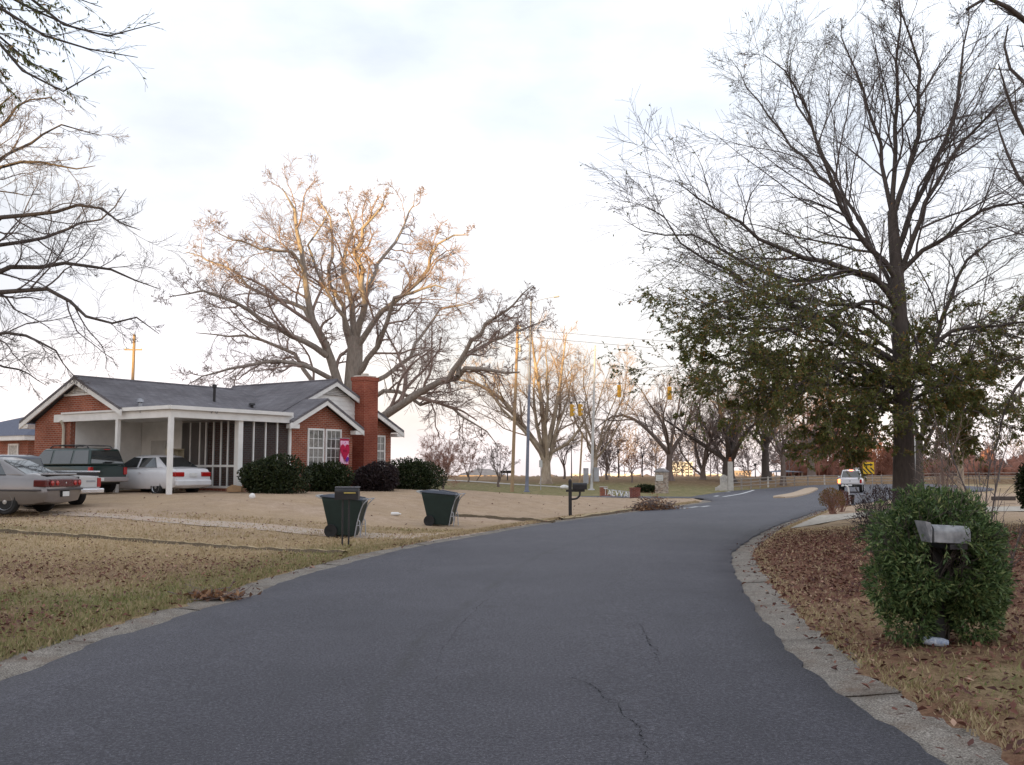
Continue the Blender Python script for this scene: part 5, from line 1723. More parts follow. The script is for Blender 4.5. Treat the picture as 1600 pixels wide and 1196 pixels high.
tree_object('half_leafy_oak', 'tall dark oak on the right verge, bare above with olive leaves on its lower limbs', rbase,
            [('trunk', [tp, tubes(B0, Q0, 7)], BARK_DARK, None),
             ('crown', [tubes(B1, Q1, 4), tubes(B2, Q2, 3), tubes(B3, Q3, 3)], TWIG_DARK, None),
             ('foliage', [(lv, lf)], WOAK, lr_)])

# ---- bare tree at the left edge
rg = np.random.default_rng(41)
YL = 36.0
lb = at(-130, 731, YL)
lo_ = []
tl_ = limb([(-130, 760), (-130, 650), (-128, 560), (-122, 480), (-110, 380), (-100, 280), (-95, 200)], YL, YL, 0.55, 0.20)
lo_.append(limb([(-128, 500), (-60, 400), (0, 347), (62, 332), (140, 321), (176, 342), (218, 358)], YL, YL - 2.5, 0.22, 0.02))
lo_.append(limb([(-128, 540), (-60, 450), (0, 427), (78, 412), (140, 415), (197, 427), (249, 451)], YL, YL + 1.0, 0.24, 0.02))
lo_.append(limb([(-128, 560), (-60, 480), (0, 456), (78, 456), (119, 482), (171, 503), (218, 497), (246, 518)], YL, YL - 1.0, 0.22, 0.02))
lo_.append(limb([(-128, 600), (-60, 540), (0, 520), (52, 528), (93, 560), (115, 590)], YL, YL - 2.0, 0.17, 0.015))
lo_.append(limb([(-118, 420), (-60, 320), (0, 264), (67, 254), (119, 269), (150, 260)], YL, YL - 1.0, 0.19, 0.02))
lo_.append(limb([(-105, 330), (-50, 240), (0, 194), (31, 160), (73, 155), (105, 165)], YL, YL + 1.5, 0.16, 0.02))
lo_.append(limb([(-120, 450), (-50, 400), (0, 385), (70, 375), (110, 350), (150, 345), (200, 300)], YL, YL + 3.0, 0.18, 0.02))
lo_.append(limb([(-110, 370), (-50, 300), (0, 250), (60, 215), (110, 200), (160, 215)], YL, YL + 3.5, 0.17, 0.02))
lo_.append(limb([(-128, 600), (-60, 560), (-10, 570), (40, 580), (70, 600)], YL, YL + 3.0, 0.13, 0.015))
lo_.append(limb([(-120, 470), (-70, 350), (-40, 260), (-10, 190), (20, 140)], YL, YL - 3.0, 0.18, 0.02))
C0, S0 = stack_limbs(lo_)
S0 = S0 * 0.6
C0[:, 2:] += rg.normal(0, 0.07, C0[:, 2:].shape)
C1, S1, _ = grow(C0, S0, 11, rg, 0.25, 0.98, 0.7, 0.2, 0.30, 0.2, 8, 0.04, 0.18, 0.5, 0.3)
C2, S2, _ = grow(C1, S1, 6, rg, 0.15, 1.0, 0.7, 0.25, 0.5, 0.2, 6, 0.03, 0.2, 0.6, 0.4)
C3, S3, _ = grow(C2, S2, 9, rg, 0.1, 1.0, 0.7, 0.25, 0.5, 0.2, 3, 0.02, 0.16, 0.7, 0.5, tipk=0.65)
S2 = np.maximum(S2, 0.007); S3 = np.maximum(S3, 0.005)
tree_object('bare_tree', 'bare dark twiggy tree reaching in from the left edge behind the parked cars', (lb[0], YL, gz(lb[0], YL) - 0.1),
            [('trunk', [tubes(tl_[0][None], tl_[1][None], 12), tubes(C0, S0, 7)], BARK_DARK, None),
             ('crown', [tubes(C1, S1, 5), tubes(C2, S2, 3), tubes(C3, S3, 3)], TWIG_DARK, None)])

# ---- near leafy branches that hang in at the top left
rg = np.random.default_rng(52)
YN = 11.0
nb_ = at(-520, 731, YN)
no = []
tn = limb([(-520, 990), (-520, 700), (-515, 400), (-500, 150), (-480, -80)], YN, YN, 0.34, 0.22)
no.append(limb([(-500, 150), (-350, 0), (-200, -60), (-60, -40), (30, 5), (85, 30), (140, 52), (190, 60)], YN, YN + 0.6, 0.045, 0.004))
no.append(limb([(-500, 120), (-300, -80), (-120, -90), (0, -40), (60, 10), (110, 45), (150, 60), (250, 35)], YN, YN + 0.2, 0.045, 0.004))
no.append(limb([(-510, 300), (-300, 60), (-150, -10), (-40, 30), (0, 70), (40, 115), (85, 140), (125, 140), (165, 105)], YN, YN - 0.6, 0.045, 0.004))
no.append(limb([(-505, 200), (-300, 0), (-120, -40), (-20, 0), (40, 40), (80, 60), (130, 75), (215, 90)], YN, YN - 0.2, 0.045, 0.004))
no.append(limb([(-505, 250), (-300, 50), (-150, 0), (-60, 20), (-10, 50), (30, 80), (60, 110), (105, 125)], YN, YN + 0.9, 0.045, 0.004))
no.append(limb([(-505, 280), (-350, 100), (-200, 40), (-90, 50), (-30, 90), (0, 125), (20, 150)], YN, YN + 0.4, 0.045, 0.004))
no.append(limb([(-500, 100), (-300, -120), (-100, -130), (0, -80), (70, -30), (120, 5), (160, 12)], YN, YN + 0.5, 0.045, 0.004))
N0, NR0 = stack_limbs(no)
N1, NR1, _ = grow(N0, NR0, 26, rg, 0.35, 0.99, 0.45, 0.15, 0.13, 0.2, 7, -0.01, 0.08, 0.5, 0.35, lmax=1.1)
N2, NR2, _ = grow(N1, NR1, 4, rg, 0.2, 1.0, 0.5, 0.2, 0.45, 0.2, 4, -0.01, 0.08, 0.6, 0.5)
NR1 = np.maximum(NR1, 0.0025); NR2 = np.maximum(NR2, 0.0018)
lp, ld = along(N2, 6, rg)
tip = at(95, 60, YN)
keep = rg.uniform(0, 1, len(lp)) < 0.08 + 0.9 * (1 - sstep(tip[0] - 0.55, tip[0] + 0.35, lp[:, 0]))
p1, d1_ = along(N1, 10, rg); k1 = p1[:, 0] < tip[0] - 0.25
lv, lf, lr_ = leaf_quads(np.concatenate([lp[keep], p1[k1]]), np.concatenate([ld[keep], d1_[k1]]), 0.062, 0.019, rg, 0.7)
tree_object('near_leafy_tree', 'leafy dark branches hanging into the sky at the top left corner', (nb_[0], YN, gz(nb_[0], YN) - 0.1),
            [('trunk', [tubes(tn[0][None], tn[1][None], 12), tubes(N0, NR0, 7)], BARK_DARK, None),
             ('crown', [tubes(N1, NR1, 4), tubes(N2, NR2, 3)], BARK_DARK, None),
             ('foliage', [(lv, lf)], WOAK, lr_)])

# ---- tree beyond the right edge whose branches show in the top right corner
rg = np.random.default_rng(61)
YT = 21.0
qb = at(1790, 731, YT)
qo = []
tq = limb([(1790, 860), (1790, 600), (1780, 400), (1765, 200), (1750, 50)], YT, YT, 0.34, 0.16)
qo.append(limb([(1770, 300), (1700, 120), (1640, 50), (1600, 33), (1585, 25), (1572, 8), (1545, -4), (1510, 15)], YT, YT - 0.5, 0.13, 0.03))
qo.append(limb([(1775, 400), (1700, 240), (1640, 150), (1590, 125), (1570, 80), (1575, 40)], YT, YT + 0.6, 0.10, 0.015))
qo.append(limb([(1780, 450), (1690, 340), (1640, 260), (1595, 200), (1575, 150), (1560, 100)], YT, YT - 0.8, 0.10, 0.012))
qo.append(limb([(1785, 520), (1700, 420), (1650, 330), (1600, 290), (1570, 230), (1555, 180)], YT, YT + 1.0, 0.09, 0.012))
qo.append(limb([(1788, 650), (1700, 560), (1650, 560), (1600, 590), (1570, 640), (1560, 690)], YT, YT + 1.2, 0.08, 0.01))
qo.append(limb([(1788, 640), (1720, 520), (1660, 480), (1610, 470), (1580, 500)], YT, YT - 0.8, 0.08, 0.01))
E0, ER0 = stack_limbs(qo)
E1, ER1, _ = grow(E0, ER0, 12, rg, 0.3, 0.99, 0.7, 0.2, 0.26, 0.2, 7, 0.04, 0.14, 0.45, 0.3)
E2, ER2, _ = grow(E1, ER1, 6, rg, 0.2, 1.0, 0.7, 0.2, 0.5, 0.2, 5, 0.02, 0.12, 0.6, 0.4)
E3, ER3, _ = grow(E2, ER2, 4, rg, 0.2, 1.0, 0.7, 0.2, 0.5, 0.2, 3, 0.02, 0.12, 0.7, 0.5)
ER2 = np.maximum(ER2, 0.004); ER3 = np.maximum(ER3, 0.003)
lp, ld = along(E3, 3, rg)
keep = rg.uniform(0, 1, len(lp)) < 0.03 + 0.9 * (1 - sstep(5.0, 6.0, lp[:, 2]))
lv, lf, lr_ = leaf_quads(lp[keep], ld[keep], 0.09, 0.032, rg, 0.5)
tree_object('right_edge_tree', 'dark bare boughs leaning in at the top right corner', (qb[0], YT, gz(qb[0], YT) - 0.1),
            [('trunk', [tubes(tq[0][None], tq[1][None], 12), tubes(E0, ER0, 7)], BARK_DARK, None),
             ('crown', [tubes(E1, ER1, 4), tubes(E2, ER2, 3), tubes(E3, ER3, 3)], TWIG_DARK, None),
             ('foliage', [(lv, lf)], WOAK, lr_)])

# ---- trees of the park
def park_tree(name, label, u, v, Y, height, spread, trunk_r, seed, bark, twig, fork=0.25, n_limb=7, dens=(8, 6, 5), lean=(0, 0), up=0.10, gnarl=0.14, group=None, twr=0.012, limbs=None):
    rg = np.random.default_rng(seed)
    b = at(u, v, Y)
    base = np.array([b[0], Y, gz(b[0], Y) - 0.1])
    top = base + np.array([lean[0], lean[1], height * max(fork, 0.12)])
    P = catmull([base, base * 0.6 + top * 0.4 + rg.normal(0, 0.08, 3), top], 8)
    tr = trunk_r * (1 + 0.5 * np.exp(-np.linspace(0, 7, 8))) * np.linspace(1, 0.8, 8)
    L = []; Rr = []
    for k in range(n_limb):
        a = 2 * math.pi * (k + rg.uniform(-0.3, 0.3)) / n_limb
        el = rg.uniform(0.55, 1.25) if k % 3 else rg.uniform(1.15, 1.45)
        d = np.array([math.cos(a) * math.cos(el), math.sin(a) * math.cos(el), math.sin(el)])
        ln = (height * (1 - fork)) * rg.uniform(0.8, 1.05) / max(math.sin(el), 0.72)
        ln = min(ln, spread / max(math.cos(el), 0.2)) if math.cos(el) > 0.2 else ln
        p = top - np.array([0, 0, height * 0.10 * rg.uniform(0, 1)])
        pts = [p]
        for q in range(9):
            p = p + d * ln / 9
            d = norm(d + rg.normal(0, gnarl, 3) + np.array([0, 0, up * (0.6 if el > 1 else 1.2)]))
            pts.append(p)
        L.append(np.array(pts)); Rr.append(trunk_r * rg.uniform(0.34, 0.5) * np.linspace(1, 0.12, 10))
    if limbs:
        for pts, Ya, Yb, ra, rb_ in limbs:
            pl, rl = limb(pts, Ya, Yb, ra, rb_, 10)
            L.append(pl); Rr.append(rl)
    A0 = np.stack(L); R0 = np.stack(Rr)
    A1, R1, _ = grow(A0, R0, dens[0], rg, 0.2, 0.98, 0.65, 0.2, 0.34, 0.2, 7, 0.05, 0.16, 0.55, 0.35)
    A2, R2, _ = grow(A1, R1, dens[1], rg, 0.15, 1.0, 0.65, 0.25, 0.5, 0.2, 5, 0.03, 0.18, 0.6, 0.5)
    A3, R3, _ = grow(A2, R2, dens[2] * 2, rg, 0.1, 1.0, 0.65, 0.25, 0.6, 0.2, 2, 0.02, 0.15, 0.7, 0.6, tipk=0.6)
    R1 = np.maximum(R1, twr * 1.3); R2 = np.maximum(R2, twr); R3 = np.maximum(R3, twr * 0.8)
    return tree_object(name, label, base, [('trunk', [tubes(P[None], tr[None], 10), tubes(A0, R0, 6)], bark, None),
                       ('crown', [tubes(A1, R1, 4), tubes(A2, R2, 3), tubes(A3, R3, 3)], twig, None)], group=group)
TWIG_GOLD = bark_mat('pale_twigs', (0.30, 0.22, 0.17), (0.42, 0.32, 0.25), scale=3.0)
TWIG_PARK = bark_mat('park_twigs', (0.17, 0.135, 0.13), (0.25, 0.20, 0.185), scale=3.0)
BARK_PARK = bark_mat('park_bark', (0.13, 0.10, 0.09), (0.21, 0.17, 0.15), scale=2.0)
TWIG_RED = bark_mat('reddish_twigs', (0.30, 0.16, 0.13), (0.40, 0.24, 0.19), scale=3.0)
PK = 'bare trees in the park beyond the street'
park_tree('sycamore_tree', 'pale sycamore with a thick low left limb behind the steel poles', 853, 731, 98, 15.0, 8, 0.56, 71, BARK_SYC, TWIG_GOLD, 0.16, 6, (8, 6, 5), group=PK,
          limbs=[([(850, 712), (820, 670), (785, 625), (745, 600), (705, 592)], 98, 95, 0.38, 0.06), ([(853, 700), (845, 620), (835, 560), (830, 515)], 98, 97, 0.32, 0.05), ([(856, 710), (890, 690), (915, 655), (925, 635)], 98, 96, 0.2, 0.04), ([(856, 700), (872, 620), (880, 560), (885, 520)], 98, 100, 0.28, 0.04)])
park_tree('park_tree', 'tall pale bare tree right behind the slender white pole', 930, 731, 102, 14.0, 7, 0.36, 72, BARK_SYC, TWIG_GOLD, 0.22, 8, (8, 6, 5), group=PK, up=0.14)
park_tree('park_tree', 'bare tree rising straight behind the stone pillar', 1047, 731, 104, 13.0, 8.5, 0.36, 73, BARK_PARK, TWIG_PARK, 0.28, 7, (8, 6, 5), group=PK,
          limbs=[([(1046, 710), (1020, 680), (990, 655), (960, 650), (930, 670)], 104, 102, 0.28, 0.04)])
park_tree('park_tree', 'bare forked tree between the stone pillar and the white obelisk', 1098, 731, 108, 11.0, 7, 0.34, 74, BARK_PARK, TWIG_PARK, 0.10, 7, (8, 6, 5), group=PK, up=0.06)
park_tree('park_tree', 'thick dark spreading tree just behind the white obelisk', 1139, 731, 106, 11.5, 9.5, 0.70, 75, BARK_DARK, TWIG_PARK, 0.25, 10, (9, 6, 5), group=PK, up=0.05)
park_tree('park_tree', 'dark stout bare tree right of the white obelisk', 1197, 731, 110, 12.0, 9, 0.45, 76, BARK_DARK, TWIG_PARK, 0.35, 8, (9, 6, 5), group=PK)
park_tree('park_tree', 'slim bare tree in front of the blue roofed pavilion', 1223, 731, 106, 11.5, 6, 0.3, 77, BARK_PARK, TWIG_PARK, 0.3, 7, (8, 6, 5), group=PK)
park_tree('park_tree', 'tall rusty bare tree behind the pickup at the junction', 1268, 731, 128, 14.0, 8, 0.45, 78, BARK_PARK, TWIG_RED, 0.3, 8, (8, 6, 5), group=PK)
SM = 'small young trees on the park lawn'
park_tree('young_tree', 'bushy reddish young tree just right of the front shrubs', 692, 731, 88, 4.9, 2.4, 0.10, 81, BARK_PARK, TWIG_RED, 0.12, 12, (10, 7, 4), up=0.12, group=SM, twr=0.010)
park_tree('young_tree', 'thin upright young tree second from the front shrubs', 731, 731, 100, 4.6, 2.0, 0.08, 82, BARK_PARK, TWIG_RED, 0.22, 7, (7, 5, 4), up=0.12, group=SM, twr=0.010)
park_tree('young_tree', 'vase shaped young tree left of the wooden utility pole', 780, 731, 92, 4.6, 2.3, 0.12, 83, BARK_PARK, TWIG_PARK, 0.2, 7, (6, 5, 4), group=SM, twr=0.010)
park_tree('young_tree', 'small leaning sapling between two young trees', 744, 731, 104, 2.6, 1.3, 0.06, 84, BARK_PARK, TWIG_PARK, 0.3, 4, (5, 4, 3), lean=(0.5, 0), group=SM, twr=0.010)
park_tree('young_tree', 'young round tree right of the sycamore trunk', 881, 731, 108, 6.0, 2.6, 0.13, 85, BARK_PARK, TWIG_PARK, 0.3, 7, (7, 5, 4), group=SM, twr=0.011)
park_tree('young_tree', 'young tree right of the slender white pole', 949, 731, 106, 6.2, 2.8, 0.15, 86, BARK_PARK, TWIG_PARK, 0.25, 7, (7, 5, 4), group=SM, twr=0.011)
park_tree('young_tree', 'small reddish sapling directly above the low brick sign', 987, 731, 100, 3.9, 1.9, 0.09, 87, BARK_PARK, TWIG_RED, 0.3, 6, (6, 5, 3), group=SM, twr=0.010)

# ================================================================== UNSEEN WOOD ADDED BEHIND THE VIEWER, SHAPED TO BLOCK THE LOW SUN
def blob_crown(rg, c, rx, rz, nlat=14, nlon=20, jit=0.16):
    th = np.linspace(0.02, math.pi - 0.02, nlat)[:, None]; ph = (np.arange(nlon) / nlon * 2 * math.pi)[None]
    rad = 1 + rg.normal(0, jit, (nlat, nlon))
    x = rx * np.sin(th) * np.cos(ph) * rad; y = rx * np.sin(th) * np.sin(ph) * rad; z = rz * np.cos(th) * rad
    V = np.stack([x + c[0], y + c[1], z + c[2]], -1).reshape(-1, 3)
    i = np.arange(nlat * nlon).reshape(nlat, nlon)
    j = np.roll(i, -1, 1)
    F_ = np.stack([i[:-1], j[:-1], j[1:], i[1:]], -1).reshape(-1, 4)
    return V, F_
VV = []; FF = []; o = 0
rg = np.random.default_rng(5)
perp = np.array([SUN_TRAVEL[1], -SUN_TRAVEL[0]])
for w in np.arange(-110, 60, 3.6):
    base = SUN_TRAVEL * -150 + perp * w + rg.normal(0, 1.2, 2)
    top = np.interp(w, [-95, -70, -58, -46, -39, -34, -30, -22, -14, 0, 20, 40], [14.5, 14.5, 15.5, 17.6, 17.2, 15.6, 15.0, 17.0, 20.5, 23, 23, 20]) + 5.3 + rg.normal(0, 0.4)
    V_, F_ = blob_crown(rg, (base[0], base[1], top * 0.52), rg.uniform(4.2, 5.0), top * 0.5)
    VV.append(V_); FF.append(F_ + o); o += len(V_)
stuff(obj('sun_blocking_wood', mesh_arrays('sun_blocking_wood', np.concatenate(VV), np.concatenate(FF),
      [mat('sun_blocker_green', (0.035, 0.055, 0.02), (0.06, 0.085, 0.03), 3.0, 0.9)])))

# ================================================================== STREET FURNITURE AND SMALL THINGS
def g3(u, v):
    return ground_hit(u, v)

# ---- wheeled bins
BIN = mat('dark_green_plastic', (0.011, 0.026, 0.023), (0.008, 0.019, 0.017), 5, 0.5, spec=0.4)
LID = mat('blue_grey_lid', (0.05, 0.06, 0.085), (0.035, 0.042, 0.06), 4, 0.45, spec=0.5)
def wheeled_bin(pos, rz, label, s=1.0):
    root = empty('wheeled_bin', pos, rz)
    tag(root, label, 'bin', 'green wheeled bins put out by the street')
    d0, d1 = 0.27, 0.34
    prof = [(-0.28, 0.06, d0), (0.30, 0.03, d0), (0.52, 0.84, d1), (0.50, 0.90, d1), (-0.48, 0.97, d1), (-0.46, 0.88, d1)]
    V = [(x, -d, z) for x, z, d in prof] + [(x, d, z) for x, z, d in prof]
    n = len(prof)
    MB().add(V, [tuple(range(n)), tuple(range(n, 2 * n))[::-1]] + [(i, n + i, n + (i + 1) % n, (i + 1) % n) for i in range(n)]).build('body', BIN, root, bevel=0.02)
    lid = [(-0.52, 0.975, 0.37), (0.55, 0.885, 0.37), (0.53, 0.925, 0.35), (0.10, 1.01, 0.30), (-0.30, 1.045, 0.30), (-0.50, 1.02, 0.35)]
    V = [(x, -d, z) for x, z, d in lid] + [(x, d, z) for x, z, d in lid]
    n = 6
    lo = MB().add(V, [tuple(range(n)), tuple(range(n, 2 * n))[::-1]] + [(i, n + i, n + (i + 1) % n, (i + 1) % n) for i in range(n)]).build('lid', LID, root, bevel=0.015)
    for k in (-0.15, 0.15):
        MB().box((0.25, k, 0.985), (0.5, 0.05, 0.03), ry=R(10)).build('lid_rib', LID, lo, bevel=0.01)
    MB().tube([(-0.44, -0.3, 0.92), (-0.62, -0.3, 1.0), (-0.62, 0.3, 1.0), (-0.44, 0.3, 0.92)], 0.022, 8).build('handle', mat('pale_grip', (0.45, 0.46, 0.46), None, 5, 0.5) if 'pale_grip' not in bpy.data.materials else bpy.data.materials['pale_grip'], root)
    for y in (-0.33, 0.33):
        w_ = bpy.data.objects.new('wheel', None); link(w_, root); w_.location = (-0.24, y, 0.16)
        MB().lathe([(0.10, -0.03), (0.155, -0.035), (0.16, 0), (0.155, 0.035), (0.10, 0.03)], 20, 'Y').build('tyre', MT['dark'], w_, smooth=40)
        MB().lathe([(0.11, -0.015), (0.03, -0.03), (0.0001, -0.03)], 16, 'Y').lathe([(0.11, 0.015), (0.03, 0.03), (0.0001, 0.03)], 16, 'Y').build('rim', BIN, w_)
    MB().tube([(-0.24, -0.33, 0.16), (-0.24, 0.33, 0.16)], 0.018, 6).build('axle', MT['metal'], root)
    bar = MB()
    for y in (-0.30, 0.30):
        bar.tube(catmull([(0.68, y, 0.93), (0.60, y, 0.86), (0.50, y, 0.72), (0.40, y, 0.35), (0.34, y, 0.02)], 10), 0.014, 6)
        bar.tube([(0.43, y, 0.42), (0.46, y, 0.38), (0.48, y, 0.0)], 0.013, 6)
        bar.tube([(0.385, y, 0.28), (0.48, y, 0.30)], 0.012, 6)
    bar.tube([(0.68, -0.30, 0.93), (0.68, 0.30, 0.93)], 0.014, 6)
    bar.build('lift_frame', MT['metal'], root, smooth=50)
    return root
p = g3(537, 839); wheeled_bin((p[0], p[1], p[2]), R(-4), 'green wheeled bin directly behind the black twin legged mailbox')
p = g3(690, 822); wheeled_bin((p[0] - 0.05, p[1], p[2]), R(-9), 'green wheeled bin standing alone nearer the second mailbox')

# ---- mailboxes
def box_shell(L, w, h, m, name, parent, door=True):
    """mailbox with arched top, long axis x"""
    prof = [(-w / 2, 0), (w / 2, 0), (w / 2, h - w / 2)] + [(w / 2 * math.cos(a), h - w / 2 + w / 2 * math.sin(a)) for a in np.linspace(0.25, math.pi - 0.25, 8)] + [(-w / 2, h - w / 2)]
    o_ = MB().prism([(-L / 2, y, z) for y, z in prof], (L, 0, 0)).build(name, m, parent, bevel=0.006)
    return o_
p = g3(540, 853)
mbx = empty('mailbox', (p[0], p[1], p[2] - 0.02), R(-3)); tag(mbx, 'black mailbox on two thin legs in front of a green bin', 'mailbox')
for x in (-0.075, 0.065):
    MB().tube([(x, 0, -0.1), (x, 0, 1.06)], 0.02, 8).build('leg', MT['blackpaint'], mbx)
sh = box_shell(0.52, 0.20, 0.27, MT['blackpaint'], 'box', mbx); sh.location = (0.02, 0, 1.02)
MB().box((0.01, 0, 0.275), (0.54, 0.12, 0.012)).build('pale_top', mat('pale_top_grey', (0.34, 0.34, 0.38), None, 5, 0.5), sh)  # paler strip along the top of the box
MB().box((0.08, -0.112, 0.15), (0.26, 0.01, 0.025)).build('flag', mat('brass_yellow', (0.55, 0.42, 0.12), None, 5, 0.5), sh)
p = g3(891, 806)
mbx = empty('mailbox', (p[0], p[1], p[2] - 0.02), R(-2)); tag(mbx, 'black mailbox on a stout black post at the left kerb', 'mailbox')
MB().span((-0.06, -0.06, -0.1), (0.06, 0.06, 1.26)).build('post', MT['blackpaint'], mbx, bevel=0.008)
MB().add([(-0.06, -0.06, 1.26), (0.06, -0.06, 1.26), (0.06, 0.06, 1.26), (-0.06, 0.06, 1.26), (0, 0, 1.33)], [(0, 1, 4), (1, 2, 4), (2, 3, 4), (3, 0, 4)]).build('post_cap', MT['blackpaint'], mbx)
MB().span((-0.15, -0.045, 0.86), (0.52, 0.045, 0.94)).build('arm', MT['blackpaint'], mbx, bevel=0.006)
MB().tube(catmull([(0.06, 0, 0.60), (0.22, 0, 0.62), (0.33, 0, 0.72), (0.35, 0, 0.86)], 10), 0.035, 8).build('brace', MT['blackpaint'], mbx, smooth=50)
sh = box_shell(0.52, 0.19, 0.24, MT['blackpaint'], 'box', mbx); sh.location = (0.34, 0, 0.943)

vb = g3(1466, 1008)
mbx = empty('mailbox', (vb[0], vb[1], vb[2]), R(8)); tag(mbx, 'weathered grey mailbox swallowed by the green vine on the right', 'mailbox')
MB().span((-0.05, -0.05, -0.1), (0.05, 0.05, 0.96)).build('post', MT['blackpaint'], mbx, bevel=0.008)
GALV = mat('weathered_galvanised', (0.36, 0.365, 0.38), (0.17, 0.175, 0.19), 9, 0.55, 0.3)
sh = box_shell(0.40, 0.15, 0.17, GALV, 'box', mbx); sh.scale = (0.9, 0.9, 0.95); sh.location = (-0.10, -0.39, 0.985); sh.rotation_euler = (0, R(3), 0)
MB().prism([(-0.23, -0.085, 0.0), (-0.23, 0.085, 0.0), (-0.23, 0.09, 0.12), (-0.23, 0.05, 0.19), (-0.23, -0.05, 0.19), (-0.23, -0.09, 0.12)], (-0.012, 0, 0)).build('door', GALV, sh)
MB().add([(-0.242, -0.085, 0.0), (-0.242, 0.085, 0.0), (-0.242, 0.085, 0.185), (-0.242, -0.085, 0.185), (-0.315, -0.10, 0.20), (-0.315, 0.10, 0.20)], [(0, 1, 5, 4), (0, 4, 3), (1, 2, 5), (2, 3, 4, 5)]).build('door_lip', GALV, sh)
MB().span((-0.12, -0.45, 0.93), (0.05, 0.05, 0.975)).build('bracket', MT['blackpaint'], mbx)

# ---- leafy masses
def lumpy(rg, n, rad, low=-0.35, inner=0.72, lumps=9, amp=0.16):
    """points and outward directions of a lumpy, flat-bottomed bush"""
    d = norm(rg.normal(0, 1, (int(n * 1.8), 3)))
    d = d[d[:, 2] > low][:n]
    c = norm(rg.normal(0, 1, (lumps, 3)))
    bumpv = np.max(np.clip((d @ c.T - 0.72) / 0.28, 0, 1), axis=1) * amp + 1 - amp * 0.5
    r = bumpv * (inner + (1 - inner) * rg.uniform(0, 1, len(d)) ** 0.5) + rg.normal(0, 0.025, len(d))
    return d * r[:, None] * np.array(rad), d

def bush(name, label, cat, base, rad, zc, n, leaf, m, seed, group=None, stems=12, stem_m=None, twigs=0, core=True, low=-0.55, inner=0.7, core_k=0.72, hole=None, lump_n=9, lump_a=0.16, lobes=None):
    rg = np.random.default_rng(seed)
    root = empty(name, base); tag(root, label, cat, group)
    if lobes:
        P = []; D = []
        for (c_, r_) in lobes:
            p_, d_ = lumpy(rg, int(n * r_ ** 2 / sum(q[1] ** 2 for q in lobes)), (r_ * rg.uniform(0.9, 1.1), r_ * 0.95, r_), -1.0, 0.55, 12, 0.35)
            P.append(p_ + np.array(c_)); D.append(d_)
        P = np.concatenate(P); D = np.concatenate(D)
    else:
        P, D = lumpy(rg, n, rad, low, inner, lump_n, lump_a)
        P[:, 2] += zc
    k = P[:, 2] > 0.02
    P, D = P[k], D[k]
    if hole is not None:
        k = ~hole(P, rg)
        P, D = P[k], D[k]
    v, f, r_ = leaf_quads(P, D * 0.6 + np.array([0, 0, 0.2]), leaf[0], leaf[1], rg, 0.1)
    me = mesh_arrays('foliage', v, f, [m]); add_attr(me, 'rnd', r_)
    obj('foliage', me, root)
    # stems and side twigs
    st = []; sr = []
    for _ in range(stems):
        e = norm(rg.normal(0, 1, 3)); e[2] = abs(e[2]) * 0.8 + 0.3
        tip = e / np.linalg.norm(e) * np.array(rad) * 0.9 + np.array([0, 0, zc])
        b0 = np.array([rg.normal(0, rad[0] * 0.15), rg.normal(0, rad[1] * 0.15), -0.05])
        st.append(catmull([b0, (b0 + tip) / 2 + rg.normal(0, 0.06, 3), tip], 7)); sr.append(np.linspace(0.016, 0.004, 7))
    S = np.stack(st); SR = np.stack(sr)
    lst = [tubes(S, SR, 5)]
    if twigs:
        T1, TR1, _ = grow(S, SR, twigs, rg, 0.3, 1.0, 0.6, 0.2, 0.4, 0.2, 5, 0.05, 0.12, 0.6, 0.5)
        T2, TR2, _ = grow(T1, TR1, 4, rg, 0.2, 1.0, 0.6, 0.2, 0.5, 0.2, 3, 0.03, 0.12, 0.7, 0.5)
        lst += [tubes(T1, np.maximum(TR1, 0.003), 3), tubes(T2, np.maximum(TR2, 0.0025), 3)]
    V = []; F_ = []; o = 0
    for (a, b) in lst:
        V.append(a); F_.append(b + o); o += len(a)
    obj('stems', mesh_arrays('stems', np.concatenate(V), np.concatenate(F_), [stem_m or BARK_DARK]), root)
    if core:
        # old inner growth: a second, denser layer of leaves that closes the view through
        P, D = lumpy(rg, n // 2, np.array(rad) * core_k, low, 0.85)
        P[:, 2] += zc; P = P[P[:, 2] > 0.02]
        if hole is not None:
            P = P[~hole(P, rg)]
        v, f, r_ = leaf_quads(P, rg.normal(0, 1, P.shape), leaf[0] * 1.5, leaf[1] * 2.2, rg, 0.0)
        me = mesh_arrays('inner_foliage', v, f, [m]); add_attr(me, 'rnd', r_)
        obj('inner_foliage', me, root)
    return root

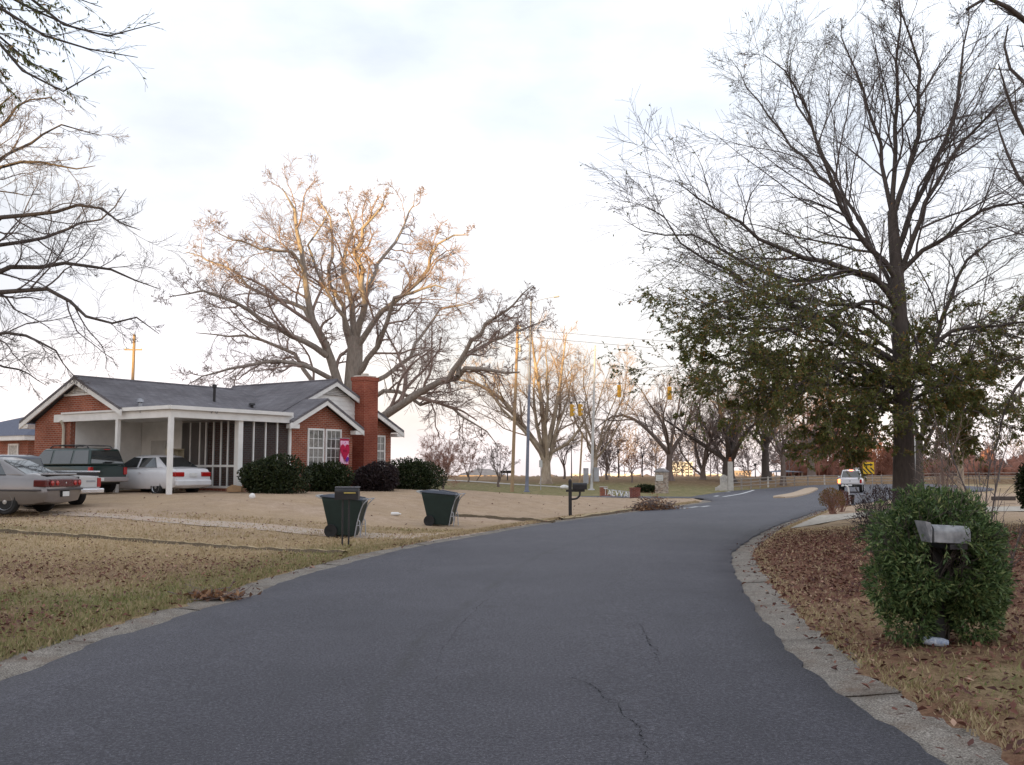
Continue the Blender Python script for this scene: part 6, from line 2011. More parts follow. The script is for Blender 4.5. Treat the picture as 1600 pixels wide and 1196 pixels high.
VINE = leaf_mat('vine_leaves', [(0.0, (0.03, 0.055, 0.02)), (0.45, (0.085, 0.14, 0.05)), (0.85, (0.165, 0.23, 0.085)), (1.0, (0.30, 0.31, 0.13))], 0.5, 0.25)
def vine_hole(P, rg):
    dark = ((P[:, 0] + 0.02) / 0.26) ** 2 + ((P[:, 2] - 0.82) / 0.22) ** 2 < rg.uniform(0.6, 1.1, len(P))
    boxw = (P[:, 0] > -0.38) & (P[:, 0] < -0.02 + rg.normal(0, 0.05, len(P))) & (np.abs(P[:, 2] - 1.10) < 0.13 + rg.normal(0, 0.03, len(P)))
    leg = (np.abs(P[:, 0]) < 0.07) & (P[:, 2] < 0.5)
    return (P[:, 1] < -0.12) & (dark | boxw | leg)
bush('vine_bush', 'rounded green evergreen vine engulfing the grey mailbox', 'vine', (vb[0] + 0.03, vb[1] + 0.12, vb[2]), (0.60, 0.54, 0.72), 0.70, 30000, (0.066, 0.018), VINE, 91, core_k=0.66, stems=30, twigs=7, low=-0.93, inner=0.6, hole=vine_hole, lobes=[((-0.276, 0, 0.931), 0.335), ((0.046, 0.05, 1.078), 0.372), ((0.331, 0.02, 0.96), 0.335), ((-0.386, 0, 0.539), 0.298), ((0.414, 0, 0.588), 0.335), ((-0.276, -0.12, 0.274), 0.26), ((0.276, -0.15, 0.294), 0.279), ((0.018, 0.15, 0.539), 0.391), ((0.202, -0.25, 0.931), 0.316), ((-0.202, -0.28, 0.686), 0.298), ((0.221, -0.28, 0.608), 0.298), ((0.515, 0.05, 0.392), 0.223), ((-0.138, 0.0, 1.254), 0.205), ((0.276, 0.0, 1.235), 0.205)])
# loose runners that spill out of the vine
rg = np.random.default_rng(92)
S = []; SR = []
for _ in range(90):
    d = norm(rg.normal(0, 1, 3)); d[2] = abs(d[2]) * 0.9 + 0.1
    s0 = d * np.array([0.52, 0.48, 0.62]) + np.array([0, 0, 0.72])
    out = norm(d + rg.normal(0, 0.4, 3))
    S.append(catmull([s0, s0 + out * 0.14 + np.array([0, 0, 0.03]), s0 + out * rg.uniform(0.18, 0.34) + np.array([0, 0, -0.08])], 6)); SR.append(np.linspace(0.004, 0.0015, 6))
S = np.stack(S); SR = np.stack(SR)
lp, ld = along(S, 16, rg, 0.1)
v, f, r_ = leaf_quads(lp, ld, 0.062, 0.016, rg, 0.3)
me = mesh_arrays('runner_leaves', v, f, [VINE]); add_attr(me, 'rnd', r_)
vine_root = bpy.data.objects['vine_bush']
obj('runner_leaves', me, vine_root)
stuff(obj('runners', mesh_arrays('runners', *tubes(S, SR, 3), [BARK_DARK]), vine_root))

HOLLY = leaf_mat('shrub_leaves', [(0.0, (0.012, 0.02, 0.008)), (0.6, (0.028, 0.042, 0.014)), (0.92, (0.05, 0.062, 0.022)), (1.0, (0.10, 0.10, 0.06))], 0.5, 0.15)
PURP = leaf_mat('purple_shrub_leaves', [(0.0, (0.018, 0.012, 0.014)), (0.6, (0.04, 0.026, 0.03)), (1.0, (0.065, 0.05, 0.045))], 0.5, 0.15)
SG = 'clipped shrubs along the front of the brick house'
def shrub(u0, u1, vtop, vbot, seed, m, label, Y):
    a, b = at(u0, vbot, Y), at(u1, vbot, Y)
    h = at((u0 + u1) / 2, vtop, Y)[2]
    cx = (a[0] + b[0]) / 2; w_ = (b[0] - a[0]) / 2
    gz_ = gz(cx, Y) - 0.03
    hh = h - gz_
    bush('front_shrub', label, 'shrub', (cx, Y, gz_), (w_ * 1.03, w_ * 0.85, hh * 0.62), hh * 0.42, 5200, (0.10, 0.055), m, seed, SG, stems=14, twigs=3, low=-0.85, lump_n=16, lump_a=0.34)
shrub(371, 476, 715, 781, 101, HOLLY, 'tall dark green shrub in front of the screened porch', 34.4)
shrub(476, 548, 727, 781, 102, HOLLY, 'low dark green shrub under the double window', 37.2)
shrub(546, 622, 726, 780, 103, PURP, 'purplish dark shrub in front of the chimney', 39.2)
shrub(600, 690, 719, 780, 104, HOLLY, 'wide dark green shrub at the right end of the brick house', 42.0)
shrub(30, 50, 700, 775, 105, HOLLY, 'green shrub at the far left house corner behind the cars', 42.0) if False else None

ORANGE = leaf_mat('winter_bush_leaves', [(0.0, (0.12, 0.09, 0.03)), (0.5, (0.24, 0.15, 0.05)), (0.8, (0.32, 0.17, 0.06)), (1.0, (0.18, 0.16, 0.05))], 0.6, 0.3)
p = g3(1301, 803)
bush('amber_bush', 'small amber coloured twiggy bush at the right kerb bend', 'bush', (p[0], p[1], p[2]), (0.45, 0.42, 0.42), 0.52, 1100, (0.06, 0.03), ORANGE, 111, stems=26, twigs=8, core=False, stem_m=TWIG_RED)
RUST = leaf_mat('rust_leaves', [(0.0, (0.09, 0.035, 0.03)), (1.0, (0.16, 0.06, 0.045))], 0.6, 0.2)
bush('rust_bush', 'small dark red bush just behind the amber bush', 'bush', (p[0] + 0.75, p[1] + 1.2, p[2]), (0.34, 0.32, 0.36), 0.45, 700, (0.06, 0.03), RUST, 112, stems=16, twigs=6, core=False, stem_m=TWIG_RED)
PLUM = leaf_mat('plum_leaves', [(0.0, (0.03, 0.018, 0.024)), (0.7, (0.06, 0.04, 0.045)), (1.0, (0.14, 0.10, 0.09))], 0.5, 0.2)
q = at(1378, 800, 14.6)
bush('plum_bush', 'sparse dark purple bush between the vine and the oak trunk', 'bush', (q[0], 14.6, gz(q[0], 14.6)), (0.40, 0.38, 0.50), 0.85, 900, (0.05, 0.022), PLUM, 113, stems=26, twigs=8, core=False)
q = at(1604, 720, 26)
bush('evergreen_holly', 'dense evergreen holly cut off by the right edge', 'bush', (q[0] + 0.5, 26, gz(q[0], 26)), (0.75, 0.7, 1.0), 1.0, 4500, (0.09, 0.05), HOLLY, 114, stems=14, twigs=3)
q = g3(1009, 770)
bush('low_evergreen', 'low dark evergreen between the brick sign and the stone pillar', 'bush', (q[0], q[1], q[2]), (1.0, 0.6, 0.42), 0.25, 900, (0.14, 0.08), HOLLY, 115, stems=8, twigs=2)
# bare shrubs on the right
def bare_shrub(name, label, base, h, spread, n, seed, m, leaves=None):
    rg = np.random.default_rng(seed)
    root = empty(name, base); tag(root, label, 'bush')
    S = []; SR = []
    for _ in range(n):
        a = rg.uniform(0, 2 * math.pi); r = spread * rg.uniform(0.2, 1)
        b0 = np.array([rg.normal(0, 0.08), rg.normal(0, 0.08), -0.05])
        tip = np.array([math.cos(a) * r, math.sin(a) * r, h * rg.uniform(0.6, 1)])
        S.append(catmull([b0, b0 * 0.5 + tip * np.array([0.35, 0.35, 0.55]), tip], 8)); SR.append(np.linspace(0.017, 0.004, 8))
    S = np.stack(S); SR = np.stack(SR)
    T1, R1_, _ = grow(S, SR, 8, rg, 0.25, 1.0, 0.6, 0.2, 0.35, 0.2, 6, 0.04, 0.12, 0.6, 0.4)
    T2, R2_, _ = grow(T1, R1_, 4, rg, 0.2, 1.0, 0.6, 0.2, 0.5, 0.2, 4, 0.02, 0.12, 0.7, 0.5)
    V = []; F_ = []; o = 0
    for (a, b) in (tubes(S, SR, 5), tubes(T1, np.maximum(R1_, 0.0035), 4), tubes(T2, np.maximum(R2_, 0.0025), 3)):
        V.append(a); F_.append(b + o); o += len(a)
    obj('stems', mesh_arrays('stems', np.concatenate(V), np.concatenate(F_), [m]), root)
    if leaves:
        lp, ld = along(T2, 1, rg)
        k = rg.uniform(0, 1, len(lp)) < leaves
        v, f, r_ = leaf_quads(lp[k], ld[k], 0.055, 0.022, rg, 0.5)
        me = mesh_arrays('leaves', v, f, [WOAK]); add_attr(me, 'rnd', r_); obj('leaves', me, root)
    return root
q = at(1478, 800, 24); bare_shrub('bare_shrub', 'tall bare grey shrub beside the dark oak trunk', (q[0], 24, gz(q[0], 24)), 2.9, 1.0, 14, 121, TWIG_OAK, 0.05)
q = at(1535, 800, 13.5); bare_shrub('bare_sapling', 'thin bare sapling rising behind the right side of the vine', (q[0], 13.5, gz(q[0], 13.5)), 2.3, 0.75, 4, 122, TWIG_DARK, 0.06)
q = at(1560, 850, 11.6); bare_shrub('bare_bramble', 'low bare bramble arching out right of the vine', (q[0], 11.6, gz(q[0], 11.6)), 1.2, 0.55, 3, 123, TWIG_DARK, 0.10)
# trunks further back on the right
def plain_trunk(name, label, u, Y, r, h, m, seed):
    return park_tree(name, label, u, 731, Y, h, 5.0, r, seed, m, TWIG_DARK, 0.3, 6, (6, 5, 4), group=None)
plain_trunk('back_yard_tree', 'slim dark tree just right of the big oak trunk', 1438, 40, 0.17, 9.5, BARK_DARK, 131)
plain_trunk('pale_trunk_tree', 'pale grey tree trunk beyond the vine on the right', 1500, 46, 0.17, 8.0, BARK_SYC, 132)

# ---- litter and small objects
p = g3(619, 806.5)
o_ = MB().lathe([(0.001, -0.16), (0.05, -0.155), (0.055, -0.13), (0.055, 0.06), (0.022, 0.11), (0.022, 0.15), (0.001, 0.152)], 12, 'X').build('plastic_jug', MT['white'], smooth=40)
o_.location = (p[0], p[1], p[2] + 0.06); tag(o_, 'white plastic bottle lying on the tan lawn between the bins', 'bottle')
p = g3(394, 779)
rg = np.random.default_rng(3)
def rock(name, label, p, s, m, seed):
    rg = np.random.default_rng(seed)
    V_, F_ = blob_crown(rg, (0, 0, 0), 1.0, 1.0, 8, 10, 0.06)
    o = obj(name, mesh_arrays(name, V_ * np.array(s), F_, [m], smooth=True))
    o.location = (p[0], p[1], p[2] + s[2] * 0.6); tag(o, label, 'stone'); return o
rock('white_stone', 'small white stone at the foot of the porch shrub', p, (0.10, 0.09, 0.10), MT['white'], 8)
p = g3(882, 764); rock('pale_rock', 'pale rock on the park lawn beside the second mailbox', p, (0.42, 0.3, 0.22), MT['white'], 9)
CARD = mat('cardboard', (0.42, 0.27, 0.15), (0.34, 0.21, 0.12), 6, 0.9)
q = house_w(2.45, -0.35)
o_ = MB().prism([(-0.25, 0, 0), (0.25, 0.05, 0), (0.22, 0.1, 0.2), (-0.1, 0.06, 0.26), (-0.28, 0.02, 0.14)], (0.02, 0.35, -0.02)).build('crumpled_box', CARD, bevel=0.01)
o_.location = (q[0], q[1], gz(*q) + 0.01); tag(o_, 'crumpled brown cardboard box on the ground behind the white sedan', 'box')
p = g3(1462, 1009)
npv = MB()
npv.lathe([(0.001, -0.11), (0.035, -0.11), (0.042, -0.05), (0.042, 0.06), (0.03, 0.11), (0.001, 0.11)], 10, 'X')
o_ = npv.build('bagged_newspaper', mat('plastic_bag', (0.62, 0.66, 0.72), (0.22, 0.28, 0.42), 30, 0.35), smooth=40)
o_.location = (p[0] - 0.05, p[1] - 0.12, p[2] + 0.05); o_.rotation_euler = (0.2, 0.1, R(-12)); tag(o_, 'bagged newspaper lying at the foot of the vine mailbox', 'newspaper')
# board on the right lawn
p = g3(1568, 782)
o_ = MB().box((0, 0, 0.09), (1.1, 0.22, 0.18)).build('landscape_timber', BARK_DARK, bevel=0.02)
o_.location = (p[0], p[1], p[2]); o_.rotation_euler = (0, 0, R(4)); tag(o_, 'dark timber lying on the pale lawn at right', 'timber')
# white hooked post and black tub
p = g3(1327, 790)
o_ = MB().tube(catmull([(0.05, 0, -0.1), (0.0, 0, 0.5), (-0.04, 0, 0.85), (-0.16, 0, 0.95), (-0.34, 0, 0.93)], 16), 0.045, 8).build('hooked_post', MT['white'], smooth=50)
o_.location = (p[0], p[1], p[2]); tag(o_, 'white hooked post near the amber bush', 'post')
p2 = g3(1332, 790)
o_ = MB().lathe([(0.15, 0), (0.20, 0.48), (0.22, 0.5), (0.19, 0.5), (0.14, 0.05)], 16).build('black_tub', MT['blackpaint'], smooth=40)
o_.location = (p2[0], p2[1] + 0.25, p2[2]); tag(o_, 'black plastic tub beside the white hooked post', 'tub')
# barbecue in the park
p = g3(793, 751)
bq = empty('park_grill', (p[0], p[1], p[2])); tag(bq, 'black park grill on a post left of the utility poles', 'grill')
MB().tube([(0, 0, -0.05), (0, 0, 0.75)], 0.06, 8).build('post', MT['blackpaint'], bq)
MB().span((-0.75, -0.3, 0.75), (0.75, 0.3, 1.05)).build('firebox', MT['blackpaint'], bq, bevel=0.02)
MB().span((-0.9, -0.05, 0.45), (-0.2, 0.05, 0.5)).build('shelf', MT['blackpaint'], bq)

# ---- piles of cut brush
def brush_pile(name, label, c, L, w, h, n, seed, ang, leafy, thick=0.012):
    rg = np.random.default_rng(seed)
    root = empty(name, c, ang); tag(root, label, 'brush pile')
    S = []; SR = []
    for k in range(n):
        x, y = rg.normal(0, L * 0.28), rg.normal(0, w * 0.25)
        z = max(0.01, h * rg.uniform(0, 1) * math.exp(-(x / (L * 0.45)) ** 2))
        d = norm(np.array([rg.normal(0, 1), rg.normal(0, 0.5), rg.normal(0.05, 0.28)]))
        ln = rg.uniform(0.3, 0.8) * min(1, L)
        p = np.array([x, y, z])
        S.append(catmull([p - d * ln / 2, p + rg.normal(0, 0.03, 3), p + d * ln / 2 + np.array([0, 0, rg.uniform(-0.02, 0.08)])], 5)); SR.append(np.linspace(1, 0.4, 5) * rg.uniform(0.4, 1.2) * thick)
    S = np.stack(S); S[..., 2] = np.maximum(S[..., 2], 0.012); SR = np.stack(SR)
    T1, R1_, _ = grow(S, SR, 3, rg, 0.3, 1, 0.6, 0.2, 0.4, 0.2, 4, 0.02, 0.15, 0.6, 0.5)
    T1[..., 2] = np.maximum(T1[..., 2], 0.01)
    a, b = tubes(S, SR, 5); a2, b2 = tubes(T1, np.maximum(R1_, 0.003), 3)
    obj('sticks', mesh_arrays('sticks', np.concatenate([a, a2]), np.concatenate([b, b2 + len(a)]), [TWIG_PARK]), root)
    if leafy:
        m_ = leafy
        x = rg.normal(0, L * 0.27, m_); y = rg.normal(0, w * 0.25, m_)
        z = np.abs(rg.normal(0, 1, m_)) * h * 0.5 * np.exp(-(x / (L * 0.45)) ** 2) + 0.015
        v, f, r_ = leaf_quads(np.stack([x, y, z], -1), norm(rg.normal(0, 1, (m_, 3)) * np.array([1, 1, 0.4])), 0.11, 0.055, rg, 0.0)
        me = mesh_arrays('dry_leaves', v, f, [DRY]); add_attr(me, 'rnd', r_); obj('dry_leaves', me, root)
    return root
DRY = leaf_mat('dry_leaves', [(0.0, (0.10, 0.05, 0.03)), (0.35, (0.22, 0.11, 0.06)), (0.7, (0.34, 0.18, 0.10)), (0.92, (0.46, 0.28, 0.16)), (1.0, (0.58, 0.42, 0.28))], 0.75, 0.15)
p = g3(1022, 799)
brush_pile('brush_pile', 'heap of cut branches and dry leaves at the left kerb by the brick sign', (p[0], p[1], p[2]), 2.3, 1.0, 0.55, 110, 141, R(25), 900, 0.02)
p = g3(330, 944)
brush_pile('stick_pile', 'small heap of sticks and brown leaves in the broken left gutter', (p[0] - 0.12, p[1] + 0.12, float(zr(p[1])) + 0.05), 0.85, 0.36, 0.05, 34, 142, R(22), 320, 0.007)

# ================================================================== POLES, WIRES, SIGNALS
def leaning(base, top, r0, r1, name, m, parent, k=12):
    return MB().tube([base, (np.array(base) * 0.5 + np.array(top) * 0.5), top], [r0, (r0 + r1) / 2, r1], k).build(name, m, parent, smooth=50)
def on_pole(b, t, z):
    k = (z - b[2]) / (t[2] - b[2]); return np.array(b) * (1 - k) + np.array(t) * k

SHADED_STEEL = mat('shaded_steel', (0.22, 0.24, 0.31), (0.16, 0.18, 0.24), 2.0, 0.5, 0.3)  # blue-grey of the pole standing in shade, put into its colour
pb = g3(823, 769); pt = at(830, 472, pb[1])
sp_ = empty('signal_pole', pb); tag(sp_, 'tall blue grey steel signal pole on the lawn behind the second bin', 'pole')
leaning((0, 0, -0.1), pt - pb, 0.15, 0.085, 'shaft', SHADED_STEEL, sp_)
MB().lathe([(0.27, -0.05), (0.27, 0.06), (0.18, 0.12), (0.165, 0.4)], 14).build('base_flange', SHADED_STEEL, sp_)
kk = on_pole((0, 0, 0), pt - pb, 5.2)
MB().lathe([(0.14, -0.06), (0.16, 0.0), (0.14, 0.06)], 14, c=tuple(kk)).build('clamp_band', SHADED_STEEL, sp_)
lam = at(866, 464, pb[1]) - pb
MB().tube(catmull([pt - pb + np.array([0, 0, -0.2]), pt - pb + np.array([0.6, 0, 0.12]), lam], 8), 0.022, 6).build('lamp_arm', MT['metal'], sp_, smooth=60)
MB().box(tuple(lam + np.array([0.2, 0, 0.0])), (0.5, 0.2, 0.13), ry=R(-10)).build('lamp_head', MT['metal'], sp_, bevel=0.04)
SIGPOLE = (pb, pt)

wb = g3(800, 769); wt = at(809, 508, wb[1])
wp = empty('utility_pole', wb); tag(wp, 'wooden utility pole left of the blue grey signal pole', 'pole')
leaning((0, 0, -0.1), wt - wb, 0.155, 0.11, 'shaft', MT['pole'], wp)
c_ = on_pole((0, 0, 0), wt - wb, (wt - wb)[2] - 2.0)
MB().lathe([(0.001, -0.36), (0.13, -0.34), (0.15, -0.3), (0.15, 0.28), (0.12, 0.32), (0.001, 0.33)], 12, c=(c_[0] + 0.27, c_[1] - 0.1, c_[2])).build('transformer', MT['metal'], wp, smooth=40)
for k in range(3):
    z = (wt - wb)[2] - 0.3 - 0.5 * k
    c_ = on_pole((0, 0, 0), wt - wb, z)
    MB().lathe([(0.05, 0), (0.07, 0.06), (0.04, 0.10), (0.06, 0.16), (0.001, 0.18)], 8, c=(c_[0] + 0.22, c_[1], c_[2])).build('insulator', MT['white'], wp)
    MB().tube([tuple(c_), (c_[0] + 0.22, c_[1], c_[2])], 0.025, 6).build('insulator_pin', MT['metal'], wp)

pb2 = g3(924, 766); pt2 = at(930, 540, pb2[1])
sp2 = empty('signal_pole', pb2); tag(sp2, 'slender pale signal pole with two control cabinets', 'pole')
leaning((0, 0, -0.1), pt2 - pb2, 0.14, 0.075, 'shaft', mat('pale_steel', (0.60, 0.60, 0.60), (0.50, 0.50, 0.50), 3, 0.5, 0.1), sp2)  # paleness of the sunlit pole put into its colour
MB().lathe([(0.30, -0.05), (0.30, 0.06), (0.22, 0.10)], 14).build('base_flange', bpy.data.materials['pale_steel'], sp2)
for x, h0, h1 in ((-0.48, 0.55, 1.95), (0.45, 0.75, 2.0)):
    MB().span((x - 0.22, -0.25, h0), (x + 0.22, 0.2, h1)).build('control_cabinet', MT['metal'], sp2, bevel=0.02)
    MB().span((min(0, x), -0.04, (h0 + h1) / 2), (max(0, x), 0.04, (h0 + h1) / 2 + 0.08)).build('cabinet_bracket', MT['metal'], sp2)

b3 = g3(905, 761); t3 = at(910, 676, b3[1])
o_ = MB().tube([(0, 0, -0.1), t3 - b3], [0.10, 0.08], 10).build('wooden_stub_pole', MT['pole'], smooth=50)
o_.location = b3; tag(o_, 'short leaning wooden pole left of the slender pale pole', 'pole')

# pole hidden behind the oak on the right, carries the span wire
xr_ = at(1431, 731, 59)
pb4 = np.array([xr_[0], 59.0, gz(xr_[0], 59)]); pt4 = at(1431, 560, 59)
sp4 = empty('signal_pole', pb4); tag(sp4, 'pale steel pole glimpsed between the trunks right of the oak', 'pole')
leaning((0, 0, -0.1), pt4 - pb4, 0.16, 0.09, 'shaft', bpy.data.materials['pale_steel'], sp4)

def wire(name, label, a, b, sag, r=0.012, n=24):
    a = np.array(a, float); b = np.array(b, float)
    t = np.linspace(0, 1, n)[:, None]
    P = a * (1 - t) + b * t
    P[:, 2] -= sag * 4 * (t[:, 0] * (1 - t[:, 0]))
    o_ = MB().tube(P - a, r, 4).build(name, MT['blackpaint'])
    o_.location = a; tag(o_, label, 'wire')
    return P
w1a = on_pole(pb2, pt2, at(927, 598, pb2[1])[2])
w1b = at(1431, 598, 59)
span1 = wire('span_wire', 'thin wire carrying the two traffic signals over the junction', w1a, w1b, 0.25, 0.014)
w2a = on_pole(pb, pt, at(826, 628, pb[1])[2]); w2b = on_pole(pb2, pt2, at(926, 628, pb2[1])[2])
span2 = wire('span_wire', 'short wire between the two steel poles carrying twin signals', w2a, w2b, 0.12, 0.014)
wire('power_line', 'upper power line running right from the wooden utility pole', on_pole(wb, wt, wt[2] - 0.3), at(1700, 545, 90), 0.9, 0.016)
wire('power_line', 'lower power line running right from the wooden utility pole', on_pole(wb, wt, wt[2] - 0.9), at(1700, 560, 90), 0.9, 0.016)

SIGY = mat('signal_yellow', (0.66, 0.36, 0.035), (0.52, 0.28, 0.03), 6, 0.5)
LENS = mat('unlit_lens', (0.03, 0.02, 0.02), None, 8, 0.2)
def signal(pos, rz, label):
    """three-light head hanging at pos (top); lenses look along local +y"""
    root = empty('traffic_signal', pos, rz); tag(root, label, 'traffic light', 'yellow traffic signals hung over the junction')
    for k in range(3):
        z = -0.30 - 0.36 * k
        h = MB().span((-0.17, -0.10, z - 0.175), (0.17, 0.10, z + 0.175)).build('housing', SIGY, root, bevel=0.035)
        MB().lathe([(0.14, 0.10), (0.0001, 0.11)], 16, 'Y', (0, 0, z)).build('lens', LENS, h)
        vis = MB()
        pts = []
        for a in np.linspace(R(-20), R(200), 12):
            pts += [(0.155 * math.cos(a), 0.10, z + 0.155 * math.sin(a)), (0.155 * math.cos(a), 0.25, z + 0.155 * math.sin(a) - 0.02)]
        vis.add(pts, [(2 * i, 2 * i + 1, 2 * i + 3, 2 * i + 2) for i in range(11)])
        v_ = vis.build('visor', MT['blackpaint'] if False else SIGY, h)
        s_ = v_.modifiers.new('thick', 'SOLIDIFY'); s_.thickness = 0.012
    MB().tube([(0, 0, 0.12), (0, 0, -0.13)], 0.03, 8).build('hanger', MT['blackpaint'], root)
    MB().box((0, 0, 0.05), (0.14, 0.1, 0.12)).build('clamp', MT['blackpaint'], root, bevel=0.01)
def on_span(P, u):
    best = min(P, key=lambda q: abs(800 + FPX * q[0] / q[1] - u))
    i = int(np.argmin([abs(800 + FPX * q[0] / q[1] - u) for q in P]))
    # finer: interpolate along the wire
    us = np.array([800 + FPX * q[0] / q[1] for q in P])
    return np.array([np.interp(u, us, P[:, k]) for k in range(3)])
s1 = on_span(span1, 968); signal(s1, R(-10), 'yellow traffic signal seen from behind, left one of the two over the road')
s2 = on_span(span1, 1047); signal(s2, R(-4), 'yellow traffic signal seen from behind, right one nearest the oak leaves')
s3 = on_span(span2, 893); signal(s3, R(-70), 'left signal head of the yellow pair between the steel poles')
s4 = on_span(span2, 906); signal(s4, R(-66), 'right signal head of the yellow pair between the steel poles')

# road sign seen from behind
p = g3(845, 766)
sg = empty('sign_post', p); tag(sg, 'small grey sign back on a thin post before the sycamore', 'sign')
MB().tube([(0, 0, -0.1), (0, 0, 2.75)], 0.035, 6).build('post', MT['metal'], sg)
MB().span((-0.15, -0.045, 2.0), (0.15, -0.037, 2.62)).build('panel', mat('sign_back', (0.55, 0.56, 0.56), (0.46, 0.47, 0.47), 3, 0.5), sg)
# lamp posts of the park
for (u, vt, Y, lab) in ((893, 696, 112, 'thin black lamp post right of the sycamore trunk'), (966, 704, 114, 'thin black lamp post above the left part of the brick sign'),
                        (1004, 711, 118, 'thin black lamp post left of the stone pillar'), (1180, 724, 116, 'thin black lamp post right of the white obelisk')):
    b = at(u, 731, Y); z0 = gz(b[0], Y); h = at(u, vt, Y)[2] - z0
    lpz = empty('lamp_post', (b[0], Y, z0)); tag(lpz, lab, 'lamp post', 'thin lamp posts in the park')
    MB().tube([(0, 0, -0.1), (0, 0, h - 0.35)], [0.07, 0.045], 8).build('post', MT['blackpaint'], lpz)
    MB().lathe([(0.06, h - 0.38), (0.13, h - 0.3), (0.15, h - 0.08), (0.05, h), (0.001, h + 0.03)], 10).build('lantern', MT['blackpaint'], lpz)
# far utility pole above the house roof
Y = 88.0
b = at(202, 731, Y); z0 = gz(b[0], Y); h = at(204, 523, Y)[2] - z0
fp = empty('utility_pole', (b[0], Y, z0)); tag(fp, 'distant sunlit utility pole rising above the left roof', 'pole')
MB().tube([(0, 0, -0.1), (0.06, 0, h)], [0.2, 0.13], 8).build('shaft', MT['pole'], fp)
MB().box((0, 0, h - 1.4), (1.6, 0.1, 0.12)).build('crossarm', MT['pole'], fp)
for x in (-0.7, 0.7):
    MB().lathe([(0.05, 0), (0.06, 0.12), (0.001, 0.2)], 6, c=(x, 0, h - 1.34)).build('insulator', MT['white'], fp)
wire('power_line', 'faint power line from the distant utility pole to the left', (b[0], Y, z0 + h - 1.2), at(-300, 560, 80), 0.8, 0.015)
# arrow sign
YA = 112.0
c_ = at(1357, 731.5, YA)
ar = empty('arrow_sign', (c_[0], YA, gz(c_[0], YA)), R(-6)); tag(ar, 'yellow sign with a black arrow above diagonal black stripes', 'sign')
hz0 = c_[2] - gz(c_[0], YA)
YEL = mat('sign_yellow', (0.78, 0.50, 0.02), (0.70, 0.44, 0.02), 3, 0.45)
MB().span((-0.63, -0.01, hz0 - 0.68), (0.63, 0.01, hz0 + 0.68)).build('panel', YEL, ar)
BLK = MT['blackpaint']
MB().prism([(-0.5, -0.018, hz0 + 0.29), (0.2, -0.018, hz0 + 0.29), (0.2, -0.018, hz0 + 0.18), (0.52, -0.018, hz0 + 0.37), (0.2, -0.018, hz0 + 0.56), (0.2, -0.018, hz0 + 0.45), (-0.5, -0.018, hz0 + 0.45)], (0, 0.005, 0)).build('arrow', BLK, ar)
for (x0, x1, x2, x3) in ((-0.60, -0.40, 0.02, -0.18),):
    pass
for poly in ([(-0.60, -0.02), (-0.60, -0.24), (-0.20, -0.64), (-0.02, -0.64)], [(-0.40, 0.04), (-0.18, 0.04), (0.48, -0.64), (0.24, -0.64)], [(0.10, 0.04), (0.32, 0.04), (0.60, -0.26), (0.60, -0.48)]):
    MB().prism([(x, -0.018, hz0 + z) for x, z in poly], (0, 0.005, 0)).build('stripe', BLK, ar)
for x in (-0.4, 0.4):
    MB().tube([(x, 0.05, -0.1), (x, 0.05, hz0 + 0.6)], 0.04, 6).build('post', MT['metal'], ar)
c_ = at(1338, 738, 110)
gs = empty('grey_sign', (c_[0], 110, gz(c_[0], 110)), R(-6)); tag(gs, 'plain grey sign behind the waiting white pickup', 'sign')
z0 = c_[2] - gz(c_[0], 110)
MB().span((-0.36, -0.01, z0 - 0.5), (0.36, 0.01, z0 + 0.5)).build('panel', bpy.data.materials['sign_back'], gs)
MB().tube([(0, 0.03, -0.1), (0, 0.03, z0 + 0.4)], 0.04, 6).build('post', MT['metal'], gs)

# ---- brick entrance sign with white letters
pa = g3(943, 775.5); pz = g3(992, 779)
ang = math.atan2(pz[1] - pa[1], pz[0] - pa[0]); ln = math.hypot(pz[0] - pa[0], pz[1] - pa[1])
es = empty('entrance_sign', pa, ang); tag(es, 'low brick entrance sign with white letters between two brick piers', 'sign')
BP = MT['brick']
MB().span((-0.28, -0.22, -0.15), (0.26, 0.22, 0.62)).build('brick_pier', BP, es)
MB().span((-0.31, -0.25, 0.62), (0.29, 0.25, 0.68)).build('pier_cap', MT['concrete'], es)
MB().span((ln - 0.30, -0.26, -0.15), (ln + 0.34, 0.26, 0.74)).build('brick_pier', MT['brick2'], es)
MB().span((ln - 0.33, -0.29, 0.74), (ln + 0.37, 0.29, 0.80)).build('pier_cap', MT['brick2'], es)
MB().span((0.26, -0.12, -0.15), (ln - 0.30, 0.12, 0.12)).build('low_wall', MT['brick2'], es)
MB().span((0.26, -0.02, 0.50), (ln - 0.30, 0.02, 0.53)).build('letter_rail', MT['metal'], es)
def text_mesh(txt, size, depth):
    cu = bpy.data.curves.new('txt', 'FONT'); cu.body = txt; cu.size = size; cu.extrude = depth
    o_ = bpy.data.objects.new('txt', cu); COL.objects.link(o_)
    bpy.context.view_layer.update()
    me = bpy.data.meshes.new_from_object(o_.evaluated_get(bpy.context.evaluated_depsgraph_get()))
    bpy.data.objects.remove(o_); bpy.data.curves.remove(cu)
    return me
x = 0.32
tot = ln - 0.30 - x - 0.05
for ch_, sz in zip('TAEVVAL', (0.70, 0.52, 0.56, 0.56, 0.56, 0.56, 0.56)):
    me = text_mesh(ch_, sz, 0.02)
    me.materials.append(MT['white'])
    o_ = obj('letter', me, es); o_.location = (x, -0.03, 0.12); o_.rotation_euler = (R(90), 0, 0)
    o_.scale = (tot / 7 / (0.62 * sz), 1, 1)
    x += tot / 7

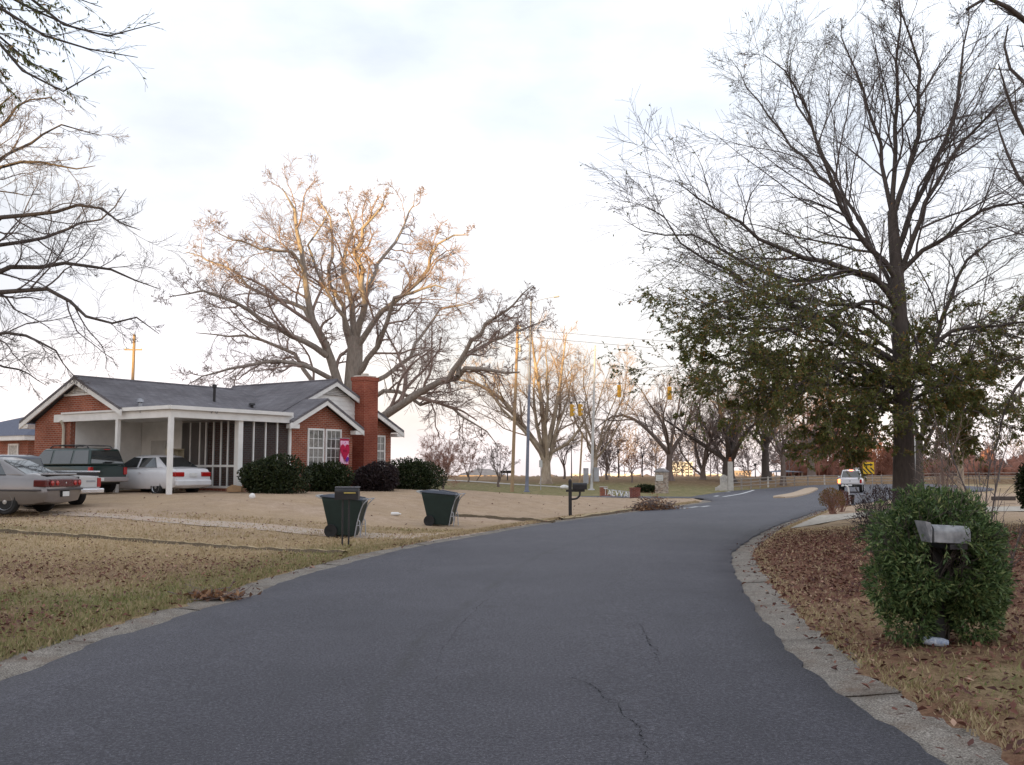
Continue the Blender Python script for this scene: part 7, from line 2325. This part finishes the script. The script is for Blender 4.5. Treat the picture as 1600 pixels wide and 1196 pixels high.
# ---- stone pillar with plaque
def stone_mat():
    m, n, b = new_mat('field_stone')
    t = n.nodes.new('ShaderNodeTexVoronoi'); t.inputs['Scale'].default_value = 6.0
    tc = n.nodes.new('ShaderNodeTexCoord'); mp = n.nodes.new('ShaderNodeMapping'); mp.inputs['Scale'].default_value = (1, 1, 1.9)
    n.links.new(tc.outputs['Object'], mp.inputs['Vector']); n.links.new(mp.outputs['Vector'], t.inputs['Vector'])
    sp = n.nodes.new('ShaderNodeSeparateColor'); n.links.new(t.outputs['Color'], sp.inputs[0])
    c = ramp(n, sp.outputs[0], [(0.0, (0.20, 0.16, 0.14)), (0.4, (0.40, 0.34, 0.29)), (0.75, (0.55, 0.48, 0.41)), (1.0, (0.34, 0.24, 0.19))])
    n.links.new(c, b.inputs['Base Color']); b.inputs['Roughness'].default_value = 0.92
    bump(n, b, t.outputs['Distance'], 0.6, -0.04)
    return m
STN = stone_mat()
p = g3(1034, 771)
sp5 = empty('stone_pillar', p, R(-24)); tag(sp5, 'rough stone pillar with white plaque and grey cap beside the side street', 'pillar')
rg = np.random.default_rng(151)
MB().span((-0.42, -0.42, -0.2), (0.42, 0.42, 1.72)).build('core', STN, sp5)
for lay in range(10):
    z = 0.0 + lay * 0.172
    for side in range(4):
        xx = -0.44
        while xx < 0.40:
            wdt = min(rg.uniform(0.16, 0.34), 0.44 - xx)
            hh = 0.165; d = rg.uniform(0.015, 0.06)
            cx_, cy_ = xx + wdt / 2, -0.42 - d / 2 + 0.01
            a_ = side * math.pi / 2
            MB().box((cx_ * math.cos(a_) - cy_ * math.sin(a_), cx_ * math.sin(a_) + cy_ * math.cos(a_), z + hh / 2), (wdt - 0.015, d + 0.02, hh - 0.012), rz=a_).build('stone', STN, sp5)
            xx += wdt
MB().add([(-0.54, -0.54, 1.72), (0.54, -0.54, 1.72), (0.54, 0.54, 1.72), (-0.54, 0.54, 1.72), (-0.50, -0.50, 1.84), (0.50, -0.50, 1.84), (0.50, 0.50, 1.84), (-0.50, 0.50, 1.84), (-0.15, -0.15, 2.06), (0.15, -0.15, 2.06), (0.15, 0.15, 2.06), (-0.15, 0.15, 2.06)],
         [(3, 2, 1, 0), (0, 1, 5, 4), (1, 2, 6, 5), (2, 3, 7, 6), (3, 0, 4, 7), (4, 5, 9, 8), (5, 6, 10, 9), (6, 7, 11, 10), (7, 4, 8, 11), (8, 9, 10, 11)]).build('cap', mat('grey_cap', (0.26, 0.25, 0.25), (0.19, 0.18, 0.18), 5, 0.9), sp5)
pl = MB().span((-0.33, -0.53, 1.02), (0.27, -0.50, 1.50)).build('plaque', MT['plate'], sp5, bevel=0.01)
for k in range(3):
    MB().span((-0.26, -0.536, 1.10 + 0.14 * k), (0.20, -0.531, 1.15 + 0.14 * k)).build('inscription_line', mat('inscription', (0.25, 0.24, 0.23), (0.6, 0.6, 0.58), 60, 0.7) if k == 0 else bpy.data.materials['inscription'], pl)

# ---- white monument with obelisk
YM = 90.0
c_ = at(1141, 731, YM)
mz = gz(c_[0], YM)
MSTONE = mat('weathered_white_stone', (0.52, 0.50, 0.47), (0.40, 0.385, 0.36), 4, 0.85)
mo = empty('white_monument', (c_[0], YM, mz), R(-8)); tag(mo, 'white monument with a tall obelisk and a rounded emblem panel', 'monument')
MB().add([(-0.26, -0.26, -0.1), (0.26, -0.26, -0.1), (0.26, 0.26, -0.1), (-0.26, 0.26, -0.1), (-0.21, -0.21, 2.65), (0.21, -0.21, 2.65), (0.21, 0.21, 2.65), (-0.21, 0.21, 2.65)],
         [(0, 1, 5, 4), (1, 2, 6, 5), (2, 3, 7, 6), (3, 0, 4, 7), (4, 5, 6, 7)]).build('obelisk', MSTONE, mo, bevel=0.015)
MB().lathe([(0.12, 2.65), (0.16, 2.78), (0.08, 2.9), (0.13, 2.98), (0.001, 3.05)], 10).build('finial', mat('terracotta', (0.40, 0.13, 0.06), None, 6, 0.8), mo)
pp = [(-0.95, -0.2, -0.1), (-0.28, -0.2, -0.1), (-0.28, -0.2, 1.35)] + [(-0.62 + 0.34 * math.cos(a), -0.2, 1.12 + 0.34 * math.sin(a)) for a in np.linspace(0.6, math.pi, 8)] + [(-0.95, -0.2, 1.0)]
pn = MB().prism(pp, (0, 0.3, 0)).build('emblem_panel', MSTONE, mo, bevel=0.01)
em = MB()
for a in np.linspace(0, 2 * math.pi, 20, endpoint=False):
    em.box((-0.62 + 0.22 * math.cos(a), -0.215, 1.02 + 0.22 * math.sin(a)), (0.07, 0.02, 0.03), ry=-(a + math.pi / 2))
em.prism([(-0.70, -0.22, 1.10), (-0.54, -0.22, 1.10), (-0.62, -0.22, 0.90)], (0, 0.012, 0))
em.build('emblem', MT['metal'], pn)
MB().prism([(-1.4, -0.2, -0.1), (-0.95, -0.2, -0.1), (-0.95, -0.2, 0.5), (-1.1, -0.2, 0.42), (-1.25, -0.2, 0.3), (-1.4, -0.2, 0.28)], (0, 0.3, 0)).build('wing_wall', MSTONE, mo, bevel=0.01)

# ---- split rail fence
FG = [(20.3, 90.5), (24.5, 97.0), (30.0, 105.5), (36, 110.0), (46, 113.5), (60, 117), (90, 122)]
Pf = catmull(FG, 400)
cum = np.concatenate([[0], np.cumsum(np.linalg.norm(np.diff(Pf, axis=0), axis=1))])
fence = empty('rail_fence', (FG[0][0], FG[0][1], 0)); tag(fence, 'long weathered split rail fence along the far side of the junction', 'fence')
fo = np.array([FG[0][0], FG[0][1], 0])
pos = [np.array([np.interp(s, cum, Pf[:, 0]), np.interp(s, cum, Pf[:, 1])]) for s in np.arange(0, cum[-1], 2.7)]
pts = [np.array([q[0], q[1], gz(q[0], q[1])]) for q in pos]
FW = mat('grey_fence_wood', (0.34, 0.30, 0.27), (0.25, 0.22, 0.20), 7, 0.9)
FWH = mat('white_post', (0.6, 0.57, 0.53), None, 7, 0.9)
rg = np.random.default_rng(161)
for i, q in enumerate(pts):
    MB().box((0, 0, 0.5), (0.13, 0.13, 1.2), rz=rg.uniform(-0.3, 0.3)).build('post', FWH if i % 5 == 4 else FW, fence).location = q - fo
for a, b in zip(pts[:-1], pts[1:]):
    for h in (0.35, 0.68, 1.0):
        j = rg.normal(0, 0.015, 2)
        MB().tube([a - fo + np.array([0, -0.1, h + j[0]]), b - fo + np.array([0, -0.1, h + j[1]])], 0.042, 5).build('rail', FW, fence)

# ================================================================== FAR BUILDINGS
CREAM = mat('pale_render', (0.60, 0.62, 0.66), (0.52, 0.54, 0.58), 0.2, 0.85)
PINK = mat('far_brick', (0.42, 0.33, 0.31), (0.36, 0.29, 0.27), 0.2, 0.9)
WIN = mat('far_window', (0.10, 0.10, 0.11), (0.16, 0.15, 0.15), 0.5, 0.3)
ROOFB = mat('blue_grey_roof', (0.16, 0.17, 0.21), (0.12, 0.13, 0.16), 0.6, 0.8)
def far_building(name, label, u0, u1, vt, Y, m, rows, cols, vb=752, depth=14, hip=None):
    a, b, t = at(u0, vb, Y), at(u1, vb, Y), at((u0 + u1) / 2, vt, Y)
    z0 = min(gz(a[0], Y), a[2]); w_ = b[0] - a[0]; h = t[2] - z0
    root = empty(name, (a[0], Y, z0)); tag(root, label, 'building')
    MB().span((0, 0, -0.5), (w_, depth, h)).build('wall', m, root)
    if hip:
        MB().add([(-0.5, -0.5, h), (w_ + 0.5, -0.5, h), (w_ + 0.5, depth + 0.5, h), (-0.5, depth + 0.5, h), (w_ * 0.35, depth / 2, h + hip), (w_ * 0.65, depth / 2, h + hip)],
                 [(0, 1, 5, 4), (1, 2, 5), (2, 3, 4, 5), (3, 0, 4), (3, 2, 1, 0)]).build('roof', ROOFB, root)
    else:
        MB().span((-0.2, -0.2, h), (w_ + 0.2, depth + 0.2, h + 0.35)).build('parapet', m, root)
    zb = max(0.0, at((u0 + u1) / 2, vb, Y)[2] - z0)
    for r_ in range(rows):
        for c_ in range(cols):
            x0 = w_ * (c_ + 0.18) / cols; x1 = w_ * (c_ + 0.82) / cols
            za = zb + (h - zb) * (r_ + 0.3) / rows; zc_ = zb + (h - zb) * (r_ + 0.78) / rows
            MB().span((x0, -0.06, za), (x1, 0.02, zc_)).build('window', WIN, root)
    return root
far_building('parking_deck', 'pale multi storey block with a grid of openings beyond the park', 1050, 1083, 723, 420, CREAM, 6, 5, 750)
far_building('office_building', 'pinkish low building beyond the white obelisk', 1149, 1174, 737, 400, PINK, 2, 5, 752)
far_building('low_building', 'cream low building between the stone pillar and the park trees', 1088, 1128, 742, 430, CREAM, 1, 6, 752)
far_building('low_building', 'long tan building low on the horizon left of the utility poles', 716, 790, 743, 380, PINK, 1, 9, 751, hip=2.5)
far_building('low_building', 'cream building low on the horizon behind the slender pale pole', 895, 935, 742, 390, CREAM, 1, 6, 752)
far_building('low_building', 'white low building behind the lamp posts and the brick sign', 948, 1000, 742, 400, MT['white'], 1, 7, 752)
YP = 135.0
c_ = at(1222, 731, YP)
pv = empty('pavilion', (c_[0], YP, gz(c_[0], YP))); tag(pv, 'open park pavilion with a wide blue grey hipped roof', 'pavilion')
hz0 = at(1222, 747, YP)[2] - gz(c_[0], YP); hz0 = max(hz0, 0.6)
ht_ = at(1222, 735, YP)[2] - gz(c_[0], YP)
MB().add([(-2.4, -2.4, hz0), (2.4, -2.4, hz0), (2.4, 2.4, hz0), (-2.4, 2.4, hz0), (-0.4, 0, ht_), (0.4, 0, ht_)], [(0, 1, 5, 4), (1, 2, 5), (2, 3, 4, 5), (3, 0, 4), (3, 2, 1, 0)]).build('roof', ROOFB, pv)
for sx_ in (-1, 1):
    for sy_ in (-1, 1):
        MB().span((sx_ * 2.1 - 0.12, sy_ * 2.1 - 0.12, -0.3), (sx_ * 2.1 + 0.12, sy_ * 2.1 + 0.12, hz0)).build('post', MT['wood'], pv)

TWIG_RUST = bark_mat('rust_twigs', (0.22, 0.10, 0.075), (0.32, 0.16, 0.115), scale=3.0)
# ---- far wood of bare reddish trees
def far_wood(name, spots, seed, m, hsc=1.0):
    rg = np.random.default_rng(seed)
    V = []; F_ = []; o = 0
    for (x, y, h) in spots:
        z0 = gz(x, y)
        b = np.array([x, y, z0])
        tr = catmull([b, b + np.array([rg.normal(0, 0.2), 0, h * 0.5]), b + np.array([rg.normal(0, 0.5), 0, h])], 8)[None]
        rr = (np.linspace(0.10, 0.015, 8) * h / 9)[None]
        L1, r1, _ = grow(tr, rr, 15, rg, 0.04, 0.97, 0.85, 0.25, 0.42, 0.2, 6, 0.08, 0.12, 0.5, 0.3)
        L2_, r2, _ = grow(L1, r1, 5, rg, 0.2, 1, 0.65, 0.25, 0.5, 0.2, 4, 0.04, 0.15, 0.6, 0.5)
        L3, r3, _ = grow(L2_, r2, 3, rg, 0.2, 1, 0.65, 0.25, 0.6, 0.2, 3, 0.02, 0.15, 0.7, 0.6)
        for (pp_, rq, k) in ((tr, rr, 5), (L1, np.maximum(r1, 0.036), 3), (L2_, np.maximum(r2, 0.032), 3), (L3, np.maximum(r3, 0.03), 3)):
            a, f = tubes(pp_, rq, k); V.append(a); F_.append(f + o); o += len(a)
    ob = obj(name, mesh_arrays(name, np.concatenate(V), np.concatenate(F_), [m]))
    return stuff(ob)
rg = np.random.default_rng(171)
sp1 = []
for u in np.arange(1236, 1440, 3.6):
    Y = rg.uniform(135, 185)
    p = at(u + rg.normal(0, 7), 731, Y)
    vt = np.interp(u, [1236, 1270, 1300, 1340, 1370, 1400, 1440], [690, 660, 655, 665, 690, 700, 705]) + rg.normal(0, 8)
    sp1.append((p[0], Y, max(3.0, at(u, vt, Y)[2] - gz(p[0], Y))))
far_wood('far_wood', sp1, 172, TWIG_RUST)
sp1 = []
for u in np.arange(1440, 1660, 9.0):
    Y = rg.uniform(150, 230)
    p = at(u + rg.normal(0, 7), 731, Y)
    vt = np.interp(u, [1440, 1500, 1560, 1720], [715, 708, 690, 690]) + rg.normal(0, 6)
    sp1.append((p[0], Y, max(3.0, at(u, vt, Y)[2] - gz(p[0], Y))))
far_wood('far_wood', sp1, 173, TWIG_PARK)
sp1 = []
for u in np.arange(930, 1250, 10.5):
    Y = rg.uniform(132, 175)
    p = at(u + rg.normal(0, 7), 731, Y)
    sp1.append((p[0], Y, max(3.0, at(u, 676 + 10 * math.sin(u * 0.05) + rg.normal(0, 8), Y)[2] - gz(p[0], Y))))
far_wood('far_wood', sp1, 174, TWIG_PARK)
sp1 = []
for u in np.arange(560, 1240, 11.0):
    Y = rg.uniform(300, 360)
    p = at(u, 731, Y)
    sp1.append((p[0], Y, max(2.0, at(u, 745 + rg.normal(0, 1.2), Y)[2] - gz(p[0], Y))))
def hedge_line(name, spots, m, rx=6.5, jit=0.06):
    rg = np.random.default_rng(5)
    V = []; F_ = []; o = 0
    for (x, y, h) in spots:
        a, f = blob_crown(rg, (x, y, gz(x, y) + h * 0.5), rx, h * 0.5, 9, 11, jit)
        V.append(a); F_.append(f + o); o += len(a)
    return stuff(obj(name, mesh_arrays(name, np.concatenate(V), np.concatenate(F_), [m])))
hedge_line('far_hedgerow', sp1, mat('far_hedge', (0.22, 0.16, 0.13), (0.30, 0.22, 0.17), 1.5, 0.95))

sp1 = []
for u in np.arange(1236, 1660, 2.6):
    Y = rg.uniform(150, 205)
    p = at(u, 731, Y)
    sp1.append((p[0], Y, max(2.0, at(u, rg.normal(725, 7), Y)[2] - gz(p[0], Y))))
hedge_line('far_thicket', sp1, TWIG_RUST, 1.3, 0.22)

# ================================================================== GROUND COVER: GRASS AND FALLEN LEAVES
def grass(name, n, xfun, yrange, seed, hgt, ymin_bias=1.6):
    rg = np.random.default_rng(seed)
    y = yrange[0] + (yrange[1] - yrange[0]) * rg.uniform(0, 1, n) ** ymin_bias
    x = xfun(y, rg)
    cv = cover_at(x, y)
    keep = rg.uniform(0, 1, n) > np.maximum(cv[:, 2] * 0.75, cv[:, 1] * 0.8)
    x, y, cv = x[keep], y[keep], cv[keep]
    n = len(x)
    z = terrain(x, y)
    a = rg.uniform(0, 2 * math.pi, n)
    h = hgt * rg.uniform(0.4, 1.25, n); w_ = rg.uniform(0.004, 0.009, n) * (1 + y / 14)
    lean = rg.normal(0, 0.55, (n, 2)) * h[:, None]
    b0 = np.stack([x - np.cos(a) * w_, y - np.sin(a) * w_, z - 0.01], -1)
    b1 = np.stack([x + np.cos(a) * w_, y + np.sin(a) * w_, z - 0.01], -1)
    t = np.stack([x + lean[:, 0], y + lean[:, 1], z + h], -1)
    V = np.stack([b0, b1, t], 1).reshape(-1, 3)
    me = mesh_arrays(name, V, np.arange(n * 3).reshape(n, 3), [GRASSM])
    g = np.clip(cv[:, 0] * 0.75 + rg.normal(0.12, 0.16, n), 0, 1)
    add_attr(me, 'rnd', np.repeat(g, 3))
    return stuff(obj(name, me))
GRASSM = leaf_mat('grass_blades', [(0.0, (0.50, 0.39, 0.25)), (0.3, (0.40, 0.31, 0.18)), (0.6, (0.25, 0.23, 0.10)), (1.0, (0.13, 0.165, 0.06))], 0.8, 0.2)
grass('grass', 100000, lambda y, rg: xl(y) - GUT - 0.02 - rg.uniform(0, 1, len(y)) ** 1.2 * np.minimum(15, 3 + y * 0.6), (7.0, 27.0), 181, 0.05)
grass('grass', 26000, lambda y, rg: xl(y) - GUT + 0.06 - rg.uniform(0, 1, len(y)) * 0.25, (6.5, 50.0), 183, 0.055)
grass('grass', 45000, lambda y, rg: xr(y) + GUT + rg.uniform(0, 1, len(y)) ** 1.3 * 7.0, (4.2, 27.0), 182, 0.05)
grass('grass', 14000, lambda y, rg: xr(y) + GUT - 0.06 + rg.uniform(0, 1, len(y)) * 0.22, (4.2, 44.0), 184, 0.05)

def fallen(name, x, y, seed, size, lift=0.012, fl=False):
    rg = np.random.default_rng(seed)
    n = len(x)
    z = terrain(x, y) + lift + rg.uniform(0, 0.03, n)
    nrm = norm(np.stack([rg.normal(0, 0.42, n), rg.normal(0, 0.42, n), np.ones(n)], -1))
    d = rg.normal(0, 1, (n, 3)); d = norm(d - (d * nrm).sum(1, keepdims=True) * nrm)
    s = np.cross(nrm, d)
    L = size * rg.uniform(0.55, 1.3, (n, 1)); Wd = L * rg.uniform(0.32, 0.62, (n, 1)); cu = L * rg.uniform(-0.05, 0.28, (n, 1))
    c = np.stack([x, y, z], -1)
    V = np.stack([c - d * L / 2, c - d * L * 0.1 + s * Wd / 2 + nrm * cu, c + d * L * 0.22 + s * Wd * 0.32 + nrm * cu * 0.7, c + d * L / 2 + nrm * cu * 0.3,
                  c + d * L * 0.22 - s * Wd * 0.32 + nrm * cu * 0.6, c - d * L * 0.1 - s * Wd / 2 + nrm * cu], 1).reshape(-1, 3)
    i = np.arange(n)[:, None] * 6
    F1 = i + np.array([0, 1, 2, 3]); F2 = i + np.array([0, 3, 4, 5])
    me = mesh_arrays(name, V, np.concatenate([F1, F2]), [FALL])
    add_attr(me, 'rnd', np.repeat(rg.uniform(0, 1, n), 6))
    return stuff(obj(name, me))
FALL = leaf_mat('fallen_leaves', [(0.0, (0.06, 0.024, 0.02)), (0.4, (0.115, 0.047, 0.036)), (0.78, (0.175, 0.074, 0.054)), (0.94, (0.27, 0.135, 0.09)), (1.0, (0.48, 0.32, 0.23))], 0.7, 0.12)
rg = np.random.default_rng(191)
n = 42000
y = 4.2 + (27.0 - 4.2) * rg.uniform(0, 1, n) ** 1.15
x = xr(y) + GUT * 0.9 + rg.uniform(0, 1, n) ** 0.9 * 9.0
cv = cover_at(x, y)
k = rg.uniform(0, 1, n) < 0.12 + 0.88 * cv[:, 1]
fallen('fallen_leaves', x[k], y[k], 192, 0.068)
n = 60000
y = rg.uniform(6.5, 27, n); x = xl(y) - GUT - rg.uniform(0, 1, n) * 15
cv = cover_at(x, y)
k = rg.uniform(0, 1, n) < 0.045 + 0.65 * cv[:, 1] ** 1.2
fallen('fallen_leaves', x[k], y[k], 193, 0.066)
# a few blown onto the gutters and the road edge
n = 700
y = rg.uniform(4.5, 40, n)
side = rg.uniform(0, 1, n) < 0.35
x = np.where(side, xl(y) - GUT * (1 - np.abs(rg.normal(0, 0.35, n))), xr(y) + GUT * (1 - np.abs(rg.normal(0, 0.4, n))))
fallen('fallen_leaves', x, y, 194, 0.075, 0.045)
n = 260
y = rg.uniform(28, 60, n); x = xl(y) - 1 - rg.uniform(0, 1, n) * 16
fallen('fallen_leaves', x, y, 195, 0.09)
